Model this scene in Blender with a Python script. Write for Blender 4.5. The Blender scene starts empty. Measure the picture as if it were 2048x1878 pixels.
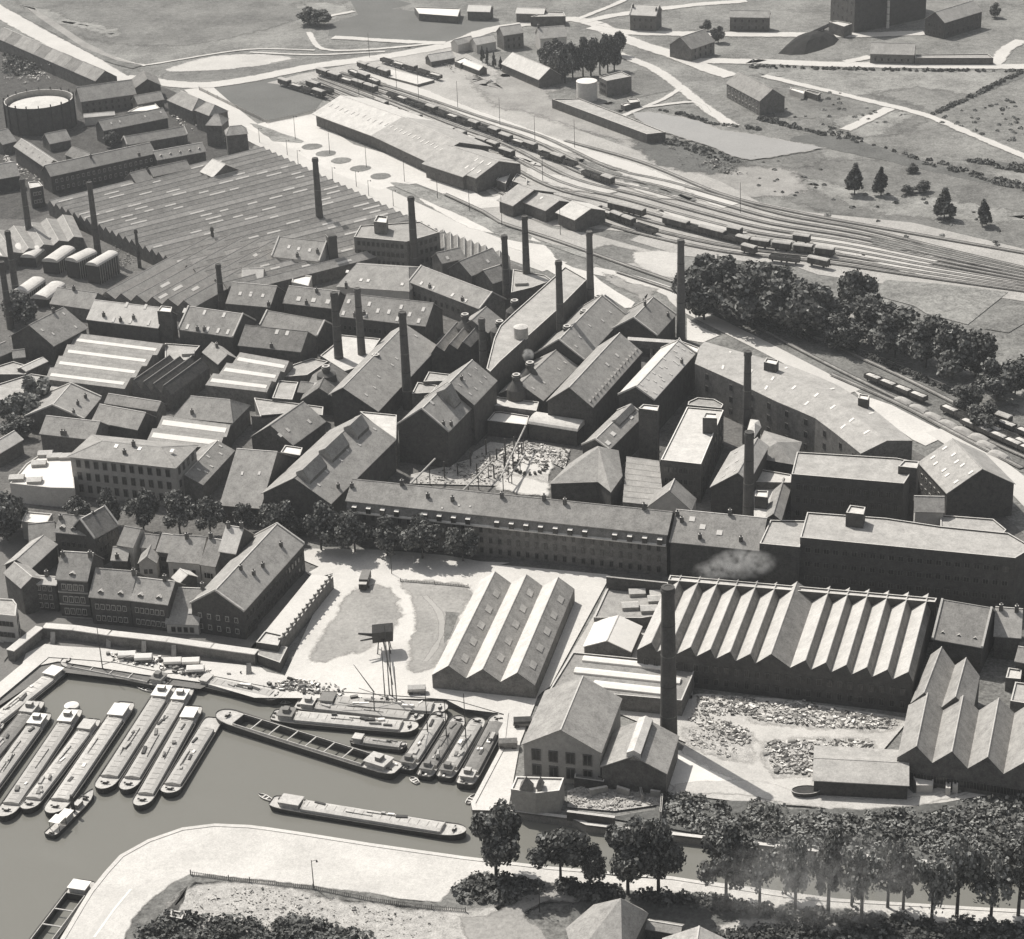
import bpy, math, random
from math import radians, sin, cos, pi, hypot
from mathutils import Vector, Matrix, Euler
from mathutils.geometry import tessellate_polygon
random.seed(7)
S = bpy.context.scene
COL = S.collection
# ------------------------------------------------------------------ camera
F = 4400.0; H = 300.0; ROLL = radians(-2.3); PITCH = radians(26)
CR = Matrix.Rotation(pi/2-PITCH, 3, 'X') @ Matrix.Rotation(ROLL, 3, 'Z')
cd = bpy.data.cameras.new('camera'); cam = bpy.data.objects.new('camera', cd); COL.objects.link(cam)
cam.location = (0, 0, H); cam.rotation_euler = CR.to_euler()
cd.sensor_fit = 'HORIZONTAL'; cd.sensor_width = 36; cd.lens = 36*F/2048; cd.clip_start = 5; cd.clip_end = 20000
S.camera = cam
CP = Vector((0, 0, H))
def ray(x, y): return CR @ Vector(((x-1024)/F, -(y-939)/F, -1))
def U(p, z=0.0):
    d = ray(*p); t = (z-H)/d.z
    return CP + d*t
TL = {'x': (0, 0, 1)}
for r, (y0, ss) in enumerate([(0, (3.85, 3.85, 3.85, 3.677)), (460, (3.85, 3.85, 3.85, 3.677)), (920, (3.85, 3.85, 3.85, 3.677)), (1380, (3.7115, 3.7115, 3.7115, 3.677))]):
    for c, x0 in enumerate((0, 500, 1000, 1500)):
        TL['abcdefghijklmnop'[r*4+c]] = (x0, y0, ss[c])
def Q(s):                        # survey notes of the photographed site -> picture coordinates
    out = []; t = 'x'
    for w in s.split():
        if w[0].isalpha(): t = w[0]; w = w[1:]
        a, b = w.split(','); x0, y0, k = TL[t]
        out.append((x0+float(a)/k, y0+float(b)/k))
    return out
def QW(s, z=0.0): return [U(p, z) for p in Q(s)]

# ------------------------------------------------------------------ materials
M = {}
def mat(name, c, var=.25, scale=.25, rough=.85, bump=.0, tint=(1.0, .967, .915), fine=2.5, spec=.3, stretch=None, metal=0, mid=.9):
    m = bpy.data.materials.new(name); m.use_nodes = True; nt = m.node_tree; N = nt.nodes; L = nt.links
    b = N['Principled BSDF']; b.inputs['Roughness'].default_value = rough
    b.inputs['Specular IOR Level'].default_value = spec; b.inputs['Metallic'].default_value = metal
    g = N.new('ShaderNodeNewGeometry')
    src = g.outputs['Position']
    if stretch:
        mp = N.new('ShaderNodeMapping'); L.new(src, mp.inputs['Vector']); mp.inputs['Scale'].default_value = stretch; src = mp.outputs['Vector']
    n1 = N.new('ShaderNodeTexNoise'); n1.inputs['Scale'].default_value = scale; n1.inputs['Detail'].default_value = 6; n1.inputs['Roughness'].default_value = .65
    n2 = N.new('ShaderNodeTexNoise'); n2.inputs['Scale'].default_value = fine; n2.inputs['Detail'].default_value = 3; n2.inputs['Roughness'].default_value = .7
    L.new(src, n1.inputs['Vector']); L.new(src, n2.inputs['Vector'])
    mx = N.new('ShaderNodeMath'); mx.operation = 'ADD'; L.new(n1.outputs['Fac'], mx.inputs[0]); L.new(n2.outputs['Fac'], mx.inputs[1])
    n3 = N.new('ShaderNodeTexNoise'); n3.inputs['Scale'].default_value = mid; n3.inputs['Detail'].default_value = 5; n3.inputs['Roughness'].default_value = .75; n3.inputs['Distortion'].default_value = .4; L.new(src, n3.inputs['Vector'])
    ma = N.new('ShaderNodeMath'); ma.operation = 'MULTIPLY_ADD'; ma.inputs[1].default_value = .9; L.new(n3.outputs['Fac'], ma.inputs[0]); L.new(mx.outputs[0], ma.inputs[2])
    mr = N.new('ShaderNodeMapRange'); L.new(ma.outputs[0], mr.inputs['Value'])
    mr.inputs['From Min'].default_value = 1.15; mr.inputs['From Max'].default_value = 1.75
    mr.inputs['To Min'].default_value = c*(1-var); mr.inputs['To Max'].default_value = c*(1+var)
    mr.clamp = True
    rgb = N.new('ShaderNodeVectorMath'); rgb.operation = 'SCALE'; rgb.inputs[0].default_value = tint; L.new(mr.outputs[0], rgb.inputs['Scale'])
    L.new(rgb.outputs[0], b.inputs['Base Color'])
    if bump:
        bp = N.new('ShaderNodeBump'); bp.inputs['Strength'].default_value = bump; bp.inputs['Distance'].default_value = .4
        L.new(n2.outputs['Fac'], bp.inputs['Height']); L.new(bp.outputs[0], b.inputs['Normal'])
    M[name] = m
    return m
mat('slate', .2, .38, .35); mat('tile', .27, .34, .3); mat('tilelight', .315, .32, .3); mat('felt', .39, .28, .25)
mat('zinc', .5, .24, .2, .6); mat('pale', .57, .2, .3); mat('white', .74, .08, .5)
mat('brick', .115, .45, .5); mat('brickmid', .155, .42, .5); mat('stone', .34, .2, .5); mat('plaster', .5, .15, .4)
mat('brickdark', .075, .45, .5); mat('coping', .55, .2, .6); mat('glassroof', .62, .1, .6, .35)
mat('darkglass', .05, .3, .6, .2, spec=.5); mat('glass', .028, .3, .6, .15, spec=.5); mat('soot', .05, .4, .7)
mat('iron', .055, .4, .7, .6); mat('wood', .2, .35, .8); mat('woodpale', .42, .25, .8)
mat('gunwale', .1, .3, .8); mat('tarp', .42, .2, .5, stretch=(1, 1, 1)); mat('deck', .5, .22, 1.0); mat('hull', .045, .4, .8, .55)
mat('hatch', .42, .16, .35); mat('hatchdark', .22, .2, .35); mat('canvas', .85, .06, .7, .8)
mat('chimney', .085, .3, .35); mat('chimneymid', .13, .25, .3); mat('pipe', .4, .2, .5, .6)
mat('skin', .3, .1, 1); mat('cloth', .06, .3, 1)
# ground
mat('meadow', .2, .6, .03, .95, .5, (1, .985, .93), 1.1, mid=.3); mat('field', .17, .55, .04, .95, .5, (1, .985, .93), 1.2, mid=.35)
mat('cropfield', .14, .18, .05, .95, .4, (1, 1, .95), 1.2); mat('grassdark', .12, .4, .08, .95, .6, (1, 1, .95), 1.0)
mat('grasspale', .25, .55, .05, .95, .5, (1, .985, .93), 1.2, mid=.35); mat('dirt', .5, .22, .06, .95, .3); mat('sand', .6, .16, .05, .95, .2)
mat('gravel', .33, .25, .06, .95, .5, fine=1.2); mat('yard', .13, .5, .12, .95, .5, fine=1.0); mat('gardens', .07, .6, .25, .95, .5, fine=1.0)
mat('road', .54, .12, .05, .9); mat('roadgrey', .38, .15, .06, .9); mat('street', .17, .25, .1, .9); mat('ballast', .38, .3, .05, .95, .4, fine=1.4)
mat('sleepers', .27, .5, .12, .9); mat('rail', .1, .1, .5, .5); mat('quay', .57, .2, .07, .9); mat('quaywall', .22, .3, .4)
mat('coal', .03, .4, .4, .95, .8); mat('rubble', .46, .35, .6, .95, .8); mat('mud', .3, .35, .08, .95, .5)
mat('leaf', .09, .5, .35, .9, tint=(1, 1, .95), fine=1.5); mat('leaflight', .17, .45, .35, .9, tint=(1, 1, .95), fine=1.5); mat('leafpale', .28, .4, .35, .9, tint=(1, 1, .95), fine=1.5); mat('bark', .07, .4, 1)
def water_mat():
    m = bpy.data.materials.new('water'); m.use_nodes = True; nt = m.node_tree; N = nt.nodes; L = nt.links; b = N['Principled BSDF']
    b.inputs['Base Color'].default_value = (.185, .181, .162, 1); b.inputs['Roughness'].default_value = .09; b.inputs['IOR'].default_value = 1.33
    g = N.new('ShaderNodeNewGeometry'); n = N.new('ShaderNodeTexNoise'); n.inputs['Scale'].default_value = .8; n.inputs['Detail'].default_value = 4
    L.new(g.outputs['Position'], n.inputs['Vector']); bp = N.new('ShaderNodeBump'); bp.inputs['Strength'].default_value = .12; bp.inputs['Distance'].default_value = .3
    L.new(n.outputs['Fac'], bp.inputs['Height']); L.new(bp.outputs[0], b.inputs['Normal']); M['water'] = m
    n2 = N.new('ShaderNodeTexNoise'); n2.inputs['Scale'].default_value = .035; n2.inputs['Detail'].default_value = 5; n2.inputs['Distortion'].default_value = 1.0; L.new(g.outputs['Position'], n2.inputs['Vector'])
    mr = N.new('ShaderNodeMapRange'); mr.inputs['From Min'].default_value = .35; mr.inputs['From Max'].default_value = .65; mr.inputs['To Min'].default_value = .03; mr.inputs['To Max'].default_value = .24; L.new(n2.outputs['Fac'], mr.inputs['Value']); L.new(mr.outputs[0], b.inputs['Roughness'])
water_mat()

# ------------------------------------------------------------------ objects
def link(name, data, parent=None, loc=None):
    o = bpy.data.objects.new(name, data); COL.objects.link(o)
    if loc is not None: o.location = loc
    if parent is not None: o.parent = parent
    return o
def tag(o, label=None, cat=None, group=None, kind=None):
    if label: o['label'] = label
    if cat: o['category'] = cat
    if group: o['group'] = group
    if kind: o['kind'] = kind
    return o
def empty(name, loc, label, cat, group=None):
    o = link(name, None, None, loc); o.empty_display_size = 1
    return tag(o, label, cat, group)
class MB:
    def __init__(s): s.v = []; s.f = []; s.m = []; s.mats = []
    def mi(s, m):
        if m not in s.mats: s.mats.append(m)
        return s.mats.index(m)
    def poly(s, pts, m):
        i = len(s.v); s.v += [tuple(p) for p in pts]; s.f.append(tuple(range(i, i+len(pts)))); s.m.append(s.mi(m))
    def box(s, o, ax, ay, az, m, mtop=None):
        o = Vector(o); ax = Vector(ax); ay = Vector(ay); az = Vector(az)
        c = [o+ax*i+ay*j+az*k for k in (0, 1) for j in (0, 1) for i in (0, 1)]
        for q, mm in (((0, 2, 3, 1), m), ((4, 5, 7, 6), mtop or m), ((0, 1, 5, 4), m), ((2, 6, 7, 3), m), ((0, 4, 6, 2), m), ((1, 3, 7, 5), m)):
            s.poly([c[k] for k in q], mm)
    def cbox(s, c, u, hx, hy, z0, z1, m, mtop=None):
        u = Vector((u[0], u[1], 0)).normalized(); n = Vector((-u.y, u.x, 0)); c = Vector((c[0], c[1], 0))
        s.box(c-u*hx-n*hy+Vector((0, 0, z0)), u*2*hx, n*2*hy, (0, 0, z1-z0), m, mtop)
    def prism(s, poly, z0, z1, m, mtop=None, top=True):
        n = len(poly)
        for i in range(n):
            a = poly[i]; b = poly[(i+1) % n]
            s.poly([(a[0], a[1], z0), (b[0], b[1], z0), (b[0], b[1], z1), (a[0], a[1], z1)], m)
        if top: s.cap(poly, z1, mtop or m)
    def cap(s, poly, z, m):
        P = [Vector((p[0], p[1], 0)) for p in poly]
        for t in tessellate_polygon([P]):
            q = [P[k] for k in t]
            if (q[1]-q[0]).cross(q[2]-q[0]).z < 0: q.reverse()
            s.poly([(k.x, k.y, z) for k in q], m)
    def frus(s, a, b, ra, rb, n, m, caps=True, mtop=None):
        a = Vector(a); b = Vector(b); w = (b-a).normalized()
        e = w.cross(Vector((0, 0, 1))) if abs(w.z) < .95 else Vector((1, 0, 0)); e.normalize(); g = w.cross(e)
        A = [a+(e*cos(2*pi*k/n)+g*sin(2*pi*k/n))*ra for k in range(n)]; B = [b+(e*cos(2*pi*k/n)+g*sin(2*pi*k/n))*rb for k in range(n)]
        for k in range(n): s.poly([A[k], A[(k+1) % n], B[(k+1) % n], B[k]], m)
        if caps: s.poly(B, mtop or m); s.poly(list(reversed(A)), m)
    def extr(s, prof, P, d, u, L, m, cap=True, mats=None):
        """profile of (offset along d, z) extruded from P along u by L"""
        P = Vector(P); A = [P+d*a+Vector((0, 0, z)) for a, z in prof]; B = [p+u*L for p in A]; n = len(prof)
        for k in range(n):
            s.poly([A[k], B[k], B[(k+1) % n], A[(k+1) % n]], mats[k] if mats else m)
        if cap: s.poly(A, m); s.poly(list(reversed(B)), m)
    def build(s, name, parent=None, loc=None, smooth=False):
        me = bpy.data.meshes.new(name)
        L = Vector(loc) if loc is not None else Vector((0, 0, 0))
        q_ = parent
        while q_ is not None: L = L+q_.location; q_ = q_.parent
        me.from_pydata([(x-L.x, y-L.y, z-L.z) for x, y, z in s.v], [], s.f)
        for m in s.mats: me.materials.append(M[m])
        me.polygons.foreach_set('material_index', s.m)
        if smooth: me.polygons.foreach_set('use_smooth', [True]*len(s.f))
        me.update()
        return link(name, me, parent, L if parent is None else None)
def V2(p): return Vector((p[0], p[1], 0))
def plane_hit(p, p0, n):
    d = ray(*p); t = n.dot(p0-CP)/n.dot(d); return CP+d*t
_rs = random.Random(3)
WIN = {}
def window_mesh(kind):
    if kind in WIN: return WIN[kind]
    b = MB(); fr = {'w': 'plaster', 'd': 'brick', 'b': 'stone'}[kind]
    b.box((-.5, -.16, 0), (1, 0, 0), (0, .14, 0), (0, 0, 1), fr)
    b.box((-.38, -.19, .1), (.34, 0, 0), (0, .05, 0), (0, 0, .8), 'glass'); b.box((.04, -.19, .1), (.34, 0, 0), (0, .05, 0), (0, 0, .8), 'glass')
    me = bpy.data.meshes.new('window'); me.from_pydata(b.v, [], b.f)
    for m in b.mats: me.materials.append(M[m])
    me.polygons.foreach_set('material_index', b.m); WIN[kind] = me
    return me
def windows(parent, A, B, rows, cols, w, h, z0, dz, kind='w', mg=1.0, name='window', skip=0):
    """windows in the wall from A to B (outside on the right-hand side looking from A to B)"""
    A = V2(A); B = V2(B); u = (B-A).normalized(); L = (B-A).length; ang = math.atan2(u.y, u.x)
    me = window_mesh(kind)
    for r in range(rows):
        for c in range(cols):
            if skip and _rs.random() < skip: continue
            q = A+u*(mg+(L-2*mg)*(c+.5)/cols)
            o = link(name, me, parent); o.location = (q.x-parent.location.x, q.y-parent.location.y, z0+r*dz)
            o.rotation_euler = (0, 0, ang); o.scale = (w, 1, h)
def stack(b, c, z0, z1, u=(1, 0), s=.55, m='brick', pots=True):
    b.cbox(c, u, s, s*.7, z0, z1, m, 'coping')
    if pots: b.cbox(c, u, s*.45, s*.3, z1, z1+.5, 'brickmid')
def gab(name, label, cat, A, B=None, R=None, he=6, p=.7, roof='tile', wall='brick', side=None, hip=0, ends=(0, 0), win=None, winA=None, winB=None, sk=None, skg=None,
        st=None, stm='brick', barrel=False, group=None, into=None, over=.35, cop=False, base=0, dorm=None, lant=None, ridge=None, hw=None, skm='glassroof', skw=(1.1, 1.5), split=None, fw=1):
    pts = Q(A) if B is None else None
    if pts: a, b_, r = pts[:3]
    he += _rs.uniform(-.04, .04)
    A3 = U(a, he); B3 = U(b_, he); u = (B3-A3); u.z = 0; L = u.length; u.normalize(); n = Vector((-u.y, u.x, 0))
    if side == 'R':
        if n.x < 0: n = -n
    elif side == 'L':
        if n.x > 0: n = -n
    elif n.y < 0: n = -n
    d = ray(*r); t = (he+p*n.dot(CP-A3)-H)/(d.z-p*n.dot(d)); w = n.dot(CP+d*t-A3)
    if hw: w = hw
    if w < 1.2 or w > 22: print('GAB width', label, round(w, 1), 'L', round(L, 1)); w = max(2.0, min(abs(w), 20))
    rise = p*w; e = he
    root = into or empty(name, ((A3+B3)/2+n*w).xy.to_3d(), label, cat, group)
    ends = list(ends); A2 = V2(A3); B2 = V2(B3)
    if barrel: prof = [(w-w*cos(pi*k/8), rise*sin(pi*k/8)) for k in range(9)]
    else: prof = [(0, 0), (w, rise), (w*(1+fw), rise*(1-fw))]
    # walls
    W = MB()
    DD = w*(1+fw); zf = rise*(1-fw) if not barrel else 0; f = A2; g = B2; c2 = B2+n*DD; d2 = A2+n*DD
    def wq(p0, p1, z1=None): W.poly([(p0.x, p0.y, base), (p1.x, p1.y, base), (p1.x, p1.y, z1 or e), (p0.x, p0.y, z1 or e)], wall)
    wq(f, g); wq(c2, d2, e+zf)
    for P in (f, g):
        pts3 = [P+n*x+Vector((0, 0, e+z)) for x, z in prof]
        if hip: pts3 = [P+Vector((0, 0, e)), P+n*2*w+Vector((0, 0, e))]
        W.poly([P+Vector((0, 0, base)), P+n*DD+Vector((0, 0, base))]+list(reversed(pts3)), wall)
    W.build('wall', root)
    # roof
    Rf = MB(); o = over; k = p
    if hip:
        hi = min(hip*w, L/2-.1); z = e+.05; up = Vector((0, 0, 1))
        q = [A2-u*o-n*o+up*z, B2+u*o-n*o+up*z, B2+u*o+n*(2*w+o)+up*z, A2-u*o+n*(2*w+o)+up*z]
        r0 = A2+u*hi+n*w+up*(e+rise+.2); r1 = B2-u*hi+n*w+up*(e+rise+.2)
        Rf.poly([q[0], q[1], r1, r0], roof); Rf.poly([q[1], q[2], r1], roof); Rf.poly([q[2], q[3], r0, r1], roof); Rf.poly([q[3], q[0], r0], roof); Rf.poly(list(reversed(q)), roof)
        for s0, s1 in ((q[0], q[1]), (q[1], q[2]), (q[2], q[3]), (q[3], q[0])):
            pass
        Rf.frus(r0, r1, .18, .18, 4, 'coping')
        for x, y in ((q[0], r0), (q[1], r1), (q[2], r1), (q[3], r0)): Rf.frus(x, y, .12, .12, 4, roof)
    else:
        if barrel: top = [(x*1.0, z+.2) for x, z in prof]; pr = [(-.1, -.0)]+top+[(2*w+.1, 0)]
        else: pr = [(-o, -k*o-.02), (-o, -k*o+.2), (w, rise+.22), (DD+o, zf-k*o+.2), (DD+o, zf-k*o-.02), (w, rise-.0)]
        if split:
            ms = split; seg = len(ms)
            for i, mm in enumerate(ms):
                Rf.extr(pr, A2-u*o*(i == 0)+u*(L*i/seg)+Vector((0, 0, e)), n, u, L/seg+o*((i == 0)+(i == seg-1)), mm)
        else: Rf.extr(pr, A2-u*o+Vector((0, 0, e)), n, u, L+2*o, roof)
        if not barrel: Rf.box(A2-u*o+n*(w-.16)+Vector((0, 0, e+rise+.16)), u*(L+2*o), n*.32, (0, 0, .14), ridge or ('coping' if _rs.random() < .5 else roof))
        if cop:
            for P, sg in ((A2, -1), (B2, 1)):
                for x0, x1, z0, z1 in ((-.3, w, -.3*k, rise), (w, 2*w+.3, rise, -.3*k)):
                    q0 = P+n*x0+Vector((0, 0, e+z0+.2)); q1 = P+n*x1+Vector((0, 0, e+z1+.2)); up = Vector((0, 0, .45))
                    s_ = u*sg; a0 = q0-s_*.15; a1 = q1-s_*.15; b0 = q0+s_*.4; b1 = q1+s_*.4
                    for f4 in ([a0, a1, b1, b0], [a0+up, b0+up, b1+up, a1+up], [a0, a0+up, a1+up, a1], [b0, b1, b1+up, b0+up], [a0, b0, b0+up, a0+up], [a1, a1+up, b1+up, b1]): Rf.poly(f4, 'coping')
    ro = Rf.build('roof', root)
    # near slope plane
    sn = Vector((0, 0, 1))-n*k*1.0; sn = Vector((n.x*-k, n.y*-k, 1)).normalized(); sp = A3+Vector((0, 0, .24))
    sl = (n+Vector((0, 0, k))).normalized()
    def skylight(P, wd=skw[0], hh=skw[1], m=skm):
        b = MB(); b.box(P-u*wd/2-sl*hh/2, u*wd, sl*hh, sn*.14, 'pale', m); b.build('skylight', ro)
    if sk:
        for q in Q(sk): skylight(plane_hit(q, sp, sn))
    if not sk and not skg and not barrel and not hip and cat in ('factory building', 'factory shed', 'kiln house', 'warehouse', 'kiln building') and L > 10 and label:
        skg = (_rs.choice((1, 2)), max(2, int(L/7)), .7, 1.2, .35); skm = 'pale'
    if skg:
        nr, nc, ww, hh = skg[:4]; jit = skg[4] if len(skg) > 4 else .15
        for i in range(nr):
            for j in range(nc):
                tt = (i+.6)/(nr+.2)+_rs.uniform(-jit, jit)*.3; ss = (j+.5)/nc+_rs.uniform(-jit, jit)/nc
                skylight(A3+u*L*ss+n*w*tt+Vector((0, 0, p*w*tt+.24)), ww, hh)
    if st:
        for q in Q(st):
            c = plane_hit((q[0], q[1]+6), sp, sn)
            dd = max(.3, min(w, n.dot(c-A3))); aa = max(.4, min(L-.4, u.dot(c-A3))); c = A2+u*aa+n*dd
            zr = he+rise*(1-abs(dd-w)/w); b = MB(); stack(b, c, zr-.8, zr+(1.9 if abs(dd-w) < 1 else 1.6), u, .5, stm); b.build('chimney_stack', ro)
    if dorm:
        cnt, tpos = dorm[0], dorm[1]
        for i in range(cnt):
            c = A3+u*L*(i+.5)/cnt+n*w*tpos; z = e+rise*tpos; b = MB(); s_ = dorm[2] if len(dorm) > 2 else .6
            dl = 1.6/max(k, .3)
            b.extr([(-s_, -.3), (s_, -.3), (s_, 1.2), (0, 1.75), (-s_, 1.2)], c, u, n, dl, 'brick', mats=['brick', 'brick', 'coping', 'coping', 'brick'])
            b.build('dormer', ro)
    if lant:
        for (s0, s1, t0, t1, hh, mm) in lant:      # raised lantern roofs: along 0..1, across 0..2 (1=ridge)
            b = MB(); pa = A2+u*L*s0; ll = L*(s1-s0); x0 = w*t0; x1 = w*t1; z0 = e+rise*min(t0, 2-t0); z1 = e+rise*min(t1, 2-t1)
            zt = max(z0, z1)+hh
            b.extr([(x0, z0-.3), (x0, z0+hh), ((x0+x1)/2, max(z0+hh, z1+hh, z0+hh)+.25*(x1-x0)), (x1, z1+hh), (x1, z1-.3)], pa, n, u, ll, mm, mats=['brickmid', mm, mm, 'brickmid', 'brickmid'])
            b.build('roof_lantern', ro)
    def wcall(P0, P1, spec): windows(root, P0, P1, *spec)
    near = (A2, B2) if (B2-A2).cross(n).z > 0 else (B2, A2)
    if win: wcall(near[0], near[1], win)
    fars = A2+n*2*w; farb = B2+n*2*w
    ccw = (B2-A2).cross(n).z > 0
    if winA: (wcall(fars, A2, winA) if ccw else wcall(A2, fars, winA))
    if winB: (wcall(B2, farb, winB) if ccw else wcall(farb, B2, winB))
    return root, dict(A=A2, B=B2, u=u, n=n, w=w, L=L, he=e, rise=rise)
def ccw(P):
    s = sum(P[i].x*P[(i+1) % len(P)].y-P[(i+1) % len(P)].x*P[i].y for i in range(len(P)))
    return P if s > 0 else list(reversed(P))
def inset(P, d):
    out = []; n = len(P)
    for i in range(n):
        a = P[i-1]; b = P[i]; c = P[(i+1) % n]
        e1 = (b-a).normalized(); e2 = (c-b).normalized(); n1 = Vector((-e1.y, e1.x, 0)); n2 = Vector((-e2.y, e2.x, 0))
        m = (n1+n2); k = max(.3, 1+n1.dot(n2)); out.append(b+m/k*d)
    return out
def flat(name, label, cat, poly, h, roof='felt', wall='brick', cope='coping', par=.45, win=None, group=None, into=None, base=0, ground=False, strips=None, lan=None):
    h += _rs.uniform(-.05, .05)
    P = ccw([V2(v) for v in (QW(poly, h if not ground else 0) if isinstance(poly, str) else poly)])
    c = sum(P, Vector())/len(P); root = into or empty(name, c, label, cat, group)
    W = MB(); I = inset(P, .35); n = len(P)
    for i in range(n):
        a, b = P[i], P[(i+1) % n]; ia, ib = I[i], I[(i+1) % n]
        W.poly([(a.x, a.y, base), (b.x, b.y, base), (b.x, b.y, h), (a.x, a.y, h)], wall)
        W.poly([(a.x, a.y, h), (b.x, b.y, h), (ib.x, ib.y, h), (ia.x, ia.y, h)], cope)
        W.poly([(ia.x, ia.y, h), (ib.x, ib.y, h), (ib.x, ib.y, h-par), (ia.x, ia.y, h-par)], wall)
    W.build('wall', root)
    Rf = MB(); Rf.cap(I, h-par+.02, roof); Rf.cap(I, h-par-.25, roof); ro = Rf.build('roof', root)
    if win:
        for i, spec in win.items():
            windows(root, P[i % n], P[(i+1) % n], *spec)
    if strips:      # long white skylights: list of "near-left near-right" pixel pairs, width
        for s_, wd in strips:
            q = QW(s_, h); a, b = q[0], q[1]; u = (b-a).normalized(); nn = Vector((-u.y, u.x, 0)); B_ = MB()
            if nn.y < 0: nn = -nn
            B_.extr([(-wd/2, -par), (-wd/2, .1), (0, .45), (wd/2, .1), (wd/2, -par)], a, nn, u, (b-a).length, 'white'); B_.build('skylight', ro)
    if lan:
        for q in QW(lan, h+.5):
            B_ = MB(); B_.cbox(q, (1, .05), 2.2, 1.6, h-par, h+.6, 'stone', 'zinc'); B_.extr([(-1.7, .6), (0, 1.3), (1.7, .6)], Vector((q.x-2.3, q.y, h)), Vector((0, 1, 0)), Vector((1, 0, 0)), 4.6, 'zinc'); B_.build('roof_lantern', ro)
    return root, P
def pyr(name, label, cat, poly, apex, he, rise, roof='tile', wall='brick', group=None):
    P = ccw([V2(v) for v in QW(poly, he)]); c = sum(P, Vector())/len(P); root = empty(name, c, label, cat, group)
    W = MB(); W.prism(P, 0, he, wall, top=False); W.build('wall', root)
    O = inset(P, -.35); ap = U(Q(apex)[0], he+rise); Rf = MB()
    for i in range(len(O)):
        a = O[i]; b = O[(i+1) % len(O)]; Rf.poly([(a.x, a.y, he), (b.x, b.y, he), ap], roof)
    Rf.cap(O, he-.02, roof); Rf.build('roof', root)
    return root
def saw(name, label, cat, c4, n, he, rise, frac=.35, rl='zinc', rr='slate', wall='brick', widths=None, strips=0, stm='white', group=None, brk=0, ends='x', win=None, smax=90):
    """parallel roof bays; corners near-left, near-right, far-right, far-left of the eaves"""
    C = [V2(v) for v in QW(c4, he)]
    if len(C) == 3: C = [C[0], C[1], C[1]+C[2]-C[0], C[2]]
    wd = widths or [1]*n; tot = sum(wd); n = len(wd)
    root = empty(name, sum(C, Vector())/4, label, cat, group)
    W = MB(); Rf = MB(); t = 0; up = Vector((0, 0, 1)); Fp = []; Bp = []; cnt = 0; SK = []
    fr = frac if isinstance(frac, (list, tuple)) else [frac]*n
    for i in range(n):
        t0 = t/tot; t += wd[i]; t1 = t/tot; tm = t0+(t1-t0)*fr[i]; rs = rise*min(1.25, wd[i]/(min(wd)))
        f0, fm, f1 = (C[0].lerp(C[1], x) for x in (t0, tm, t1)); b0, bm, b1 = (C[3].lerp(C[2], x) for x in (t0, tm, t1))
        zf = up*he; zr = up*(he+rs); off = up*.05
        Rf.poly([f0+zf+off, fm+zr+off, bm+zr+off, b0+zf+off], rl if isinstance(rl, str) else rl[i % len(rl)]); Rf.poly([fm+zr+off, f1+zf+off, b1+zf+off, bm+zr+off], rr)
        Rf.frus(fm+zr+off, bm+zr+off, .14, .14, 4, 'coping')
        Fp += [f0+zf, fm+zr]; Bp += [b0+zf, bm+zr]
        W.poly([f0, f1, f1+zf, fm+zr, f0+zf], wall); W.poly([b0, b0+zf, bm+zr, b1+zf, b1], wall)
        if strips:
            # skylights on the wider slope
            L = (b0-f0).length; big = (f0, fm, b0, bm, he, he+rs) if fr[i] > .5 else (fm, f1, bm, b1, he+rs, he)
            p0, p1, q0, q1, z0, z1 = big
            if brk:
                m_ = int(L/brk); 
                for j in range(m_):
                    if _rs.random() < strips*.5:
                        s0 = (j+_rs.uniform(.0, .3))/m_; s1 = s0+_rs.uniform(.35, .75)/m_; SK.append((p0, p1, q0, q1, z0, z1, s0, s1, .3, .55))
            else: SK.append((p0, p1, q0, q1, z0, z1, .04, .96, .3, .3+strips))
    _rs.shuffle(SK)
    rest = MB(); ro = Rf.build('roof', root)
    for k, (p0, p1, q0, q1, z0, z1, s0, s1, r0, r1) in enumerate(SK):
        def pt(s, r):
            v = p0.lerp(q0, s).lerp(p1.lerp(q1, s), r); return Vector((v.x, v.y, z0+(z1-z0)*r+.16))
        b = MB() if k < smax else rest; T = [pt(s0, r0), pt(s1, r0), pt(s1, r1), pt(s0, r1)]; dn = Vector((0, 0, -.14))
        b.poly(T, stm)
        for a in range(4): b.poly([T[a], T[(a+1) % 4], T[(a+1) % 4]+dn, T[a]+dn], stm)
        if k < smax: b.build('skylight', ro)
    if rest.v: tag(rest.build('skylight', ro), kind='stuff')
    for a, b in ((C[0], C[3]), (C[1], C[2])): W.poly([a, b, b+up*he, a+up*he], wall)
    W.build('wall', root)
    if win: windows(root, C[0], C[1], *win)
    return root, C
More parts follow.
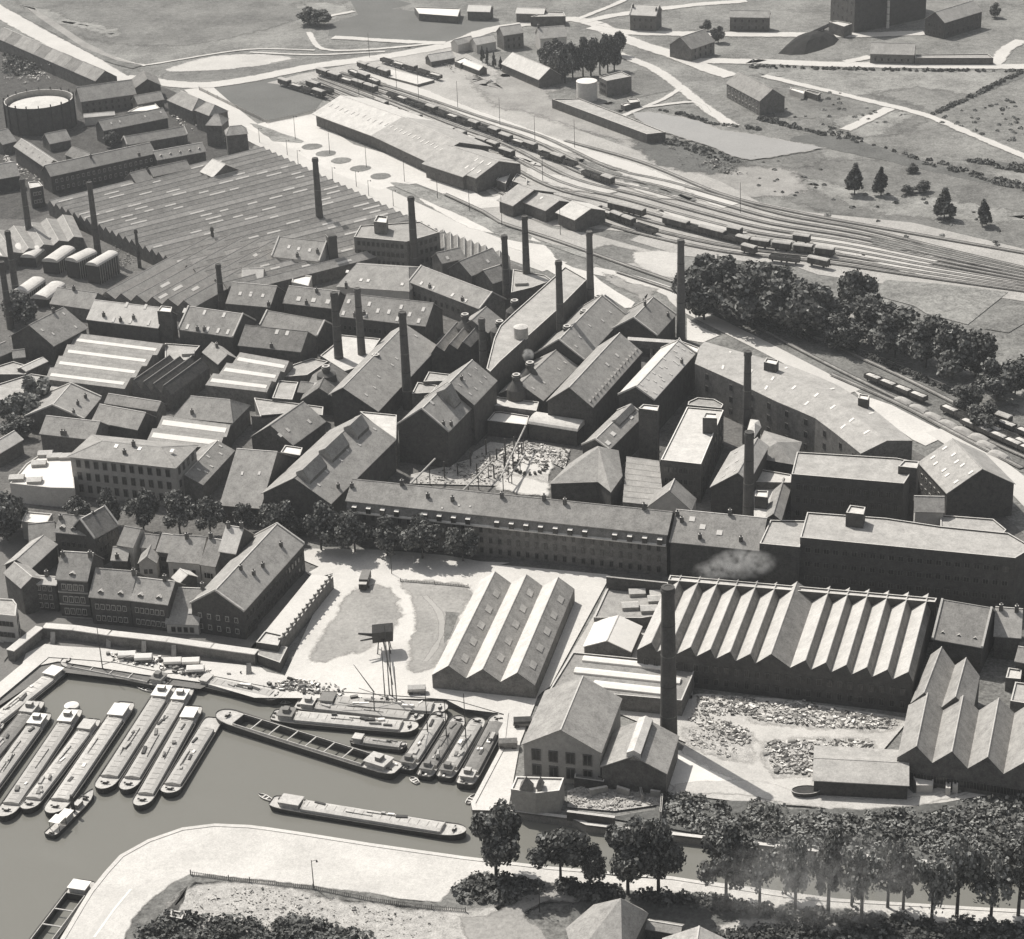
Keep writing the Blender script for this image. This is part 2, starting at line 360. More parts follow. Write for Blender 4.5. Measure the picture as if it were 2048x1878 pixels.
def chim(label, top, base, hh=None, r=None, m='chimney', square=False, cat='chimney', name='factory_chimney', hbase=0, group='tall chimneys of the works', flare=False):
    """free standing chimney: top pixel and the pixel where its visible foot stands at height hbase"""
    tx, ty = Q(top)[0]; bx, by = Q(base)[0]; B = U((bx, by), hbase)
    d = ray(tx, ty); # height on the vertical through B
    t = (B.y-CP.y)/d.y; z = CP.z+d.z*t; r = (r or 1.5)*(.66 if not flare and not square else 1)
    o = empty(name, (B.x, B.y, 0), label, cat, group); b = MB(); L = o.location
    if square:
        b.cbox(L, (1, .3), r, r, 0, z, m); b.cbox(L, (1, .3), r+.15, r+.15, z-.8, z-.2, m, 'coping'); b.build('shaft', o)
        return o
    r1 = r; r0 = r*1.42 if not flare else r*3.2
    if flare: b.frus((L.x, L.y, 0), (L.x, L.y, hbase+1), r0, r0*.8, 20, m); b.frus((L.x, L.y, hbase+1), (L.x, L.y, z-2.2), r0*.8, r1, 20, m); b.frus((L.x, L.y, z-2.2), (L.x, L.y, z), r1, r1, 20, m)
    else: b.frus((L.x, L.y, 0), (L.x, L.y, z), r0, r1, 20, m)
    b.build('shaft', o, smooth=False)
    hp = MB()
    for k_ in range(1, 5):
        zz = z*k_/5.2; rr_ = r0+(r1-r0)*zz/z+.04
        if not flare: hp = MB(); hp.frus((L.x, L.y, zz), (L.x, L.y, zz+.3), rr_, rr_, 20, 'brickmid' if k_ % 2 else 'soot'); hp.build('iron_hoop', o)
    c = MB(); n = 20
    for (za, zb, ra, ri) in ((z-1.4, z-.5, r1+.22, r1-.05), (z-.5, z+.1, r1+.08, r1*.6)):
        for k in range(n):
            a0 = 2*pi*k/n; a1 = 2*pi*(k+1)/n
            P = lambda a, rr, zz: (L.x+cos(a)*rr, L.y+sin(a)*rr, zz)
            c.poly([P(a0, ra, za), P(a1, ra, za), P(a1, ra, zb), P(a0, ra, zb)], m)
            c.poly([P(a0, ra, zb), P(a1, ra, zb), P(a1, ri, zb), P(a0, ri, zb)], 'coping' if flare else m)
            c.poly([P(a0, ri, za), P(a1, ri, za), P(a1, ri, zb), P(a0, ri, zb)], 'soot')
    c.frus((L.x, L.y, z-.9), (L.x, L.y, z-.85), r1*.9, r1*.9, n, 'soot'); c.build('crown_ring', o)
    return o
def ground(name, poly, m, z, smooth=True, jit=0, raw=False, kind='structure', soft=0):
    P = [V2(v) for v in (QW(poly) if isinstance(poly, str) else poly)]
    if smooth or jit:
        out = []; n = len(P)
        for i in range(n):
            p0, p1, p2, p3 = P[i-1], P[i], P[(i+1) % n], P[(i+2) % n]; L = (p2-p1).length; k = max(1, int(L/4)) if jit else max(1, min(10, int(L/6)))
            for j in range(k):
                t = j/k
                q = .5*((2*p1)+(-p0+p2)*t+(2*p0-5*p1+4*p2-p3)*t*t+(-p0+3*p1-3*p2+p3)*t**3) if smooth else p1.lerp(p2, t)
                if jit: q = q+Vector((_rs.gauss(0, jit), _rs.gauss(0, jit), 0))
                out.append(q)
        P = out
    if soft: return softpatch(name, P, m, z, soft, kind), P
    b = MB(); b.cap(P, z, m); o = b.build(name); tag(o, kind=kind); return o, P
def ribbon(name, line, w, m, z, smooth=True, w2=None, kind='structure', jit=0, soft=0):
    P = [V2(v) for v in (QW(line) if isinstance(line, str) else line)]
    if smooth: P = curve(P)
    L = []; R = []; n = len(P)
    for i in range(n):
        a = P[max(0, i-1)]; c = P[min(n-1, i+1)]; u = (c-a).normalized(); nn = Vector((-u.y, u.x, 0)); ww = w if w2 is None else w+(w2-w)*i/(n-1)
        ww += _rs.gauss(0, jit) if jit else 0
        L.append(P[i]+nn*ww/2); R.append(P[i]-nn*ww/2)
    if soft:
        k = softmat(m); b = MB(); vals = []
        for i in range(n-1):
            for sd, (p, q) in enumerate(((L[i], L[i+1]), (R[i], R[i+1]))):
                c0, c1 = P[i], P[i+1]; d0 = (p-c0).normalized()*soft; d1 = (q-c1).normalized()*soft; i0, i1 = p-d0*.5, q-d1*.5; o0, o1 = p+d0*.7, q+d1*.7
                b.poly([(v.x, v.y, z) for v in (c0, c1, i1, i0)], k); b.poly([(v.x, v.y, z) for v in (i0, i1, o1, o0)], k); vals += [1.3]*4+[1.3, 1.3, 0, 0]
        o = b.build(name); at = o.data.attributes.new('edge', 'FLOAT', 'POINT'); at.data.foreach_set('value', vals)
        if kind: tag(o, kind=kind)
        return o
    b = MB()
    for i in range(n-1): b.poly([(R[i].x, R[i].y, z), (R[i+1].x, R[i+1].y, z), (L[i+1].x, L[i+1].y, z), (L[i].x, L[i].y, z)], m)
    o = b.build(name)
    if kind: tag(o, kind=kind)
    return o
def curve(P, step=6):
    out = []; n = len(P)
    for i in range(n-1):
        p1, p2 = P[i], P[i+1]; p0 = P[i-1] if i else p1*2-p2; p3 = P[i+2] if i+2 < n else p2*2-p1
        k = max(1, int((p2-p1).length/step))
        for j in range(k):
            t = j/k; out.append(.5*((2*p1)+(-p0+p2)*t+(2*p0-5*p1+4*p2-p3)*t*t+(-p0+3*p1-3*p2+p3)*t**3))
    out.append(P[-1]); return out
ORD = ['first', 'second', 'third', 'fourth', 'fifth', 'sixth', 'seventh', 'eighth', 'ninth', 'tenth', 'eleventh', 'twelfth', 'thirteenth', 'fourteenth', 'fifteenth', 'sixteenth', 'seventeenth', 'eighteenth', 'nineteenth', 'twentieth', 'twenty-first', 'twenty-second', 'twenty-third', 'twenty-fourth']

def softmat(m):
    k = m+'_soft'
    if k in M: return k
    c = M[m].copy(); c.name = k; nt = c.node_tree; N = nt.nodes; L = nt.links; b = N['Principled BSDF']; out = N['Material Output']
    at = N.new('ShaderNodeAttribute'); at.attribute_name = 'edge'; g = N.new('ShaderNodeNewGeometry'); n = N.new('ShaderNodeTexNoise'); n.inputs['Scale'].default_value = .16; n.inputs['Detail'].default_value = 7; n.inputs['Roughness'].default_value = .7; L.new(g.outputs['Position'], n.inputs['Vector'])
    a = N.new('ShaderNodeMath'); a.operation = 'MULTIPLY_ADD'; a.inputs[1].default_value = 2.4; a.inputs[2].default_value = -1.2; L.new(n.outputs['Fac'], a.inputs[0])
    d = N.new('ShaderNodeMath'); d.operation = 'ADD'; L.new(at.outputs['Fac'], d.inputs[0]); L.new(a.outputs[0], d.inputs[1])
    mr = N.new('ShaderNodeMapRange'); mr.interpolation_type = 'SMOOTHSTEP'; mr.inputs['From Min'].default_value = .2; mr.inputs['From Max'].default_value = .85; L.new(d.outputs[0], mr.inputs['Value'])
    # keep the outer rim empty
    mm = N.new('ShaderNodeMapRange'); mm.inputs['From Min'].default_value = 0; mm.inputs['From Max'].default_value = .3; L.new(at.outputs['Fac'], mm.inputs['Value']); mu = N.new('ShaderNodeMath'); mu.operation = 'MULTIPLY'; L.new(mr.outputs[0], mu.inputs[0]); L.new(mm.outputs[0], mu.inputs[1])
    t = N.new('ShaderNodeBsdfTransparent'); x = N.new('ShaderNodeMixShader'); L.new(mu.outputs[0], x.inputs[0]); L.new(t.outputs[0], x.inputs[1]); L.new(b.outputs[0], x.inputs[2]); L.new(x.outputs[0], out.inputs['Surface']); M[k] = c
    return k
def softpatch(name, P, m, z, soft, kind):
    P = ccw(P); I = inset(P, soft*.6); O = inset(P, -soft*.6); b = MB(); k = softmat(m); b.cap(I, z, k); ni = len(b.v); n = len(P)
    for i in range(n):
        j = (i+1) % n; b.poly([(v.x, v.y, z-.0005*(i % 3)) for v in (I[i], O[i], O[j], I[j])], k)
    o = b.build(name); at = o.data.attributes.new('edge', 'FLOAT', 'POINT'); vals = [1.3]*ni
    for i in range(n): vals += [1.3, 0, 0, 1.3]
    at.data.foreach_set('value', vals); return tag(o, kind=kind)

mat('pondwater', .33, .12, .05, .2, spec=.5)
mat('hatchwarm', .36, .25, .5); mat('hatchpale', .5, .2, .5); mat('earth', .2, .4, .5)

mat('whitesand', .74, .08, .1, .95)
# ------------------------------------------------------------------ light and sky
SUN_EL = radians(53); SHD = Vector((.64, -.77, 0)).normalized()      # shadows fall to the right and towards the camera
w_ = bpy.data.worlds.new('World'); S.world = w_; w_.use_nodes = True; nt = w_.node_tree; bg = nt.nodes['Background']
sk_ = nt.nodes.new('ShaderNodeTexSky'); sk_.sky_type = 'NISHITA'; sk_.sun_disc = False; sk_.sun_elevation = SUN_EL
sk_.sun_rotation = math.atan2(-SHD.x, -SHD.y); sk_.air_density = 1.0; sk_.dust_density = 3.0
hs = nt.nodes.new('ShaderNodeHueSaturation'); hs.inputs['Saturation'].default_value = .22
nt.links.new(sk_.outputs[0], hs.inputs['Color']); nt.links.new(hs.outputs[0], bg.inputs['Color']); bg.inputs['Strength'].default_value = .095
sl_ = bpy.data.lights.new('sun', 'SUN'); sl_.energy = 4.8; sl_.angle = radians(.5); sl_.color = (1, .962, .9)
so = link('sun', sl_, None, (0, 0, 400)); so.rotation_euler = Vector((SHD.x*cos(SUN_EL), SHD.y*cos(SUN_EL), -sin(SUN_EL))).to_track_quat('-Z', 'Y').to_euler()
S.view_settings.view_transform = 'Standard'; S.view_settings.look = 'None'; S.view_settings.exposure = 0; S.view_settings.gamma = 1
# ------------------------------------------------------------------ terrain with the dock cut out
ZW = -1.7
BAS = "x98,1318 130,1320 230,1328 335,1350 400,1350 560,1382 700,1388 890,1402 915,1405 1008,1432 1000,1500 942,1610 945,1624 1020,1626 1145,1642 1172,1654 1400,1680 1671,1712 2250,1768 2250,1838 2048,1824 1600,1797 1345,1757 1100,1737 931,1717 740,1690 620,1671 500,1654 430,1651 365,1659 296,1683 240,1714 210,1747 178,1787 140,1850 95,1925 30,2040 -500,2040 -500,1750 -60,1450"
_bq = [V2(v) for v in QW(BAS)]; _k0 = next(i for i, q in enumerate(Q(BAS)) if q == (931, 1717)); _k1 = next(i for i, q in enumerate(Q(BAS)) if q == (95, 1925))
NEAR = curve(_bq[_k0:_k1+1], 5); BP = ccw(_bq[:_k0]+NEAR+_bq[_k1+1:])
PONDS = "x1266,228 1300,226 1345,234 1400,245 1440,262 1500,270 1570,284 1645,298 1600,306 1545,316 1500,322 1465,314 1430,298 1380,282 1330,266 1290,250"
PP = ccw([V2(v) for v in QW(PONDS)])
big = [Vector((-4000, 100, 0)), Vector((4000, 100, 0)), Vector((5000, 9000, 0)), Vector((-5000, 9000, 0))]
b = MB()
allp = big+BP
for t in tessellate_polygon([big, BP]):
    q = [allp[k] for k in t]
    if (q[1]-q[0]).cross(q[2]-q[0]).z < 0: q.reverse()
    b.poly(q, 'meadow')
tag(b.build('ground'), kind='structure')
b = MB()
for i in range(len(BP)):
    a, c = BP[i], BP[(i+1) % len(BP)]; b.poly([(a.x, a.y, .6), (c.x, c.y, .6), (c.x, c.y, -4), (a.x, a.y, -4)], 'quaywall')
I_ = inset(BP, -1.1)
for i in range(len(BP)):
    a, c, ia, ic = BP[i], BP[(i+1) % len(BP)], I_[i], I_[(i+1) % len(BP)]
    P4 = [(a.x, a.y), (c.x, c.y), (ic.x, ic.y), (ia.x, ia.y)]
    b.poly([(x, y, .6) for x, y in P4], 'sand')
    for (x0, y0), (x1, y1) in ((P4[0], P4[1]), (P4[2], P4[3])): b.poly([(x0, y0, 0), (x1, y1, 0), (x1, y1, .6), (x0, y0, .6)], 'quaywall')
tag(b.build('quay_edge'), kind='structure')
def quay_ring(pts, w, m, z, name):
    b = MB(); n = len(pts); N_ = []
    for i in range(n):
        u = (pts[min(n-1, i+1)]-pts[max(0, i-1)]).normalized(); q = Vector((-u.y, u.x, 0)); N_.append(q)
    for i in range(n-1):
        s_ = -1 if pip(pts[i]+N_[i]*3) else 1
        a, c = pts[i]+N_[i]*s_, pts[i+1]+N_[i+1]*s_; d, e = pts[i+1]+N_[i+1]*s_*w, pts[i]+N_[i]*s_*w
        b.poly([(v.x, v.y, z) for v in (a, c, d, e)], m)
    tag(b.build(name), kind='structure')
def pip(p):
    k = False
    for i in range(len(BP)):
        a, d = BP[i], BP[i-1]
        if (a.y > p.y) != (d.y > p.y) and p.x < (d.x-a.x)*(p.y-a.y)/(d.y-a.y)+a.x: k = not k
    return k
b = MB(); b.cap(inset(BP, -.5), ZW, 'water'); tag(b.build('water'), kind='structure')
zc = [.02]
def Z(): zc[0] += .005; return zc[0]
G_ = lambda name, poly, m, **k: ground(name, poly, m, Z(), **k)
# districts
G_('town_ground', 'x-60,60 8,70 60,90 230,165 250,165 330,175 440,225 510,290 500,300 60,440 -80,480', 'gardens', smooth=False)
G_('factory_yard', 'x-200,430 60,440 500,295 900,470 1100,560 1340,660 1480,730 1700,830 1880,930 1950,975 2060,1080 2400,1200 2400,1330 1870,1260 1300,1180 940,1120 600,1080 540,1070 330,1150 -200,1080', 'yard', smooth=False)
G_('quay_town_ground', 'x-300,1050 330,1080 620,1075 620,1140 500,1330 400,1378 300,1365 104,1342 -60,1450 -300,1600', 'street', smooth=False)
# meadow tones in the distance
G_('meadow_patch', 'x130,60 330,90 520,60 700,0 900,-60 300,-80 0,-60', 'field', jit=0.30, soft=9.0)
G_('meadow_patch', 'a200,60 420,90 560,160 700,180 900,230 860,280 600,210 400,170 250,130', 'grasspale', jit=0.30, soft=9.0)
G_('meadow_patch', 'b350,30 560,20 760,60 700,120 610,150 430,80', 'grasspale', jit=0.30, soft=9.0)
G_('crop_field', 'b620,180 1000,60 1900,150 1940,200 1530,320 1230,330 1100,300 600,280', 'cropfield', smooth=False)
G_('crop_field', 'b770,0 1000,-40 1250,30 1000,90 830,110', 'cropfield', smooth=False)
G_('sand_patch', 'a1450,480 1700,430 2000,420 b300,440 340,450 100,500 a1900,545 1600,545 1300,545', 'dirt', jit=0.30, soft=3.5)
G_('grass_verge', 'a1250,600 1300,560 1700,540 b150,500 600,440 1000,400 1300,350 1000,430 500,500 0,585 a1500,660 1350,650', 'field', jit=0.24, soft=3.5)
G_('crop_field', 'a1535,695 b0,640 250,590 300,600 480,735 520,745 570,760 500,850 400,880 125,935 40,900', 'cropfield', smooth=False)
G_('meadow_patch', 'd0,720 300,640 900,700 1300,840 1000,1000 700,960 500,870 100,850', 'field', jit=0.30, soft=9.0)
G_('meadow_patch', 'd60,560 500,510 1400,530 1950,540 1640,680 1200,640 700,700 300,600', 'grasspale', jit=0.30, soft=9.0)
G_('meadow_patch', 'd650,870 1200,830 880,1010 700,960', 'grasspale', jit=0.30, soft=9.0)
G_('meadow_patch', 'd600,1180 1400,1220 2300,1500 2300,1850 1500,1840 700,1600 0,1350 -400,1180 0,1150', 'field', jit=0.30, soft=9.0)
G_('meadow_patch', 'd300,1300 900,1420 1400,1470 2100,1600 1500,1620 800,1520', 'grasspale', jit=0.30, soft=9.0)
G_('hedge_ditch', 'd300,1030 800,1140 1200,1230 1700,1340 2200,1420 2200,1400 1700,1300 1250,1180 800,1040 500,990', 'grassdark', jit=.3, soft=1.5)
G_('hedge_ditch', 'd1560,1180 2200,1300 2200,1240 1600,1170', 'grassdark', jit=.3, soft=1.5)
G_('hedge_ditch', 'd1320,845 1650,690 1990,530 2100,530 1680,700 1350,850', 'grassdark', jit=.3, soft=1.5)
G_('hedge_ditch', 'd60,880 560,1000 540,985 300,930 80,860', 'grassdark', jit=.3, soft=1.5)
G_('meadow_patch', 'c700,840 1300,700 1370,690 1300,640 1150,560 1000,560 1000,700 900,860', 'field', jit=0.30, soft=3.5)
G_('meadow_patch', 'c1000,1050 1800,1280 2100,1250 d400,1400 -100,1450 c1500,1440 1000,1200', 'mud', jit=0.30, soft=9.0)
G_('meadow_patch', 'd0,1060 500,1120 400,1230 -100,1190', 'field', jit=0.30, soft=9.0)
# railway yard
G_('ballast', 'b130,640 400,570 560,540 1530,340 1700,430 2000,600 c600,1000 1300,1250 1700,1400 2000,1560 d400,1560 1200,1640 2300,1900 x2300,640 h1700,480 1200,430 500,330 300,260 g1400,200 1000,80 c1100,1800 700,1760 400,1740 0,1600 b1900,1540 1500,1180 1000,900 600,700', 'ballast', smooth=False)
G_('ballast', 'b1720,1600 c0,1590 400,1760 700,1800 g1400,230 1440,420 720,220 c300,1848 0,1700', 'ballast', smooth=False)
G_('ballast', 'g700,180 1100,300 1370,420 h0,580 450,770 900,900 1500,1160 2200,1500 2300,1850 1900,1765 1400,1480 880,1230 500,1050 0,800 g1400,520 1050,420 700,240', 'field', smooth=False)
G_('mud_patch', 'c0,560 100,580 400,680 380,760 1100,1050 900,1060 500,960 200,850 0,820 b1700,600 1900,650', 'mud', jit=0.30, soft=9.0)
G_('grass_strip', 'c1050,1080 1280,1080 1700,1180 1840,1250 1700,1330 1300,1290 1150,1200', 'grassdark', jit=0.30, soft=9.0)
G_('yard_paving', 'b120,955 505,872 560,960 800,1115 1100,1200 1290,1290 1600,1400 1790,1520 1880,1520 2000,1470 c30,1590 b1720,1610 1500,1500 1280,1415 1090,1440 1000,1400 700,1270 400,1140 0,960', 'sand', smooth=False)
ribbon('street', 'x396,176 x440,215 490,255 530,280 700,362 880,446 1000,495 1110,535', 14, 'road', Z(), w2=13)
ribbon('street', 'b40,960 400,1130 700,1290 1080,1440', 12, 'sand', Z())
G_('street', 'b1300,1530 1700,1640 2002,1780 c200,1900 g250,60 420,200 330,260 150,160 0,100 f1960,40 b1700,1760', 'sand', soft=1.5)
G_('street', 'g100,90 250,240 430,350 560,360 680,385 730,520 900,610 1010,600 1040,560 900,480 780,400 700,330 560,290 450,240 330,130 200,60', 'sand', smooth=False)
ribbon('street', 'g700,310 900,350 1150,420 1350,500 1440,600 h100,860 600,1120 760,1195', 7, 'road', Z())
G_('street', 'h760,1180 880,1235 1040,1290 1430,1490 1440,1520 1290,1590 1195,1545 1020,1420 860,1290', 'sand', smooth=False)
ribbon('street', 'h1380,1470 1650,1640 1880,1800 l2050,260 2200,420', 9, 'road', Z())
G_('street', 'g1440,680 1560,760 1690,815 1560,870 1440,850', 'sand', smooth=False)
for s in ('b0,950 60,960 250,1030 420,1090 400,1105 250,1095 180,1090', 'b1080,1410 1300,1440 1700,1620 2002,1760 c200,1848 g500,130 690,200 700,240 400,130 b1990,1848 1700,1700 1250,1500', ):
    G_('planted_strip', s, 'grasspale', jit=.2)
for q in QW('b475,1132 585,1185 705,1240 850,1300 1005,1360'):
    a = [q+Vector((4.4*cos(k*pi/8), 4.3*sin(k*pi/8), 0)) for k in range(16)]; ground('flower_bed', a, 'field', Z(), smooth=False, soft=1.2)
G_('waste_ground', 'g800,120 1050,170 1060,240 900,250 720,200', 'field', jit=0.18, soft=3.5)
G_('waste_ground', 'g1040,180 1370,190 1370,370 1100,300 1060,250', 'dirt', jit=0.18, soft=3.5)
G_('waste_ground', 'g800,340 860,350 1010,420 1200,460 1100,560 1050,500 830,390', 'mud', jit=0.24, soft=3.5)
G_('garden', 'h1000,370 1400,400 1900,460 1600,700 1300,620 1200,560 900,480', 'grasspale', smooth=False)
G_('garden', 'h400,580 900,640 1300,760 1300,900 900,820 500,720 100,600', 'dirt', jit=0.30, soft=9.0)
G_('garden', 'h1700,1000 2100,900 2200,1500 1950,1300 1750,1120', 'grasspale', jit=0.30, soft=9.0)
G_('garden', 'h1720,730 2100,560 2100,640 1900,760', 'field', smooth=False)
# roads
for s, w in (('a-150,10 0,95 300,265 620,435 800,545 960,640', 11), ('a960,600 1500,660 b0,612 500,512 1000,445 1540,345 c-100,240 250,180 560,150 750,190', 9), ('c640,170 950,110 1500,40 1900,10', 6),
             ('c750,190 960,300 1400,450 1600,530 1780,590', 9), ('c700,210 960,250 1400,262 2002,268 d300,258 700,262 1280,245', 8), ('c1480,470 2002,478 d0,452 700,478 1800,492 2200,490', 8),
             ('c910,415 1200,540 1400,685 1620,860 1800,975', 5), ('c1380,690 1250,770 1080,840 950,895', 2.6), ('d100,560 500,655 850,740 1290,850 1700,1020 2200,1230', 4),
             ('b860,540 1400,750 1700,870 c0,950 500,1130 1000,1290 1400,1450 1780,1590', 8), ('c600,150 900,30 1000,-20', 3), ('d700,460 890,420', 5), ('d1800,480 1880,370 2000,300', 6),
             ('b450,250 560,380 900,385 1400,340', 2.5), ('b0,405 500,425 1040,400', 2), ('b640,290 1300,330 1500,335', 5), ('b600,130 800,90', 3), ('a1000,490 1120,505 1700,410 2002,380 b500,390', 1.6),
             ('a150,70 640,350 980,480 1120,510', 1.8), ('d1030,800 700,960', 5), ('c1100,830 1500,790 1600,870', 2.5)):
    ribbon('road', s, w, 'road', Z(), jit=.2, soft=min(2.0, w*.4))
ribbon('tramway', 'a60,40 400,220 640,350 860,465 1060,520', 7, 'field', Z())
G_('tyre_marks', 'a200,60 300,90 660,330 900,450 1060,500 900,470 640,370 300,140', 'mud', smooth=False)
# river-side square and quays
zsq = zc[0]+.006
G_('square', 'j420,690 1000,700 1500,740 1780,790 2002,800 k0,815 820,890 850,900 390,1750 320,1800 o280,60 150,400 60,900 20,915 n1650,890 1850,460 1840,180 1590,150 j1500,1850 i1960,1840 1550,1720 1100,1660 450,1560 160,1620 200,1500 350,1425 460,1440 800,1460 1280,1530 2002,1600 j130,1640 270,1670 600,950 640,880 500,920 440,880 530,830 410,780', 'sand', smooth=False)
G_('worn_turf', 'j470,1560 560,1400 660,1220 760,1060 830,1000 960,980 1070,1010 1120,1080 1120,1160 1160,1200 1060,1330 900,1440 700,1520', 'gravel', jit=0.24, soft=3.5)
G_('worn_turf', 'j1160,940 1680,985 1640,1130 1620,1220 1400,1600 1280,1640 1230,1500 1290,1200 1260,1060', 'gravel', jit=0.24, soft=3.5)
G_('cart_track', 'j1360,1050 1480,1180 1500,1330 1430,1480 1370,1560 1330,1560 1440,1400 1460,1260 1420,1150 1330,1060', 'roadgrey', jit=.1, soft=.8)
G_('worn_turf', 'j1510,1180 1610,1190 1580,1270 1500,1420 1510,1300', 'field', jit=.1, soft=.8)
G_('quay_street', 'i30,1260 180,1200 400,1180 1280,1300 1900,1400 2002,1420 j50,1230 200,1050 430,880 440,900 300,1110 180,1300 50,1400 i1900,1500 1300,1400 550,1310 330,1290 100,1470 30,1560', 'street', smooth=False)
G_('work_yard', 'k720,1210 860,910 1290,950 1240,1180 1500,1600 1480,1848 x1345,1400 1400,1390 1560,1400 1820,1440 1760,1510 p1080,500 950,520 1200,770 1500,700 1780,740 2100,650 2100,760 1700,790 1300,860 700,880 0,840 o1280,780 1200,740 1240,700 1380,400 k400,1740', 'dirt', smooth=False)
G_('spoil_patch', 'o1330,470 1480,540 1700,660 1760,720 1500,760 1290,750 1250,700 1290,590', 'whitesand', jit=.3, soft=2)
G_('work_yard', 'p0,120 60,100 600,150 1100,240 1060,300 600,290 0,240', 'rubble', jit=0.24, soft=3.5)
G_('work_yard', 'p100,400 500,370 900,390 920,480 480,480 440,640 200,640 110,500', 'rubble', jit=0.24, soft=3.5)
G_('rubble_yard', 'o1390,300 1700,310 1850,330 1850,540 1700,520 1400,410', 'rubble', jit=0.18, soft=3.5)
G_('demolition_yard', 'g0,1700 200,1640 540,1700 500,1848 k380,20 370,200 0,190 j2002,210 1230,190 1240,120 1500,60 1700,0 f1720,1720 1850,1640 2002,1660', 'rubble', smooth=False)
G_('yard_path', 'k60,-20 200,-60 390,10 370,110 120,120 20,60', 'sand', jit=.2, soft=2)
G_('yard_path', 'k0,150 370,180 350,270 0,230', 'sand', jit=0.18, soft=3.5)
# bank and far side of the canal
G_('bank', 'o1220,780 1600,830 2002,840 p300,890 1000,880 1500,830 2300,700 2300,1380 1480,1330 1100,1280 620,1210 200,1150 -300,1080 o800,960 1150,900', 'grassdark', smooth=False)
G_('retaining_yard', 'o500,760 700,690 1200,730 1200,860 850,910 500,880', 'rubble', smooth=False)
znq = zc[0]+.006
G_('near_quay', 'm480,1900 670,1848 640,1560 900,1300 1350,1080 1800,1030 n0,1050 600,1140 1300,1240 1650,1270 o350,1330 900,1400 1600,1440 p150,1480 900,1580 2200,1630 2200,1800 1700,1760 1100,1700 600,1650 0,1620 o1600,1560 1200,1540 900,1530 400,1450 0,1400 n1700,1400 1500,1500 1420,1590 1100,1560 700,1500 0,1430 m1420,1400 1250,1480 1050,1650 900,1900 850,2100 400,2100', 'quay', smooth=False)
G_('near_verge', 'm930,1850 1050,1640 1260,1470 1420,1390 n0,1420 700,1500 1100,1560 1420,1590 1520,1480 1650,1395 o0,1410 400,1450 700,1530 300,1600 0,1700 n1000,1600 600,1560 0,1460 m1450,1440 1300,1560 1150,1720 1020,1900 950,1950', 'field', jit=0.07, soft=1.6)
G_('near_waste', 'm1380,1500 1930,1450 n700,1580 1500,1660 1900,1620 o-50,1560 250,1848 x1080,1950 x300,1950 m1200,1800', 'rubble', jit=0.18, soft=3.5)
G_('near_waste', 'm1000,1900 1200,1700 1250,1640 1400,1470 1330,1620 1250,1780 1400,1848 n900,1900 x800,2000 x260,2000', 'gardens', jit=0.12, soft=1.6)
G_('near_lane', 'n1560,1700 o-100,1700 100,1580 350,1500 600,1530 620,1590 380,1570 200,1640 180,1700 350,1900 -100,2000', 'gravel', jit=0.12, soft=1.6)
G_('near_grass', 'o600,1540 900,1530 1300,1540 p0,1620 700,1640 1200,1720 2200,1800 2200,2100 x1300,1990 o600,1900', 'grassdark', jit=0.18, soft=3.5)
G_('near_lane', 'p-200,1750 300,1690 700,1760 560,1848 -100,1848', 'dirt', jit=0.18, soft=3.5)
G_('near_verge', 'm860,1500 980,1490 700,1848 620,1900', 'road', smooth=False)
ribbon('kerb_line', 'm975,1490 850,1640 700,1850', .6, 'white', Z())
G_('bank_road', 'p-100,770 300,850 700,885 1200,860 1600,770 2100,690 2100,670 1600,740 1150,810 500,790 0,680 o1300,720 1260,790', 'dirt', jit=0.09, soft=1.6)
# ------------------------------------------------------------------ railway tracks
def track(label, line, z):
    P = curve([V2(v) for v in QW(line)], 8); L = []; n = len(P); b = MB()
    for off, hw_, mm, zz in ((0, _rs.uniform(.9, 1.4), 'sleepers' if _rs.random() < .75 else 'mud', z), (-.75, .09, 'rail', z+.16), (.75, .09, 'rail', z+.16)):
        for i in range(n-1):
            def nn(k):
                u = (P[min(n-1, k+1)]-P[max(0, k-1)]).normalized(); return Vector((-u.y, u.x, 0))
            a, c = P[i]+nn(i)*off, P[i+1]+nn(i+1)*off; na, nc = nn(i)*hw_, nn(i+1)*hw_
            b.poly([(q.x, q.y, zz) for q in (a-na, c-nc, c+nc, a+na)], mm)
            if mm == 'rail':
                for s_ in (-1, 1): b.poly([(q.x, q.y, h_) for q, h_ in ((a+na*s_, z), (c+nc*s_, z), (c+nc*s_, zz), (a+na*s_, zz))], mm)
    o = empty('railway_track', P[0], label, 'railway track', 'tracks of the goods yard'); b.build('rails_and_sleepers', o)
def offline(base, d0, d1):
    P = [V2(v) for v in QW(base)]; n = len(P); out = []
    for i in range(n):
        u = (P[min(n-1, i+1)]-P[max(0, i-1)]).normalized(); nn = Vector((-u.y, u.x, 0)); out.append(P[i]+nn*(d0*(1-i/(n-1))**.8+d1*.38*(i/(n-1))**2+d1*.75*sin(pi*i/(n-1))))
    return out
_QW = QW
def QW(s, z=0.0): return s if not isinstance(s, str) else _QW(s, z)
YARD = 'b540,600 1000,770 1500,975 c0,1140 500,1400 1000,1530 1500,1670 2000,1790 h700,110 1400,250 2300,420'
for s_ in ('c900,1330 1300,1400 1500,1520 1300,1540 1000,1450', 'h300,20 900,130 1400,230 1300,260 700,190', 'c200,1300 600,1400 900,1480 700,1490 300,1400', 'h800,180 1500,310 2000,400 1900,430 1200,330', 'c1200,1620 1600,1720 1900,1800 1500,1760', 'b1700,1080 2002,1180 c300,1280 b1900,1180'):
    G_('ballast_patch', s_, 'dirt', jit=.4, soft=3)
for s_ in ('c600,1230 1000,1380 1400,1500 1500,1560 1100,1440 700,1320', 'h900,60 1500,160 2000,300 2000,340 1500,220 900,110', 'h0,60 300,100 600,200 300,170'):
    G_('weed_patch', s_, 'field', jit=.4, soft=4)
zt = zc[0]+.03
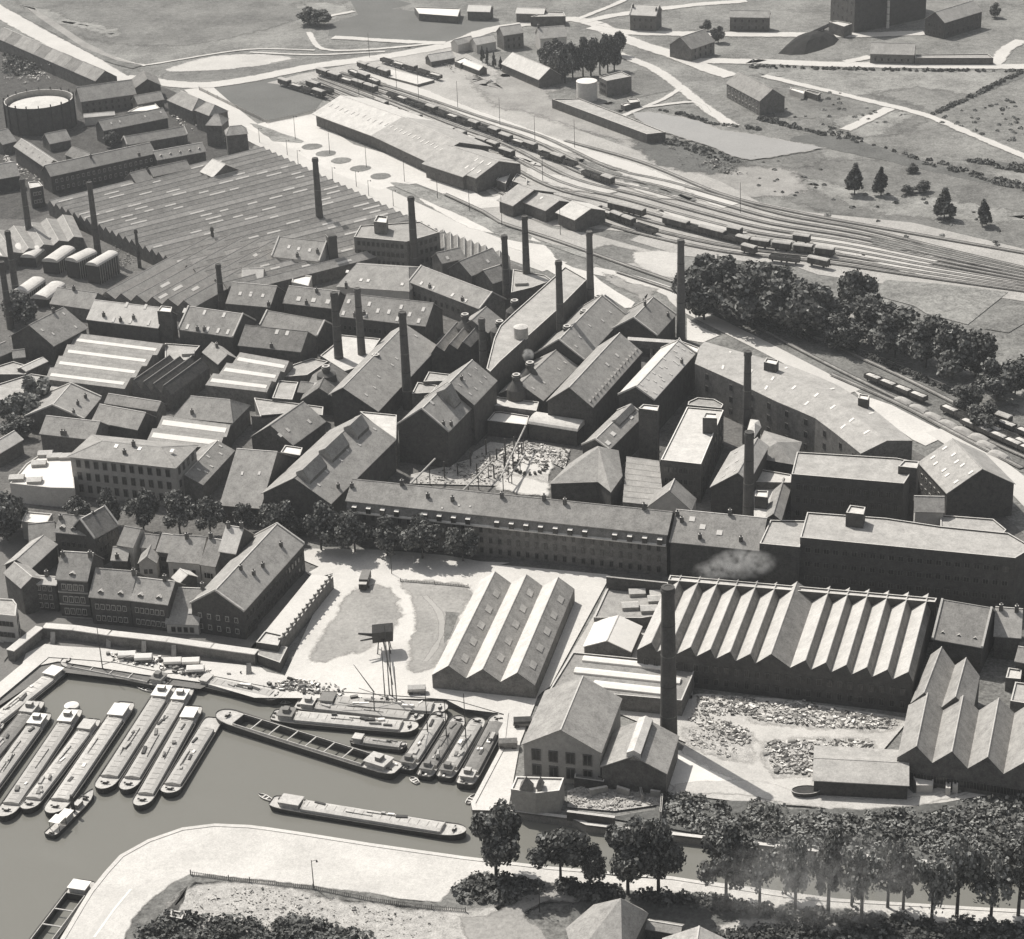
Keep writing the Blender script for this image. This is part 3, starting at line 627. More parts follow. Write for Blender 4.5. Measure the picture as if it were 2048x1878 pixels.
ground('pond_shore', PONDS, 'mud', zc[0]+.01, soft=4)
ground('pond_water', PONDS, 'pondwater', zc[0]+.02)
for i in range(9):
    o0 = -26+i*6.0
    track('%s track of the goods yard counted from the goods shed' % ORD[i], offline(YARD, o0*.55, o0), zt+.2*0+i*.001)
track('track along the far edge of the yard beside the pale cart road', 'c500,1090 1100,1260 1700,1500 d300,1560 1000,1690 2200,1900', zt)
track('track curving behind the planted strip of the street', 'b1500,1500 1800,1640 c0,1720 400,1848 g1000,290 1400,430 h0,600 700,900 1100,1080 1600,1330 2200,1640', zt+.012)
track('siding holding the open wagons behind the curved mill', 'g900,330 1400,500 h0,700 500,960 880,1150 1400,1400 2200,1760', zt+.013)
track('siding nearest the curved mill with the covered heaps', 'h600,1070 1100,1290 1500,1500 2000,1760', zt+.014)

quay_ring(NEAR, 9, 'quay', znq+.001, 'near_quay_edge')
_nw = [V2(v) for v in QW('x-60,1450 98,1318 130,1320 230,1328 335,1350 400,1350 560,1382 700,1388 890,1402')]; quay_ring(_nw, 5, 'sand', zsq+.001, 'north_quay_edge')
# ------------------------------------------------------------------ far buildings
FB = 'factory_building'
flat('shed', 'long low shed with a whitish flat roof left of the white roofed barn', 'shed', 'b1265,52 1620,64 1600,126 1300,104', 4.0, 'white')
gab('barn', 'small barn with a bright white roof above a dark wall at the top edge', 'barn', 'b1675,85 1845,90 1690,38', he=5, roof='white', wall='brick')
gab('shed', 'white roofed shed beside the road fork at the top of the picture', 'shed', 'c125,100 335,107 140,60', he=5, roof='white')
flat('shed', 'low dark shed by the fork, right of the white roofed shed', 'shed', 'c235,128 505,124 490,92 350,88', 5, 'felt')
gab('house', 'tall dark house with stepped gables standing alone above the main road', 'house', 'c1000,112 1200,122 1020,35', he=8.5, roof='pale', cop=True, win=(2, 4, 1.2, 1.8, 1.5, 3.6, 'd'), st='c1025,32 1215,60')
gab('house', 'square two storey house with a pale roof right of the stepped gable house', 'house', 'c1770,130 d138,128 c1790,82', he=7.5, roof='felt', win=(2, 5, 1.2, 1.8, 1.2, 3.4, 'd'))
flat('power_house', 'huge black building cut off by the top edge with a pale mast before it', FB, 'd590,150 765,245 1290,135 1120,30', 27, 'slate', 'brickdark', ground=True, win={0: (4, 5, 1.2, 2, 4, 5, 'd')})
chim('pale slender pole chimney in front of the huge black building at the top edge', 'd1018,-60', 'd1012,205', r=.9, m='pale', group=None)
gab('workshop', 'long dark workshop with a pale roof at the top right, gable towards the road', 'workshop', 'd1432,166 1706,82 1352,92', he=8.5, roof='felt', wall='brickdark', win=(2, 7, 1.3, 2, 1.2, 3.6, 'd'), winA=(2, 3, 1.3, 2, 1.2, 3.6, 'd'))
flat('coal_hopper', 'flat roofed coal hopper at the foot of the huge black building', 'hopper', 'd580,160 690,195 752,172 640,150', 6, 'pale')
gab('cottage', 'low cottage with a walled yard along the straight road, upper right', 'cottage', 'd885,393 1205,402 905,315', he=5, roof='felt', wall='brickmid', win=(1, 6, 1, 1.4, 1.5, 3, 'd'))
flat('garden_wall_yard', 'long low yard building running right from the roadside cottage', 'yard building', 'd1215,425 1790,425 1750,395 1215,400', 3.6, 'gravel', 'brick')
gab('house', 'solitary dark house with an arched side wall where the two roads meet', 'house', 'c1472,378 1652,318 1415,278', he=6.5, roof='tile', wall='brickmid', win=(2, 4, 1.2, 1.8, 1, 3.2, 'd'))
gab('house', 'pale roofed house left of the poplar clump beside the junction', 'house', 'c28,272 180,250 22,205', he=8, roof='felt', wall='brickmid', win=(2, 3, 1.2, 1.8, 1, 3.4, 'd'), winB=(2, 3, 1.2, 1.8, 1, 3.4, 'd'))
gab('house', 'house with a white gable wall partly hidden by the poplar clump', 'house', 'c310,298 512,280 292,216', he=7, roof='felt', wall='plaster', st='c255,170')
gab('cottage', 'pale roofed cottage with a bare white wall left of the garden wall', 'cottage', 'b1745,345 1892,318 1740,290', he=4.5, roof='pale', wall='plaster')
gab('cottage', 'cottage on the road bend whose gable faces the goods yard', 'cottage', 'b1600,345 1725,315 1570,308', he=4.5, roof='felt', wall='plaster')
gab('shed', 'low grey roofed shed left-most of the sheds near the road bend', 'shed', 'b1395,472 1575,442 1385,420', he=3, roof='pale')
flat('shed', 'tiny white topped lean-to between the two sheds near the road bend', 'shed', 'b1575,470 1620,488 1705,462 1650,438', 3, 'white')
gab('shed', 'white roofed shed right-most of the sheds near the road bend', 'shed', 'b1642,492 1765,540 1690,470', he=3, roof='white')
gab('barn', 'big barn with a large pale roof sloping to the yard beside the poplars', 'barn', 'c15,490 300,612 110,412', he=4.5, roof='pale', wall='brick')
flat('pump_house', 'flat roofed block standing beside the white oil tank', 'pump house', 'c762,592 822,622 1012,586 930,547', 8, 'felt', 'brickmid', win={0: (2, 3, 1.2, 1.6, 1.5, 3, 'd')})
flat('hut', 'small dark hut with a white lid right of the oil tank', 'hut', 'c980,762 1060,757 1078,780 1000,792', 3, 'pale')
flat('hut', 'lowest of the little huts below the pump house, white topped', 'hut', 'c930,802 980,786 1010,800 960,816', 2.4, 'white')
flat('long_shed', 'very long narrow shed with a pale roof beside the pond', 'shed', 'c400,762 1130,1032 1275,1016 960,890 610,756', 4.6, 'felt', 'brick')
gab('workshop', 'large old workshop with a grey roof and dark gable in the meadow', 'workshop', 'c1745,640 d72,742 c1875,572', he=7, roof='tile', wall='brickmid', win=(2, 9, 1.2, 1.8, 1, 3.2, 'w'), skg=None)
flat('shed', 'low white box shed touching the large meadow workshop', 'shed', 'd290,655 395,690 405,665 300,640', 3, 'white', 'plaster')
flat('shed', 'small dark shed right of the low white box shed', 'shed', 'd405,668 500,700 520,680 420,655', 3, 'slate')
# oil tank, gas holder
def tank(name, label, cat, c, h, r, m, mt, ring=False, base=0):
    L = V2(U(Q(c)[0], h)); o = empty(name, L, label, cat); b = MB()
    n = 36
    if ring:
        for k in range(n):
            a0, a1 = 2*pi*k/n, 2*pi*(k+1)/n; P = lambda a, rr, z: (L.x+cos(a)*rr, L.y+sin(a)*rr, z)
            b.poly([P(a0, r, 0), P(a1, r, 0), P(a1, r, h), P(a0, r, h)], m); b.poly([P(a0, r, h), P(a1, r, h), P(a1, r-.5, h), P(a0, r-.5, h)], 'coping'); b.poly([P(a0, r-.5, h), P(a1, r-.5, h), P(a1, r-.5, 0), P(a0, r-.5, 0)], 'stone')
        b.build('tank_wall', o)
        t = MB(); t.frus((L.x, L.y, .1), (L.x, L.y, h-2.6), r-2.2, r-2.2, n, 'zinc', True, 'pale'); t.frus((L.x, L.y, h-2.6), (L.x, L.y, h-1.6), r-2.6, r*.25, n, 'pale'); t.build('bell', o)
        for k in range(18):
            p = MB(); a = 2*pi*k/18; p.cbox((L.x+cos(a)*(r+.25), L.y+sin(a)*(r+.25)), (cos(a), sin(a)), .3, .2, 0, h+1.2, 'iron'); p.build('guide_post', o)
    else:
        b.frus((L.x, L.y, base), (L.x, L.y, h), r, r, n, m, True, mt); b.build('tank_wall', o)
        t = MB(); t.frus((L.x, L.y, h+.02), (L.x, L.y, h+.7), r+.1, .6, n, mt); t.build('tank_lid', o)
tank('oil_tank', 'white cylindrical oil tank beside the poplar clump', 'tank', 'c667,622', 9, 4.9, 'pale', 'white')
tank('gas_holder', 'great round gas holder with a dark wall and pale bell, far left', 'gas holder', 'a296,762', 13, 16, 'brickdark', 'pale', ring=True)
# avenue terrace, top left
def terrace(labelfmt, A, B, R, he, n, side=None, group=None, **k):
    a, b_, r = Q(A)[0], Q(B)[0], Q(R)[0]; A3 = U(a, he); B3 = U(b_, he)
    u = (B3-A3).normalized(); n_ = Vector((-u.y, u.x, 0))
    if side == 'R' and n_.x < 0 or side == 'L' and n_.x > 0 or (not side and n_.y < 0): n_ = -n_
    p = k.get('p', .7); d = ray(*r); t = (he+p*n_.dot(CP-A3)-H)/(d.z-p*n_.dot(d)); w = n_.dot(CP+d*t-A3)
    roofs = k.pop('roofs', ['tile', 'slate', 'tilelight'])
    for i in range(n):
        q0 = A3.lerp(B3, i/n+.001); q1 = A3.lerp(B3, (i+1)/n-.001)
        def px(v):
            l = CR.transposed() @ (v-CP); return (1024+F*l.x/-l.z, 939-F*l.y/-l.z)
        f = 'x%.3f,%.3f x%.3f,%.3f x%.3f,%.3f' % (px(q0)+px(q1)+r)
        gab('terraced_house', labelfmt % ORD[i], 'house', f, he=he, roof=roofs[i % len(roofs)], side=side, group=group, hw=w, over=.05, st=None, **k)
def PX(v):
    l = CR.transposed() @ (Vector(v)-CP); return (1024+F*l.x/-l.z, 939-F*l.y/-l.z)
terrace('%s terraced house from the top left corner along the wide avenue', 'a-40,290', 'a735,628', 'a870,572', 6.5, 10, group='terrace along the avenue')
gab('house', 'long grey roofed house block behind the gas holder', 'house', 'a625,782 1045,722 600,672', he=6.5, roof='tilelight', p=.8, win=(2, 8, 1.1, 1.6, .8, 2.9, 'd'))
gab('house', 'dark house with a broad gable at the avenue junction', 'house', 'a1235,655 1205,590 1120,578', he=7.5, roof='slate', wall='brickdark', side='L', p=.6)
gab('house', 'low roofed house left of the corner houses below the junction', 'house', 'a1062,800 1260,765 1062,735', he=5, roof='tilelight')
gab('house', 'corner house with a hipped roof where the crossing street begins', 'house', 'a1290,772 1482,855 1400,705', he=7, roof='tilelight', hip=.6)
for i, (A, he) in enumerate((('a1505,850 1612,892 1590,785', 9), ('a1585,965 1705,968 1620,882', 9.5), ('a1745,1045 1905,1030 1775,975', 10.5))):
    gab('house', 'street corner house beside the pale street, %s of three stepping down to the weaving shed' % ORD[i], 'house', A, he=he, roof='tilelight', wall='brick', winB=(2, 3, 1.1, 1.6, 1.5, 3.2, 'w'), hip=.5, group='corner houses')
gab('warehouse', 'long dark roofed warehouse right of the gas holder', 'warehouse', 'a800,1005 1290,905 790,925', he=7, roof='tile', wall='brickdark')
gab('house', 'row building with evenly spaced party walls below the long dark warehouse', 'house', 'a980,1115 1440,1035 955,1055', he=4.5, roof='tile', cop=True)
gab('mill_dwelling', 'long two storey range with many white windows facing the weaving shed', 'house', 'a392,1357 1195,1180 700,1197', he=8, roof='tile', wall='brickdark', win=(2, 19, 1.0, 1.6, 1.3, 3.3, 'w'), st='a1075,1180 700,1190')
gab('house', 'diagonal wing running from the two storey range up to the left edge', 'house', 'a110,1125 355,1292 150,1060', he=8, roof='tilelight', wall='brickdark', dorm=(5, .4))
gab('house', 'lower wing continuing the two storey range to the right', 'house', 'a1212,1232 1582,1165 1540,1102', he=6, roof='tilelight', wall='brick', dorm=(5, .3))
gab('house', 'light roofed house at the left edge below the gas holder', 'house', 'a20,1112 122,1085 80,985', he=5, roof='tilelight')
gab('shed', 'shed with two pale posts under the gas holder', 'shed', 'a385,1107 542,1075 310,1040', he=4, roof='tilelight')
gab('shed', 'narrow shed inside the angle of the two storey range', 'shed', 'a505,1190 640,1245 560,1130', he=4, roof='slate')
gab('shed', 'shed abutting the back edge of the weaving shed, left one of two', 'shed', 'a1060,1420 1172,1390 1040,1325', he=6, roof='tile')
gab('shed', 'shed abutting the back edge of the weaving shed, right one of two', 'shed', 'a1182,1358 1465,1298 1130,1300', he=7, roof='tile')
gab('engine_house', 'pale roofed engine house with a dark gable at the corner of the weaving shed', 'engine house', 'a1545,1322 1640,1362 1722,1262', he=7, roof='pale', wall='brick', p=.6)
gab('house', 'house cut by the left edge beside the two leftmost chimneys', 'house', 'a-60,1385 150,1350 60,1255', he=6, roof='tilelight', wall='brickdark')
flat('house', 'small flat topped house beneath the left end of the two storey range', 'house', 'a230,1450 330,1430 300,1395 215,1400', 9, 'pale', 'brickdark', win={0: (2, 3, 1, 1.5, 2, 3.4, 'w')})
gab('shed', 'long low back building between the houses and the gas holder', 'shed', 'a650,905 880,885 650,880', he=4, roof='zinc', wall='plaster', p=.5)
flat('shed', 'group of white flat roofs behind the corner houses', 'shed', 'a980,860 1150,850 1230,830 1180,780 1060,820', 4, 'white', 'plaster')
# the giant weaving shed
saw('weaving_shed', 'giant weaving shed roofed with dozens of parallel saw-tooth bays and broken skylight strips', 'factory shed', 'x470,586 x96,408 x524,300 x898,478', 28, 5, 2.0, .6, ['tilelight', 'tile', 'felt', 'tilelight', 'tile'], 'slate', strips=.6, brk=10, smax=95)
saw('weaving_shed', 'narrow saw-tooth shed beside the street behind the tall mill block', 'factory shed', 'f1990,420 1470,190 b1460,1780 f2002,210', 10, 5, 1.5, .4, 'tile', 'slate')
flat('factory_shed', 'low flat roofed shed ending in a point beside the street behind the spine building', 'factory shed', 'g85,480 250,440 400,385 350,348 100,300', 6, 'felt', lan='g160,400')
gab('factory_shed', 'pitched shed left of the thin right-hand chimneys with one white skylight', 'factory shed', 'f1480,256 1655,215 1470,170', he=7, roof='tile', sk='f1520,215')
gab('factory_shed', 'pitched shed with a white skylight beside the street saw-tooth shed', 'factory shed', 'f1705,350 1950,250 1655,225', he=7, roof='tile', sk='f1830,240')
gab('factory_shed', 'dark shed wedge below the pitched shed with a white skylight', 'factory shed', 'f1870,410 1990,370 1835,300', he=6.5, roof='slate')
# goods yard sheds
GS, _i = gab('goods_shed', 'very long goods shed with a bleached roof stepping wider towards the right end', 'goods shed', 'b507,872 965,1040 672,727', he=6.3, p=.32, roof='pale', wall='brick', over=1.4, skg=(1, 11, .6, 2.2, .1), skm='zinc')
gab('x', '', '', 'b965,1040 1372,1232 b1195,910', he=6.3, p=.32, roof='felt', wall='brick', over=1.4, into=GS, skg=(1, 12, .6, 2.2, .1), skm='white')
gab('x', '', '', 'b1352,1256 1640,1350 b1890,1235', he=6.6, p=.32, roof='felt', wall='brick', over=1.2, into=GS)
gab('x', '', '', 'b1600,1320 1742,1368 b1890,1235', he=6.9, p=.34, roof='felt', wall='brick', over=.6, into=GS, skg=(2, 3, .8, 2.2, .1), skm='white')
flat('hut', 'whitish hut leaning on the right end of the long goods shed', 'hut', 'b1895,1385 c42,1412 c88,1322 b1960,1300', 4, 'white', 'brick')
flat('hut', 'dark square hut right of the whitish hut at the end of the goods shed', 'hut', 'c92,1392 205,1430 208,1372 130,1335', 4, 'felt', 'brick')
CS, _i = gab('carriage_shed', 'dark sided carriage shed whose three grey roofs step down to the right', 'shed', 'c-5,1540 100,1578 105,1408', he=5.5, p=.35, roof='felt', wall='brick', over=.8)
gab('x', '', '', 'c150,1537 352,1615 452,1546', he=5.5, p=.35, roof='felt', wall='brick', over=.8, into=CS, sk='c320,1525')
gab('x', '', '', 'c447,1634 577,1687 682,1600', he=5.5, p=.35, roof='pale', wall='brick', over=.8, into=CS)
flat('loading_platform', 'long white loading platform between the upper wagon rows', 'platform', 'b1065,590 1290,650 1420,615 1080,530', 1.4, 'sand', 'brickmid', par=.05)
# ------------------------------------------------------------------ left part of the works
saw('factory_shed', 'cluster of small saw-tooth roofs with white lights behind the leftmost chimneys', 'factory shed', 'e-60,240 640,60 e560,-110 e-200,60', 6, 5, 1.4, .4, 'tilelight', 'tile', strips=.3, brk=7)
for i, (A, B, R, c) in enumerate((('e175,175', 'e255,115', 'e130,130', 'behind the leftmost chimney'), ('e270,215', 'e350,150', 'e235,170', 'second from the left in the upper row'), ('e445,250', 'e580,155', 'e400,205', 'third from the left in the upper row'),
                               ('e600,250', 'e745,180', 'e570,205', 'with tall slatted walls, left of the pair'), ('e755,280', 'e910,190', 'e725,240', 'with tall slatted walls, right of the pair'), ('e215,490', 'e350,395', 'e170,445', 'in the lower row, left one'), ('e370,535', 'e505,430', 'e325,485', 'in the lower row beside the tree'))):
    r_, inf = gab('drying_kiln', 'barrel roofed drying kiln %s' % c, 'kiln', '%s %s %s' % (A, B, R), he=[4, 4, 5, 7, 7.5, 3.5, 3.5][i], p=.42, roof='pale', wall='iron', barrel=True, group='barrel roofed kilns')
    for fl in (0, 1):
        P0 = inf['A']+inf['n']*2*inf['w']*fl+inf['n']*(.12 if fl else -.12)
        b = MB()
        for k in range(9):
            q = P0+inf['u']*inf['L']*(k+.5)/9; b.cbox(q, inf['u'], .12, .12, 0, inf['he'], 'stone')
        b.build('buttress_slats', r_)
saw('factory_shed', 'broad field of diagonal sheds with long light strips in the middle of the left half', 'factory shed', 'e770,520 1490,600 f380,140 e1620,60', 6, 5.0, 2.6, .42, 'tilelight', 'tilelight', strips=.3, brk=9, wall='brickmid')
gab('factory_building', 'low grey roofed range left of the long dark walled range', FB, 'e390,565 690,607 480,450', he=5, roof='tilelight', wall='brickmid', st='e570,440')
gab('warehouse', 'big diamond shaped grey roof with a black gable, far left below the kilns', 'warehouse', 'e412,885 662,752 245,724', he=8, p=.6, roof='tile', wall='brickdark', st='e400,600', over=.6)
gab('factory_building', 'pale roofed left half of the long range split by a square black tower', FB, 'e672,686 1215,752 800,550', he=9, roof='pale', wall='brickdark', sk='e975,575 1120,590 875,690 1005,700 1145,715', skw=(1, 2), st='e800,640 930,680 1030,660')
gab('factory_building', 'darker roofed right half of the long range split by a square black tower', FB, 'e1378,762 1792,822 1600,612', he=9, roof='tile', wall='brickdark', cop=True, sk='e1420,620 1575,635 1725,655 1445,745 1600,765 1680,775 1755,785', skw=(1, 2), st='e1520,750 1575,750')
flat('stair_tower', 'square black stair tower with a white lid rising from the long left range', 'tower', 'e1210,622 1315,632 1325,592 1240,582', 15, 'white', 'brickdark')
saw('factory_shed', 'low grey shed with rows of white light strips under the black tower range', 'factory shed', 'e350,1150 610,795 1290,880 960,1225', 4, 5.5, 1.6, .6, 'tilelight', 'slate', strips=.26, wall='brickmid')
flat('factory_shed', 'flat grey roof with one white light beside the small black gable', 'factory shed', 'e1270,1000 1450,1000 1540,890 1270,870', 5.2, 'felt', lan='e1450,940')
flat('factory_shed', 'large flat grey roof at the left edge above the trees', 'factory shed', 'e-60,1330 430,1310 640,1190 400,1130 240,1105 -60,1200', 4, 'felt', 'brickmid')
gab('shed', 'small diamond roofed house with a black gable right of the light strips', 'shed', 'e1560,942 1680,1035 1652,884', he=6.5, roof='tilelight', wall='brickdark', over=.2, st='e1670,880')
saw('factory_shed', 'four steep black saw-tooth lights lying diagonally below the light strip shed', 'factory shed', 'e1015,1215 1320,1275 1610,1060 1290,1025', 4, 6, 3.2, .3, 'tilelight', 'brickdark', wall='brick')
saw('factory_shed', 'pale hall with three long white roof lights left of the foreground chimneys', 'factory shed', 'e1580,1195 1890,950 f330,1020 f130,1250', 3, 6.5, 1.8, .6, 'tilelight', 'slate', strips=.3, wall='brickmid')
gab('factory_building', 'roof with one long white light under the four black saw-teeth, rear one', FB, 'e810,1330 1205,1392 830,1262', he=6, roof='tile', wall='brickmid')
gab('factory_building', 'plain grey roof in front of the roof with one long white light', FB, 'e712,1470 1057,1535 742,1340', he=6, roof='tilelight', wall='brickdark')
gab('factory_building', 'parapeted diagonal roof with several stacks above the left trees', FB, 'e640,1455 775,1290 440,1310', he=5, p=.45, roof='tilelight', wall='brick', cop=True, st='e600,1320 560,1400 660,1270')
gab('house', 'house with a plain grey roof and dark wall behind the palace-like block', 'house', 'e312,1566 716,1612 350,1432', he=6, roof='tilelight', wall='brick', st='e480,1550 500,1555')
gab('factory_building', 'hipped roof with a dark pentagonal dormer near the two white light rows', FB, 'e1340,1440 1790,1485 1460,1280', he=6.5, roof='tilelight', hip=.5, st='e1480,1390', dorm=(1, .35, 1.4))
saw('factory_shed', 'low shed with two broad rows of white lights behind the palace-like block', 'factory shed', 'e1130,1625 1285,1430 1800,1500 1690,1690', 2, 5.5, 1.6, .6, 'tilelight', 'slate', strips=.4, wall='brickdark')
gab('office_building', 'stately pale block with arched windows and a low hipped roof beside the left trees', 'office building', 'e540,1742 1345,1828 900,1640', he=13.5, p=.3, roof='tilelight', wall='stone', hip=1, over=.7, win=(3, 11, 1.5, 2.6, 1.6, 4.2, 'd'), winB=(3, 4, 1.4, 2.4, 1.6, 4.2, 'd'), sk='e895,1665 1075,1685 1325,1700', st='e1030,1640 960,1700')
gab('shed', 'pale roofed shed cut by the left edge near the twin trees', 'shed', 'e-10,1720 172,1612 100,1555', he=5, roof='pale')
gab('shed', 'shed with a pale roof below the large flat roof at the left edge', 'shed', 'e200,1087 362,1012 250,1020', he=5, p=.4, roof='pale')
gab('shed', 'small pointed roof among the shadows at the left edge', 'shed', 'e105,985 190,975 140,925', he=4.5, roof='tilelight')
flat('shed', 'flat roof touching the left edge under the big diamond roof', 'shed', 'e-60,1110 190,1110 270,1060 100,1010 -60,1060', 4.5, 'felt')
gab('house', 'dark house with a grey roof at the left edge level with the diamond roof', 'house', 'e-50,990 95,930 20,870', he=6, roof='tile', wall='brickdark')
flat('pavilion', 'cluster of bright white flat roofs with box lights left of the palace-like block', 'pavilion', 'i75,178 385,212 575,216 e552,1735 330,1712 200,1800', 6.5, 'white', 'plaster', win={}, lan='i130,130 265,150 e300,1790 e420,1735 e515,1735 e350,1715')
# ------------------------------------------------------------------ centre
gab('factory_building', 'pale walled three storey house with two rows of windows beside the tall block', FB, 'f170,202 530,240 240,58', he=7.5, roof='tilelight', wall='plaster', win=(2, 8, 1.1, 1.7, 1.2, 3.2, 'd'), sk='f300,130 375,145 460,155', cop=True, st='f365,180 520,150')
flat('shed', 'white roofed lean-to at the foot of the pale walled house, left one', 'shed', 'f105,352 285,372 300,318 120,300', 5, 'white', 'plaster')
flat('shed', 'white roofed lean-to at the foot of the pale walled house, right one', 'shed', 'f320,400 450,430 475,352 335,338', 5, 'white', 'plaster')
gab('shed', 'whitish diamond roof left of the pale walled house', 'shed', 'f-60,400 95,395 -20,300', he=5, roof='pale', wall='plaster')
MBK, mp = flat('mill_block', 'tall square brown mill block with rows of windows behind the middle chimneys', FB, 'f800,52 1205,88 1460,15 b1310,1705 b850,1735', 12.5, 'tilelight', 'brickmid', win={0: (3, 10, 1.3, 1.9, 2, 3.6, 'd'), 1: (3, 6, 1.3, 1.9, 2, 3.6, 'd')})
flat('roof_cabin', 'box shaped cabin with an open white top standing on the tall square mill block', 'cabin', 'b952,1705 1050,1715 1060,1665 980,1655', 17, 'white', 'brickmid', base=12.2, par=.8)
gab('factory_building', 'broad light roof with a long white light in front of the tall square mill block', FB, 'f668,435 1222,472 760,262', he=6.5, p=.35, roof='tilelight', wall='plaster', hip=.3, sk='f855,385 910,390 1172,418 750,320', st='f720,455')
gab('factory_building', 'long slanting grey roof with a pale eaves line right of the light roof', FB, 'f1228,398 1768,606 1312,277', he=8, roof='tilelight', wall='brickmid', cop=True, sk='f1320,410 1410,447 1560,500 1660,545', win=(1, 12, 1.2, 1.8, 3, 3, 'd'), st='f1385,420 1635,520')
gab('factory_building', 'grey roof with white lights at the left end of the middle row of roofs', FB, 'e1745,562 f150,592 e1760,402', he=7, roof='tile', wall='brickdark', sk='e1850,490 1930,500 f8,490 f100,505', st='f160,560')
gab('factory_building', 'grey roof with three bright lights, second in the middle row of roofs', FB, 'f258,560 640,602 290,432', he=7, roof='tile', wall='brickdark', sk='f375,530 490,540 600,552', skw=(1.6, 1.8), st='f430,560 515,455')
gab('factory_building', 'long grey roof dotted with white lights, right end of the middle row of roofs', FB, 'f690,662 1348,738 735,490', he=9, roof='tile', wall='brickdark', sk='f760,550 920,570 985,622 1070,630 1165,593 1230,650 1335,612 1135,685 1300,700 720,640 890,655', skw=(1.1, 1.8), win=(1, 16, 1.1, 1.7, 4, 3, 'd'), st='f805,650 880,630')
gab('factory_building', 'grey roof with a small side gable in front of the middle row', FB, 'f80,732 518,812 122,622', he=7, roof='tile', wall='brickdark', cop=True, dorm=(1, .4, 1.8))
gab('factory_building', 'dark grey roof in front of the roof with a small side gable', FB, 'e1840,886 f388,936 f100,750', he=8, roof='slate', wall='brickdark', sk='f208,785 287,795', skw=(1.2, 1.8), st='f165,880')
flat('factory_shed', 'pale terrace of flat roofs behind the two slender foreground chimneys', 'factory shed', 'f700,805 1005,835 870,1040 730,1085 540,965 640,885', 5, 'pale', 'brickmid')
flat('factory_shed', 'pale flat roof left of the pale terrace, stepping lower', 'factory shed', 'f245,1130 440,1115 600,1010 480,985 330,1035', 5, 'felt', 'brickmid')
gab('factory_building', 'dark peaked roof with a kiln chimney between the flat roofs', FB, 'f680,1310 765,1120 590,1090', he=5.5, p=.7, roof='slate', wall='brickdark')
gab('factory_building', 'small roof with one square light left of the dark peaked roof', FB, 'f372,1245 590,1268 430,1175', he=6, roof='tile', wall='brickdark', sk='f515,1195', skw=(2.2, 1.8))
flat('factory_shed', 'square flat roof between the pale hall and the small roof with one light', 'factory shed', 'f170,1292 325,1305 372,1170 222,1157', 6, 'felt', 'brickdark')
K1, _i = gab('kiln_house', 'long kiln house with stacks casting long shadows on a broad grey roof', 'kiln house', 'f975,1378 1425,895 700,1230', he=8, p=.6, roof='tilelight', wall='brickdark', over=1.0, ridge='coping', fw=.4)
saw('factory_shed', 'saw-tooth shed with a tall black wall between the kiln house and the spine building', 'factory shed', 'f1395,950 1700,905 f1830,760 1560,760', 3, 8, 2.5, .4, 'pale', 'slate', wall='brickdark')
gab('factory_building', 'small gabled roof tucked against the spine building', FB, 'f1830,790 1935,690 1740,665', he=9, roof='tilelight', wall='brick')
flat('factory_shed', 'low pale stepped roofs at the foot of the tallest middle chimney, lower one', 'factory shed', 'f1245,1260 1400,1250 1445,1195 1290,1170', 6, 'felt', 'brickmid')
flat('factory_shed', 'low pale stepped roofs at the foot of the tallest middle chimney, upper one', 'factory shed', 'f1335,1165 1490,1160 1545,1110 1375,1090', 7, 'felt', 'brickmid')
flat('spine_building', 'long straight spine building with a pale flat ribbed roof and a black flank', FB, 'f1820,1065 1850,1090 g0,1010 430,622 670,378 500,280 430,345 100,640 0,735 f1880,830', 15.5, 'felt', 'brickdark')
tank('roof_hopper', 'round hopper standing on the roof of the long spine building', 'hopper', 'g160,745', 19, 2.4, 'felt', 'pale', base=15)
flat('factory_shed', 'long flat light roofs crossing behind the stepped gable hall', 'factory shed', 'e2002,1430 f10,1432 390,1400 560,1425 565,1360 30,1290', 5, 'felt', 'brickmid')
gab('factory_building', 'gabled roof with two white lights and a black gable above the stepped gable hall', FB, 'f330,1655 577,1475 240,1445', he=7, roof='tilelight', wall='brickdark', sk='f455,1475 230,1580 290,1540', over=.3)
flat('factory_building', 'flat pale roof behind the stepped gable hall', FB, 'f845,1395 1130,1422 1125,1610 1100,1610', 10, 'pale', 'brickmid')
flat('shed', 'boxy white topped shed left of the stepped gable hall', 'shed', 'f235,1710 385,1735 405,1675 270,1655', 8, 'white', 'brickdark')
gab('factory_shed', 'tile roofed shed with a black wall left of the stepped gable hall', 'factory shed', 'i1700,345 2002,370 e1990,1700', he=6, p=.6, roof='tilelight', wall='brickdark')
gab('factory_shed', 'narrow shed right of the palace-like block', 'factory shed', 'i1560,190 e1800,1700 e1640,1660', he=6, p=.5, roof='tile', wall='brickmid')
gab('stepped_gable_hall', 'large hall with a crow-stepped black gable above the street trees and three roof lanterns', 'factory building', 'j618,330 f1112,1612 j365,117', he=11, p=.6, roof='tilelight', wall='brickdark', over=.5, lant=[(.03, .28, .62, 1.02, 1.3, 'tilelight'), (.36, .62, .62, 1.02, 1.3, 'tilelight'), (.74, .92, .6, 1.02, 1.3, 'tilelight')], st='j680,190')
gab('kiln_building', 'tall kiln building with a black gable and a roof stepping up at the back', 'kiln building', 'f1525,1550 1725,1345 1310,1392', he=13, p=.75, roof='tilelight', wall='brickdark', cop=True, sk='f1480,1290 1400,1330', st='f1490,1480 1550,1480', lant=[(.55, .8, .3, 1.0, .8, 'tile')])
gab('kiln_building', 'raised rear kiln building with a chequered roof behind the tall black gable', 'kiln building', 'f1722,1342 1895,1160 1702,1012', he=14.5, p=.75, roof='tilelight', wall='brickdark', skg=(2, 4, .6, 1.2), skm='pale', st='f1630,1130')
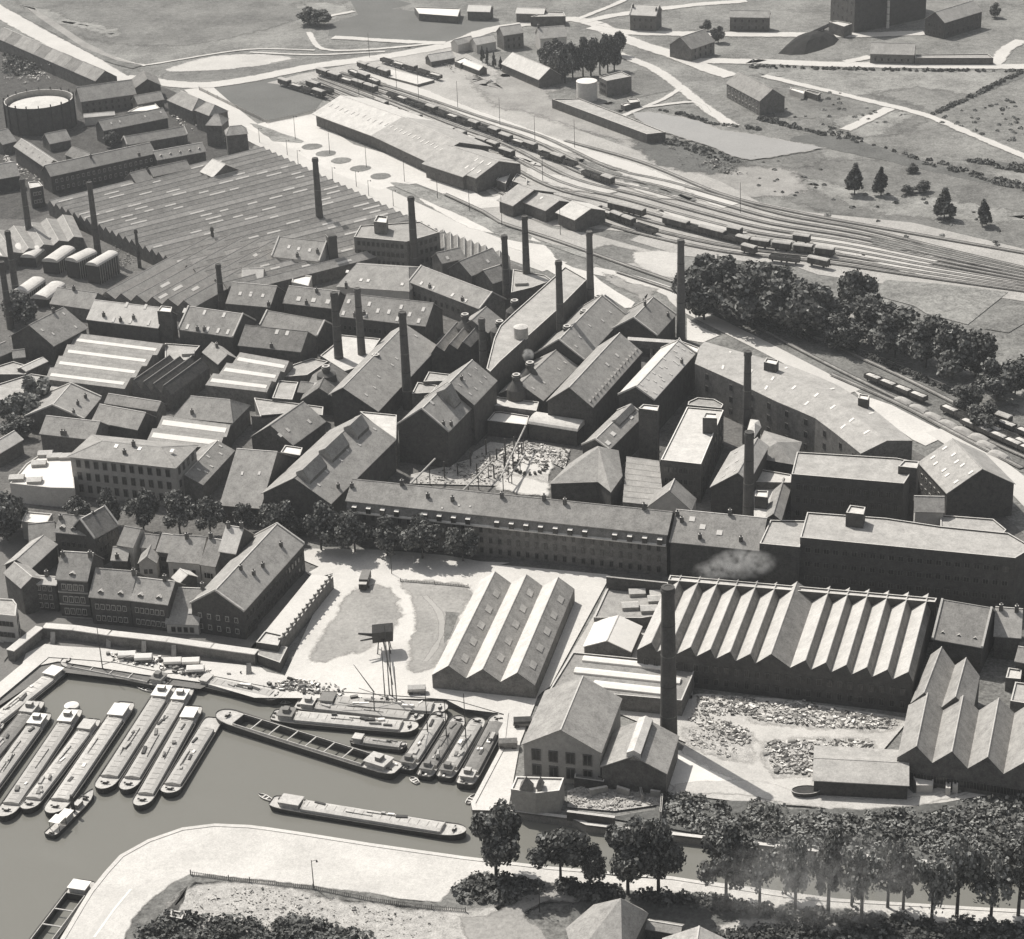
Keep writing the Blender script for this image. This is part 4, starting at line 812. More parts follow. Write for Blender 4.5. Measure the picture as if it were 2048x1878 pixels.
# ------------------------------------------------------------------ right centre
gab('bottle_kiln_house', 'gabled kiln house with bottle chimneys along its ridge, behind the dormered factory', 'kiln house', 'g645,1000 965,655 500,800', he=9, p=.7, roof='tilelight', wall='brickdark', over=.3, cop=True)
gab('bottle_kiln_house', 'lower kiln house with two bottle chimneys beside the spine building', 'kiln house', 'g330,1312 597,1052 275,1072', he=7, p=.6, roof='tilelight', wall='brickdark')
gab('shed', 'small roofed shed behind the upper bottle chimney near the pale square', 'shed', 'g930,690 985,625 800,515', he=8, p=.6, roof='tile', wall='brick')
gab('dormered_factory', 'long factory roof with a row of small dormers along its lower edge', 'factory building', 'g712,1362 1087,940 545,1200', he=12, p=.75, roof='tilelight', wall='brickdark', dorm=(16, .12, .45), sk='g900,965 825,1035', ridge='coping')
gab('factory_building', 'pale roofed factory peppered with lights between the dormered factory and the curved mill', FB, 'g1182,1306 1500,950 1042,1214', he=13, p=.6, roof='pale', wall='brickdark', cop=True, skg=(3, 7, .7, 1.1, .3), skm='white', st='g1400,1000')
gab('factory_building', 'diamond roofed building left of the tallest rear chimney', FB, 'g1205,812 1350,652 1222,475', he=8.5, p=.65, roof='tile', wall='brickdark', cop=True, st='g1295,640 1040,500')
_a, _b = QW('g985,835 1385,862', 13)
def bridge():
    u = (_b-_a).normalized(); n = Vector((-u.y, u.x, 0)); o = empty('covered_bridge', _a, 'pale covered bridge between the dormered factory and the tallest rear chimney', 'bridge'); b = MB()
    b.extr([(-1.4, -2.6), (-1.4, 0), (0, .6), (1.4, 0), (1.4, -2.6)], V2(_a)+Vector((0, 0, 13)), n, u, (_b-_a).length, 'pale', mats=['brickmid', 'pale', 'pale', 'brickmid', 'brickmid']); b.build('gallery', o)
    for t in (.12, .5, .88):
        q = _a.lerp(_b, t); c = MB(); c.cbox(q, u, .25, 1.1, 0, 10.4, 'iron'); c.build('trestle', o)
bridge()
flat('boiler_house', 'whitish flat roof at the foot of the tallest rear chimney', 'boiler house', 'g1360,860 1520,945 1535,905 1400,855 1380,825', 12, 'white', 'brick')
flat('roof_cabin', 'white box on the low roofs in front of the covered bridge', 'cabin', 'g1155,905 1240,920 1262,880 1175,868', 10, 'white', 'plaster')
flat('roof_cabin', 'second white box just below the first one before the covered bridge', 'cabin', 'g1155,960 1210,975 1240,925 1165,915', 8, 'white', 'plaster')
# curved mill
def sweep(name, label, cat, inner, outer, he, rise, roof, wall):
    I = [V2(v) for v in QW(inner, he)]; O = [V2(v) for v in QW(outer, he)]
    I = curve(I, 8); 
    n = len(I); Oc = curve(O, 2); O = [Oc[round(k*(len(Oc)-1)/(n-1))] for k in range(n)]
    root = empty(name, sum(I, Vector())/n, label, cat); W = MB(); Rf = MB(); z = lambda v, h: (v.x, v.y, h)
    for k in range(n-1):
        for L in (I, O): W.poly([z(L[k], 0), z(L[k+1], 0), z(L[k+1], he), z(L[k], he)], wall)
        m0, m1 = (I[k]+O[k])/2, (I[k+1]+O[k+1])/2
        Rf.poly([z(I[k], he+.05), z(I[k+1], he+.05), z(m1, he+rise), z(m0, he+rise)], roof); Rf.poly([z(m0, he+rise), z(m1, he+rise), z(O[k+1], he+.05), z(O[k], he+.05)], roof)
        Rf.poly([z(I[k], he-.25), z(I[k+1], he-.25), z(I[k+1], he+.05), z(I[k], he+.05)], 'coping')
    for k in (0, n-1): W.poly([z(I[k], 0), z(O[k], 0), z(O[k], he), z((I[k]+O[k])/2, he+rise-.05), z(I[k], he)], wall)
    W.build('wall', root); ro = Rf.build('roof', root)
    for r in range(3):
        for k in range(1, n-2, 2 if r != 1 else 1):
            t = (.12, .33, .78)[r]+_rs.uniform(-.04, .04); kk = k+(r % 2); c = I[kk].lerp(O[kk], t); u = (I[kk+1]-I[kk]).normalized(); v = (O[kk]-I[kk]).normalized()
            h = he+rise*(1-abs(2*t-1)); b = MB(); sl_z = (rise/((O[kk]-I[kk]).length/2))*(1 if t < .5 else -1); b.box((c.x, c.y, h+.02), u*.9, v*2.2+Vector((0, 0, 2.2*sl_z)), (0, 0, .14), 'white'); b.build('skylight', ro)
    for r in range(3):
        for k in range(0, n-1, 1):
            q = (I[k]+I[k+1])/2; u = (I[k+1]-I[k]); o = link('window', window_mesh('d'), root); o.location = (q.x-root.location.x, q.y-root.location.y, 1.8+r*4.2); o.rotation_euler = (0, 0, math.atan2(u.y, u.x)); o.scale = (1.5, 1, 2.2)
    return root
sweep('curved_mill', 'long four storey mill curving along the railway with a pale roof full of skylights', 'factory building', 'g1500,1030 1870,1196 h200,1265 480,1385 620,1490 815,1645', 'g1575,860 g1980,975 h330,1010 660,1150 870,1290 1195,1550', 14, 2.2, 'felt', 'brickmid')
flat('roof_cabin', 'dark box cabin with a white lid on the upper end of the curved mill', 'cabin', 'h102,970 192,990 212,955 120,938', 19, 'white', 'brickdark', base=14)
flat('roof_cabin', 'dark box cabin with a white lid halfway along the outer edge of the curved mill', 'cabin', 'h795,1235 868,1250 880,1215 800,1202', 17.5, 'white', 'brickdark', base=13)
flat('white_roofed_mill', 'tall mill with a blank whitish flat roof standing between the kilns', FB, 'g1237,1768 1548,1802 1722,1385 1440,1360', 13, 'pale', 'brickdark', cope='white', win={0: (3, 7, 1.2, 1.8, 2, 3.6, 'd'), 1: (3, 9, 1.2, 1.8, 2, 3.6, 'd')})
flat('roof_cabin', 'square black roof cabin with a white lid on the blank whitish mill roof', 'cabin', 'g1560,1445 1672,1450 1672,1412 1580,1405', 18, 'white', 'brickdark', base=12.7)
flat('kiln_house', 'octagonal kiln house with a grey roof behind the white roofed mill', 'kiln house', 'g1445,1345 1705,1370 1720,1340 1650,1300 1520,1288 1450,1320', 13.5, 'tilelight', 'brickdark')
flat('stair_tower', 'square black tower with a slanting white lid beside the white roofed mill', 'tower', 'g1066,1372 1213,1392 1225,1352 1102,1340', 19, 'white', 'brickdark')
gab('factory_building', 'stepped row of narrow roofs left of the square black tower', FB, 'g835,1690 1100,1428 905,1448', he=10, p=.6, roof='tilelight', wall='brickdark', cop=True, sk='g870,1570 830,1640 1005,1440', skm='white', skw=(2, 1.5), lant=[(.5, .98, .5, 1.1, .8, 'tilelight')])
pyr('kiln_house', 'kiln house with a hipped roof coming to a point beside the demolition yard', 'kiln house', 'k392,178 760,165 852,240 935,122 g905,1700 g745,1660 g540,1800', 'g760,1670', 8.5, 5, 'tilelight', 'brickdark')
flat('factory_shed', 'pale flat roof strip behind the demolition yard', 'factory shed', 'f1850,1345 g280,1392 300,1322 0,1285 f1880,1270', 7, 'pale', 'brickmid')
flat('factory_shed', 'whitish ledge roof directly above the demolition yard', 'factory shed', 'f1825,1465 g205,1500 225,1430 g0,1395 f1880,1400', 5.5, 'white', 'brickdark')
gab('factory_shed', 'barrel roofed shed behind the demolition yard', 'factory shed', 'g222,1492 590,1550 262,1422', he=5.5, p=.35, roof='pale', wall='brickdark', barrel=True)
saw('glass_house', 'ladder of pale glass roof strips between the pointed kiln house and the white roofed mill', 'glass roofed shed', 'k945,325 975,-25 1225,10 1262,355', 8, 6, .9, .5, 'felt', 'glassroof', wall='brickmid')
gab('house', 'small house with a white gable beside the ladder of glass strips', 'house', 'k1472,388 1508,300 1290,270', he=7, p=.9, roof='tilelight', wall='plaster', over=.2)
gab('kiln_house', 'narrow kiln house with a black gable and bright left slope beside the round chimney', 'kiln house', 'k1625,207 g1780,1712 k1800,155', he=9.5, p=.7, roof='felt', wall='brickdark', side='R', fw=.4)
flat('factory_shed', 'pale flat roof right of the round topped chimney', 'factory shed', 'l25,160 300,165 305,105 30,58', 8, 'pale', 'brickmid')
flat('factory_shed', 'lower pale roof in front of the pale flat roof by the round topped chimney', 'factory shed', 'l10,420 135,435 200,200 180,172 25,172', 6, 'pale', 'brickmid')
flat('hut', 'small box hut with a white top on the lower pale roof', 'hut', 'l35,265 128,275 135,225 40,222', 9.5, 'white', 'brickdark')
gab('shed', 'steep narrow roof against the big block beside the round topped chimney', 'shed', 'l225,440 300,180 200,300', he=6, p=.8, roof='tilelight', wall='brick')
pyr('kiln_house', 'black gabled kiln house inside the bend of the curved mill', 'kiln house', 'h30,1672 320,1722 375,1560 110,1480', 'h200,1560', 9, 4, 'tilelight', 'brickdark')
pyr('kiln_house', 'small octagonal kiln roof at the end of the curved court', 'kiln house', 'h-20,1500 30,1520 75,1450 60,1400 10,1395', 'h35,1420', 10, 2, 'pale', 'brickdark')
flat('mill_block', 'massive rectangular block with a plain pale roof right of the white roofed mill', FB, 'l305,102 1132,172 1232,15 h1080,1675 h345,1630', 15.5, 'felt', 'brickdark', win={0: (3, 14, 1.4, 2, 2, 4.2, 'd')})
flat('stair_tower', 'square black stair tower at the right corner of the massive block', 'tower', 'l1090,45 1228,60 1245,8 1132,0', 17.5, 'pale', 'brickdark')
gab('factory_building', 'big black gabled building with a pale left slope at the end of the curved mill', FB, 'l1450,242 1245,20 1692,52', he=10.5, p=.6, roof='felt', wall='brickdark', side='R', skg=(2, 5, .9, 1.6, .2), skm='white', win=(2, 6, 1.2, 1.5, 3, 3.5, 'w'))
gab('gate_turret', 'small peaked roof house wedged behind the long dark mill', 'house', 'l1215,375 1422,380 1300,270', he=13, p=.9, roof='tilelight', wall='plaster')
flat('factory_shed', 'row of low grey roofs behind the right end of the long dark mill', 'factory shed', 'l1400,490 1850,560 1885,510 1790,432 1400,402', 11, 'felt', 'brickmid')
flat('dark_mill', 'very long dark mill with a plain grey flat roof along the street, right half', 'factory building', 'l368,568 1950,720 2080,640 1900,535 1400,485 1000,425 420,382', 17.5, 'felt', 'brickdark', win={0: (3, 22, 1.7, 1.6, 4.5, 4.3, 'd')})
flat('dark_mill', 'lower left end of the long dark mill with its own flat roof', 'factory building', 'l70,612 366,640 385,560 420,445 150,440', 15.3, 'felt', 'brickdark')
flat('roof_cabin', 'broad roof cabin with a pale top on the very long dark mill', 'cabin', 'l705,385 835,400 850,345 735,330', 21.5, 'pale', 'brickdark', base=17)
LF, _i = gab('street_factory', 'long street front factory with stacks on the ridge and a row of white capped dormers', 'factory building', 'j745,312 k1283,572 j702,142', he=13.3, p=.6, roof='tile', wall='brickmid', split=['tile', 'tilelight', 'tile', 'tile', 'tile'], st='j680,175 1170,170 1370,265 1560,290 1940,265 k340,285 500,315 1110,345', win=(3, 34, 1.1, 1.9, 1.0, 3.3, 'd'), sk='j1480,370 1610,350 1695,358', skw=(.5, .5))
def mansard():
    A, B, u, n = _i['A'], _i['B'], _i['u'], _i['n']; L = _i['L']; P = A-n*.02
    b = MB(); b.extr([(-1.4, 10.0), (-1.4, 10.35), (-.9, 10.6), (0, 12.9), (0, 10)], V2(A), n, u, L, 'slate', mats=['coping', 'coping', 'slate', 'slate', 'slate']); b.build('cornice', LF)
    for k in range(22):
        s_ = L*(k+.6)/22
        if k in (4, 9, 17): continue
        d_ = MB(); d_.extr([(-1.35, 10.3), (-1.35, 12.0), (-.1, 12.3), (-.1, 10.3)], V2(A)+u*(s_-.7), n, u, 1.4, 'brickdark', mats=['glass', 'white', 'brickdark', 'brickdark']); d_.build('dormer', LF)
mansard()
gab('street_factory', 'street building joining the white capped dormer factory to the dark mill', 'factory building', 'k1312,628 l72,665 k1352,385', he=11.5, p=.55, roof='tile', wall='brickdark', st='k1330,400 1400,450 1770,400 1855,600 1540,580', sk='k1480,455 1560,515 1690,560', skw=(1.6, 1.6))
# ------------------------------------------------------------------ lower right
MHR, MHC = saw('market_hall', 'free standing shed with three parallel gables, bright left slopes and rows of roof lights', 'shed', 'x864,1350 x1070,1371 x1149,1178 x960,1161', 3, 4.3, 3.3, .5, 'pale', 'tile', wall='brickmid')  # sunlit left and shaded right slopes are put into the two roof colours
W_ = [1]*6+[1.75]+[1]*6
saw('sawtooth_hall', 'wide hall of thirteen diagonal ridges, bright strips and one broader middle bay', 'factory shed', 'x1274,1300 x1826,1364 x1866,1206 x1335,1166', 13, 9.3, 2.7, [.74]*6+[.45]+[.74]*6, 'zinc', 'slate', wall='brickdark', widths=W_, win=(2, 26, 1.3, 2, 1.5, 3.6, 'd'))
flat('parapet_building', 'narrow flat range with a white coping behind the wide diagonal ridged hall', 'factory shed', 'x1336,1160 x1870,1204 x1874,1196 x1340,1150', 12.2, 'pale', 'brickdark')
flat('factory_shed', 'flat roof carrying five small pale roof boxes left of the foreground chimney', 'factory shed', 'k722,1212 1090,1215 1250,1190 1290,962 860,915', 4, 'tilelight', 'brickmid', lan='k1055,1010 1215,1020 1200,1065 1000,1115 1145,1140')
ribbon_w = QW('k820,898 1290,945', 7)
flat('boundary_wall', 'tall dark wall with a pale coping behind the roof with five small boxes', 'wall', 'k818,900 1290,948 1292,940 822,893', 7.5, 'pale', 'brickdark')
gab('shed', 'white tent-like gabled shed beside the foreground chimney', 'shed', 'k1005,1475 1088,1285 830,1380', he=2.6, p=.4, roof='white', wall='brickmid', over=.3)
flat('factory_shed', 'low roof with three long white light strips behind the foreground chimney', 'factory shed', 'k385,1760 1400,1850 1505,1605 1100,1530 560,1478', 5, 'tile', 'brickmid', strips=[('k640,1525 1250,1590', 2.4), ('k575,1615 1390,1700', 2.6), ('k720,1720 1260,1780', 3)])
BH, bi = gab('brick_hall', 'pale brick hall with big arched windows beside the dock and a two toned gable roof', 'workshop', 'o742,460 892,68 450,298', he=9.8, p=.55, roof='tilelight', wall='stone', over=.45, ridge='coping', winA=(2, 4, 2.3, 3.2, 1.2, 4.3, 'd'))
gab('lantern_roofed_hall', 'hall with a raised white lantern roof right of the pale brick hall', 'workshop', 'o1232,618 1320,348 985,508', he=6.6, p=.5, roof='tilelight', wall='brick', lant=[(.0, .97, .78, 1.22, 1.6, 'pale')])
flat('shed', 'low black shed in front of the two dockside halls', 'shed', 'o550,650 770,680 785,640 560,600', 3, 'slate', 'brickdark')
saw('brick_shed', 'big near block of four broad gables at the right edge', 'factory shed', 'p1082,498 2130,660 2210,190 1165,112', 4, 7, 4.0, [.53]*4, 'tilelight', 'tile', wall='brick', strips=.3, brk=11, stm='zinc', win=(1, 40, .8, 2.2, 1.5, 3, 'd'))
saw('brick_shed', 'narrower rear block of two gables with white roof lights behind the four gable block', 'factory shed', 'p1178,100 1640,160 l1690,1590 l1330,1430', 2, 7.6, 3.6, .42, 'tilelight', 'tile', wall='brickdark', strips=.3, brk=10)
gab('open_shed', 'long open fronted shed with a plain grey roof beside the timber yard', 'shed', 'p470,664 1160,702 480,505', he=4.5, p=.18, roof='felt', wall='brickdark', ridge='felt')
flat('hut', 'white canvas topped hut between the open shed and the four gable block', 'hut', 'p1225,700 1345,700 1355,620 1190,605', 2.6, 'white', 'plaster')
flat('hut', 'tiny white hut, left of the pair before the four gable block', 'hut', 'p1440,720 1475,722 1480,650 1440,645', 2.6, 'white', 'plaster')
flat('hut', 'tiny white hut, right of the pair before the four gable block', 'hut', 'p1490,700 1530,704 1532,645 1492,640', 2.8, 'white', 'plaster')
gab('house', 'house with a big plain roof and white gable parapets right of the ridged hall', 'house', 'l1348,1312 1705,1375 1345,1020', he=8, p=.75, roof='tile', wall='brickdark', cop=True, dorm=(3, .15, .7))
gab('house', 'pale roofed house at the right edge beside the big plain roof', 'house', 'l1800,1290 1985,1305 1782,1082', he=7, p=.7, roof='felt', wall='brick', st='l1845,1080 1960,1090')
gab('house', 'roof cut by the right edge above the four gable block', 'house', 'l1955,1475 2080,1500 2000,1380', he=6, roof='tilelight', wall='brickdark')
flat('shed', 'pale flat shed cut by the right edge above the four gable block', 'shed', 'l1915,1770 2100,1800 2100,1650 1950,1630', 4, 'felt', 'brickmid')
flat('shed', 'small pale shed with rubbish heaped before it near the right edge', 'shed', 'l1880,1600 1990,1610 2000,1540 1900,1525', 4, 'pale', 'brickmid')
# lock house and quay structures
flat('lock_house', 'square lock house with pale coping and two pointed turrets at the canal mouth', 'lock house', 'o80,735 265,765 440,745 475,650 120,640', 6.5, 'pale', 'stone', cope='white')
pyr('turret', 'dark pointed turret left of the pair on the lock house', 'turret', 'o155,735 240,745 240,700 165,690', 'o195,640', 6.8, 4, 'slate', 'stone')
pyr('turret', 'dark pointed turret right of the pair on the lock house', 'turret', 'o275,730 300,735 320,690 290,680', 'o300,640', 6.8, 3, 'slate', 'stone')
for i, s_ in enumerate(('o660,730 790,705 800,718 670,745', 'o870,705 965,735 960,750 865,720', 'o1035,720 1050,780 1065,780 1050,718', 'o1120,735 1190,745 1190,755 1115,748')):
    flat('retaining_wall', 'short pale wall stub between the rubble bays, %s from the left' % ORD[i], 'wall', s_, 2.2, 'pale', 'stone', par=.05, group='walls of the rubble bays')
flat('canal_wall', 'dark wall along the canal in front of the rubble bays', 'wall', 'o495,905 850,950 855,935 500,890', 2.4, 'pale', 'brickdark', par=.05)
flat('yard_wall', 'pale wall end on the right side of the rubble bays', 'wall', 'o1185,900 1200,905 1210,770 1195,765', 2.4, 'pale', 'stone', par=.05)
# bottom edge roofs
pyr('oast_house', 'broad hipped roof with a rounded left side cut by the bottom edge', 'house', 'o500,1770 560,1990 900,2050 1090,1660 1050,1630 700,1600', 'o898,1545', 6, 6.5, 'tilelight', 'brick')
gab('shed', 'light gabled roof cut by the bottom edge, right of the broad hipped roof', 'shed', 'o1215,1850 1180,2050 1480,1745', he=5, p=.5, roof='felt', wall='brick', side='R')
gab('shed', 'low shed between the two roofs cut by the bottom edge', 'shed', 'o1090,1770 1330,1810 1100,1715', he=3, p=.5, roof='tilelight', wall='brick')
flat('shed', 'little dark shed in the gardens at the lower left', 'shed', 'm1260,1680 1350,1700 1370,1650 1270,1630', 2.6, 'tilelight', 'brickdark')

def market_lights():
    C = MHC; ro = [c for c in MHR.children if c.name.startswith('roof')][0]; he, rs = 4.3, 3.3
    for bay in range(3):
        for k in range(5):
            t = (bay+.5+.28)/3; s_ = .14+.17*k+(.04 if bay == 1 else 0)
            f = C[0].lerp(C[1], t); g = C[3].lerp(C[2], t); p = f.lerp(g, s_); u = (g-f).normalized(); v = Vector((u.y, -u.x, 0)); zz = he+rs*(1-.28/.5); v = (v*1.0+Vector((0, 0, -rs*2/ (C[1]-C[0]).length*3))).normalized()
            b = MB(); b.box(p-u*1.6-v*.9+Vector((0, 0, zz+.14)), u*3.2, v*1.8, (0, 0, .1), 'felt'); b.build('skylight', ro)
market_lights()
# ------------------------------------------------------------------ quay side town, left
gab('house', 'black house with three dormers and stacks beside the stepped coping gable', 'house', 'i430,552 690,578 472,418', he=10, roof='tile', wall='brickdark', dorm=(3, .12, .8), st='i455,430 590,395 700,445 740,400', win=(2, 5, 1.1, 1.7, 2, 3.4, 'd'))
gab('house', 'tall black gable edged with separate white coping stones', 'house', 'i725,600 905,500 830,345', he=10, p=1.0, roof='slate', wall='brickdark', side='L', cop=True, win=(3, 4, 1.1, 1.6, 1.5, 3, 'd'))
flat('terrace', 'small white roof terrace left of the black house with dormers', 'terrace', 'i165,472 355,492 402,412 200,395', 6, 'white', 'stone')
gab('house', 'sloping grey roof under the small white roof terrace', 'house', 'i232,640 420,620 200,500', he=4, p=.6, roof='tile', wall='brick')
gab('house', 'narrow pale banded roof lying diagonally among the left houses', 'house', 'i234,834 434,652 152,746', he=6, p=.55, roof='felt', wall='brickdark')
gab('house', 'diamond shaped roof of the house left-most in the quay row', 'house', 'i35,872 165,982 100,782', he=9, p=.6, roof='tilelight', wall='brick')
gab('quay_house', 'low roofed quay house with three bays, left of the tall white banded house', 'house', 'i205,945 428,962 240,890', he=8.5, p=.5, roof='pale', wall='brickdark', win=(3, 4, 1.1, 1.6, 1, 2.7, 'w'), st='i375,830')
QH, qi = gab('quay_house', 'tall quay house with white horizontal bands across its front', 'house', 'i435,912 668,927 490,707', he=12.5, p=.8, roof='tile', wall='brickdark', win=(3, 4, 1.3, 2, 1.4, 3.8, 'w'), dorm=(1, .12, .9), st='i485,715 745,725')
b = MB()
for z in (.3, 4.4, 8.2, 12): b.extr([(-.25, z), (-.25, z+.4), (0, z+.4), (0, z)], qi['A'], qi['n'], qi['u'], qi['L'], 'stone')
b.build('cornice', QH)
gab('quay_house', 'wide quay house right of the white banded one, with two white dormers', 'house', 'i692,1050 998,1075 778,840', he=9, p=.8, roof='tile', wall='brickdark', win=(2, 6, 1.1, 1.7, 1.6, 3.6, 'w'), dorm=(2, .12, .8), st='i1040,860')
gab('quay_house', 'quay house with a mottled light roof and two dark dormers', 'house', 'i1002,1076 1287,1110 1075,908', he=9, p=.7, roof='tilelight', wall='brickdark', win=(2, 6, 1.1, 1.7, 1.6, 3.6, 'w'), dorm=(2, .14, .8), st='i1270,905')
gab('quay_house', 'low house with a pale front and four windows in the quay row', 'house', 'i1280,1255 1524,1266 1370,985', he=3.6, p=.75, roof='tilelight', wall='plaster', win=(1, 4, 1.2, 1.6, 1.0, 3, 'd'), sk='i1465,1165', st='i1600,820')
gab('corner_house', 'large L shaped dark corner building with a diamond roof facing the dock square', 'house', 'i1873,1162 j410,645 i1660,1004', he=9, p=.65, roof='tilelight', wall='brickdark', cop=True, win=(2, 18, 1.1, 1.8, 1.5, 3.6, 'd'), winA=(2, 5, 1.1, 1.6, 1.5, 3.4, 'w'), st='i1855,820 j240,640 100,800 30,860', dorm=(3, .5, 1))
flat('quay_house', 'pale fronted house cut by the left edge beside the quay street', 'house', 'i-80,1180 120,1200 130,1110 100,1070 -80,1060', 9, 'felt', 'plaster', win={0: (2, 5, 1, 1.5, 2, 3.4, 'd'), 1: (2, 3, 1, 1.5, 2, 3.4, 'd')})
B_ = [('i908,652 1022,672 905,503', 7.5, 'tile', 'plaster', 'first'), ('i1085,668 1190,680 1075,566', 7, 'tile', 'plaster', 'second'), ('i1210,700 1300,712 1195,562', 7, 'tilelight', 'brick', 'third')]
for A, he, r_, w_2, nn in B_:
    gab('row_house', '%s small steep roofed house from the left in the back row under the trees' % nn, 'house', A, he=he, roof=r_, wall=w_2, win=(2, 2, 1, 1.5, 1, 3, 'd'), st=None, group='back row houses')
gab('row_house', 'pale walled house with a broad steep roof in the middle of the back row', 'house', 'i1292,778 1535,795 1328,577', he=6.5, roof='tilelight', wall='plaster', win=(1, 4, 1.1, 1.6, 2.5, 3, 'd'), st='i1440,580', dorm=(1, .3, .7))
gab('row_house', 'narrow house with a large white window at the right end of the back row', 'house', 'i1545,802 1655,818 1590,602', he=6.5, roof='tile', wall='plaster', win=(1, 2, 1.8, 2, 2.2, 3, 'w'), st='i1590,560')
gab('row_house', 'house turned sideways with a pale gable below the back row', 'house', 'i1200,790 1235,690 1130,742', he=5.5, p=.8, roof='tilelight', wall='plaster', side='L', winA=(1, 2, 1, 1.4, 2, 3, 'd'))
gab('row_house', 'small pale roof in front of the tall black gable with coping stones', 'house', 'i860,768 975,772 900,672', he=4.5, roof='felt', wall='brickdark', st='i900,745')
gab('row_house', 'house with a whitish roof and a broad black side beneath the street trees', 'house', 'i1690,698 1812,716 1750,508', he=11, p=.85, roof='pale', wall='brickdark', st='i1760,495 1880,500')
gab('row_house', 'small pale dormer-like roof between the back row and the corner building', 'house', 'i1330,905 1385,945 1400,850', he=5, p=.6, roof='pale', wall='brickdark')
# quay retaining wall
def wallrun(name, label, line, h, th, m, cope, cat='wall', base=0):
    P = QW(line, h); o = empty(name, P[0], label, cat); b = MB(); c = MB()
    for i in range(len(P)-1):
        a, d = V2(P[i]), V2(P[i+1]); u = (d-a).normalized(); n = Vector((-u.y, u.x, 0))
        if n.y < 0: n = -n
        b.extr([(0, base), (0, h), (th, h), (th, base)], a, n, u, (d-a).length, m); c.extr([(-.2, h), (-.2, h+.25), (th+.2, h+.25), (th+.2, h)], a-u*.1, n, u, (d-a).length+.2, cope)
    b.build('wall', o); c.build('coping', o)
    return o
wallrun('quay_wall', 'long quay wall with a broad white coping in front of the quay houses', 'i105,1475 330,1295', 3.2, 2.2, 'brickmid', 'sand')
w1 = wallrun('quay_wall', 'buttressed quay wall with a broad white top running along the dock', 'i330,1295 560,1312 830,1352 1280,1402 1620,1452 1960,1500', 3.2, 2.3, 'brickmid', 'sand')
for i, q in enumerate(QW('i400,1400 830,1420 1100,1470 1330,1500 j-20,1640', 0)):
    b = MB(); b.extr([(0, 0), (0, 3.1), (-1.8, 0)], q+Vector((0, 0, 0)), Vector((.1, 1, 0)), Vector((1, 0, 0)), 1.2, 'stone'); b.build('buttress', w1)
def ramp():
    P = QW('j640,900 230,1415', 4); o = empty('ramp_wall', P[1], 'sloping promenade wall with a row of stone posts beside the square', 'wall'); a, d = V2(P[1]), V2(P[0]); u = (d-a).normalized(); n = Vector((-u.y, u.x, 0)); L = (d-a).length
    b = MB(); b.extr([(0, 0), (0, 4), (6.5, 4), (6.5, 0)], a, n, u, L, 'stone', mats=['brickmid', 'sand', 'stone', 'stone']); b.build('wall', o)
    for k in range(14):
        c = a+u*(L*(k+.3)/14); p = MB(); p.cbox(c+n*.3, u, .35, .3, 4, 5.5, 'brickmid', 'coping'); p.build('post', o)
    b = MB(); b.extr([(.15, 4.4), (.15, 4.9), (.4, 4.9), (.4, 4.4)], a, n, u, L, 'stone'); b.build('railing', o)
ramp()
flat('toll_house', 'small building with a pale angular roof at the foot of the promenade wall', 'toll house', 'j45,1402 215,1428 250,1345 115,1315', 5, 'pale', 'brickdark')
flat('toll_house', 'dark flat landing wall below the small building with the angular roof', 'wall', 'j60,1500 230,1560 290,1440 230,1430 60,1410', 3, 'gravel', 'brickdark', par=.05)
# lorry on the square
def lorry():
    q = QW('j890,955')[0]; o = empty('lorry', q, 'dark square lorry parked alone on the pale square', 'lorry'); L = o.location; u = (.12, 1)
    b = MB(); b.cbox(L, u, 2.9, 1.25, .9, 3.1, 'iron', 'hatchdark'); b.build('body', o)
    b = MB(); b.cbox(L-Vector((.35, 3.0, 0))*1.25, u, .9, 1.1, .8, 2.5, 'iron', 'zinc'); b.build('cab', o)
    for sx in (-1.1, 1.1):
        for sy in (-2.9, 1.8):
            c = L+Vector((sx, sy, .5)); b = MB(); b.frus(c-Vector((.15, 0, 0)), c+Vector((.15, 0, 0)), .5, .5, 12, 'soot'); b.build('wheel', o)
lorry()
# quay crane
def crane():
    q = QW('j1035,1480')[0]; o = empty('quay_crane', q, 'small derrick crane with a dark slanting cabin standing on the pale quay', 'crane'); L = o.location
    b = MB()
    for sx in (-1.8, 1.8):
        for sy in (-1.5, 1.5): b.frus(L+Vector((sx, sy, 0)), L+Vector((sx*.7, sy*.7, 4.2)), .16, .13, 6, 'iron')
    b.build('portal_legs', o)
    b = MB(); b.extr([(-2.2, 4.2), (-2.2, 7.2), (0, 8.6), (2.6, 7.0), (2.6, 4.6)], L+Vector((-2.8, 0, 0)), Vector((0, 1, 0)), Vector((1, .12, 0)), 5.4, 'iron', mats=['iron', 'iron', 'zinc', 'iron', 'iron']); b.build('cabin', o)
    b = MB(); b.frus(L+Vector((-2.6, -1, 6)), L+Vector((-6.4, -2, 7.2)), .5, .25, 6, 'iron'); b.frus(L+Vector((-2.6, -1, 5)), L+Vector((-6, -2, 5)), .3, .2, 6, 'iron'); b.build('counterweight', o)
    b = MB(); b.frus(L+Vector((0, -1.5, 5)), L+Vector((3.0, -20, 2.0)), .28, .12, 6, 'iron'); b.build('jib', o)
crane()
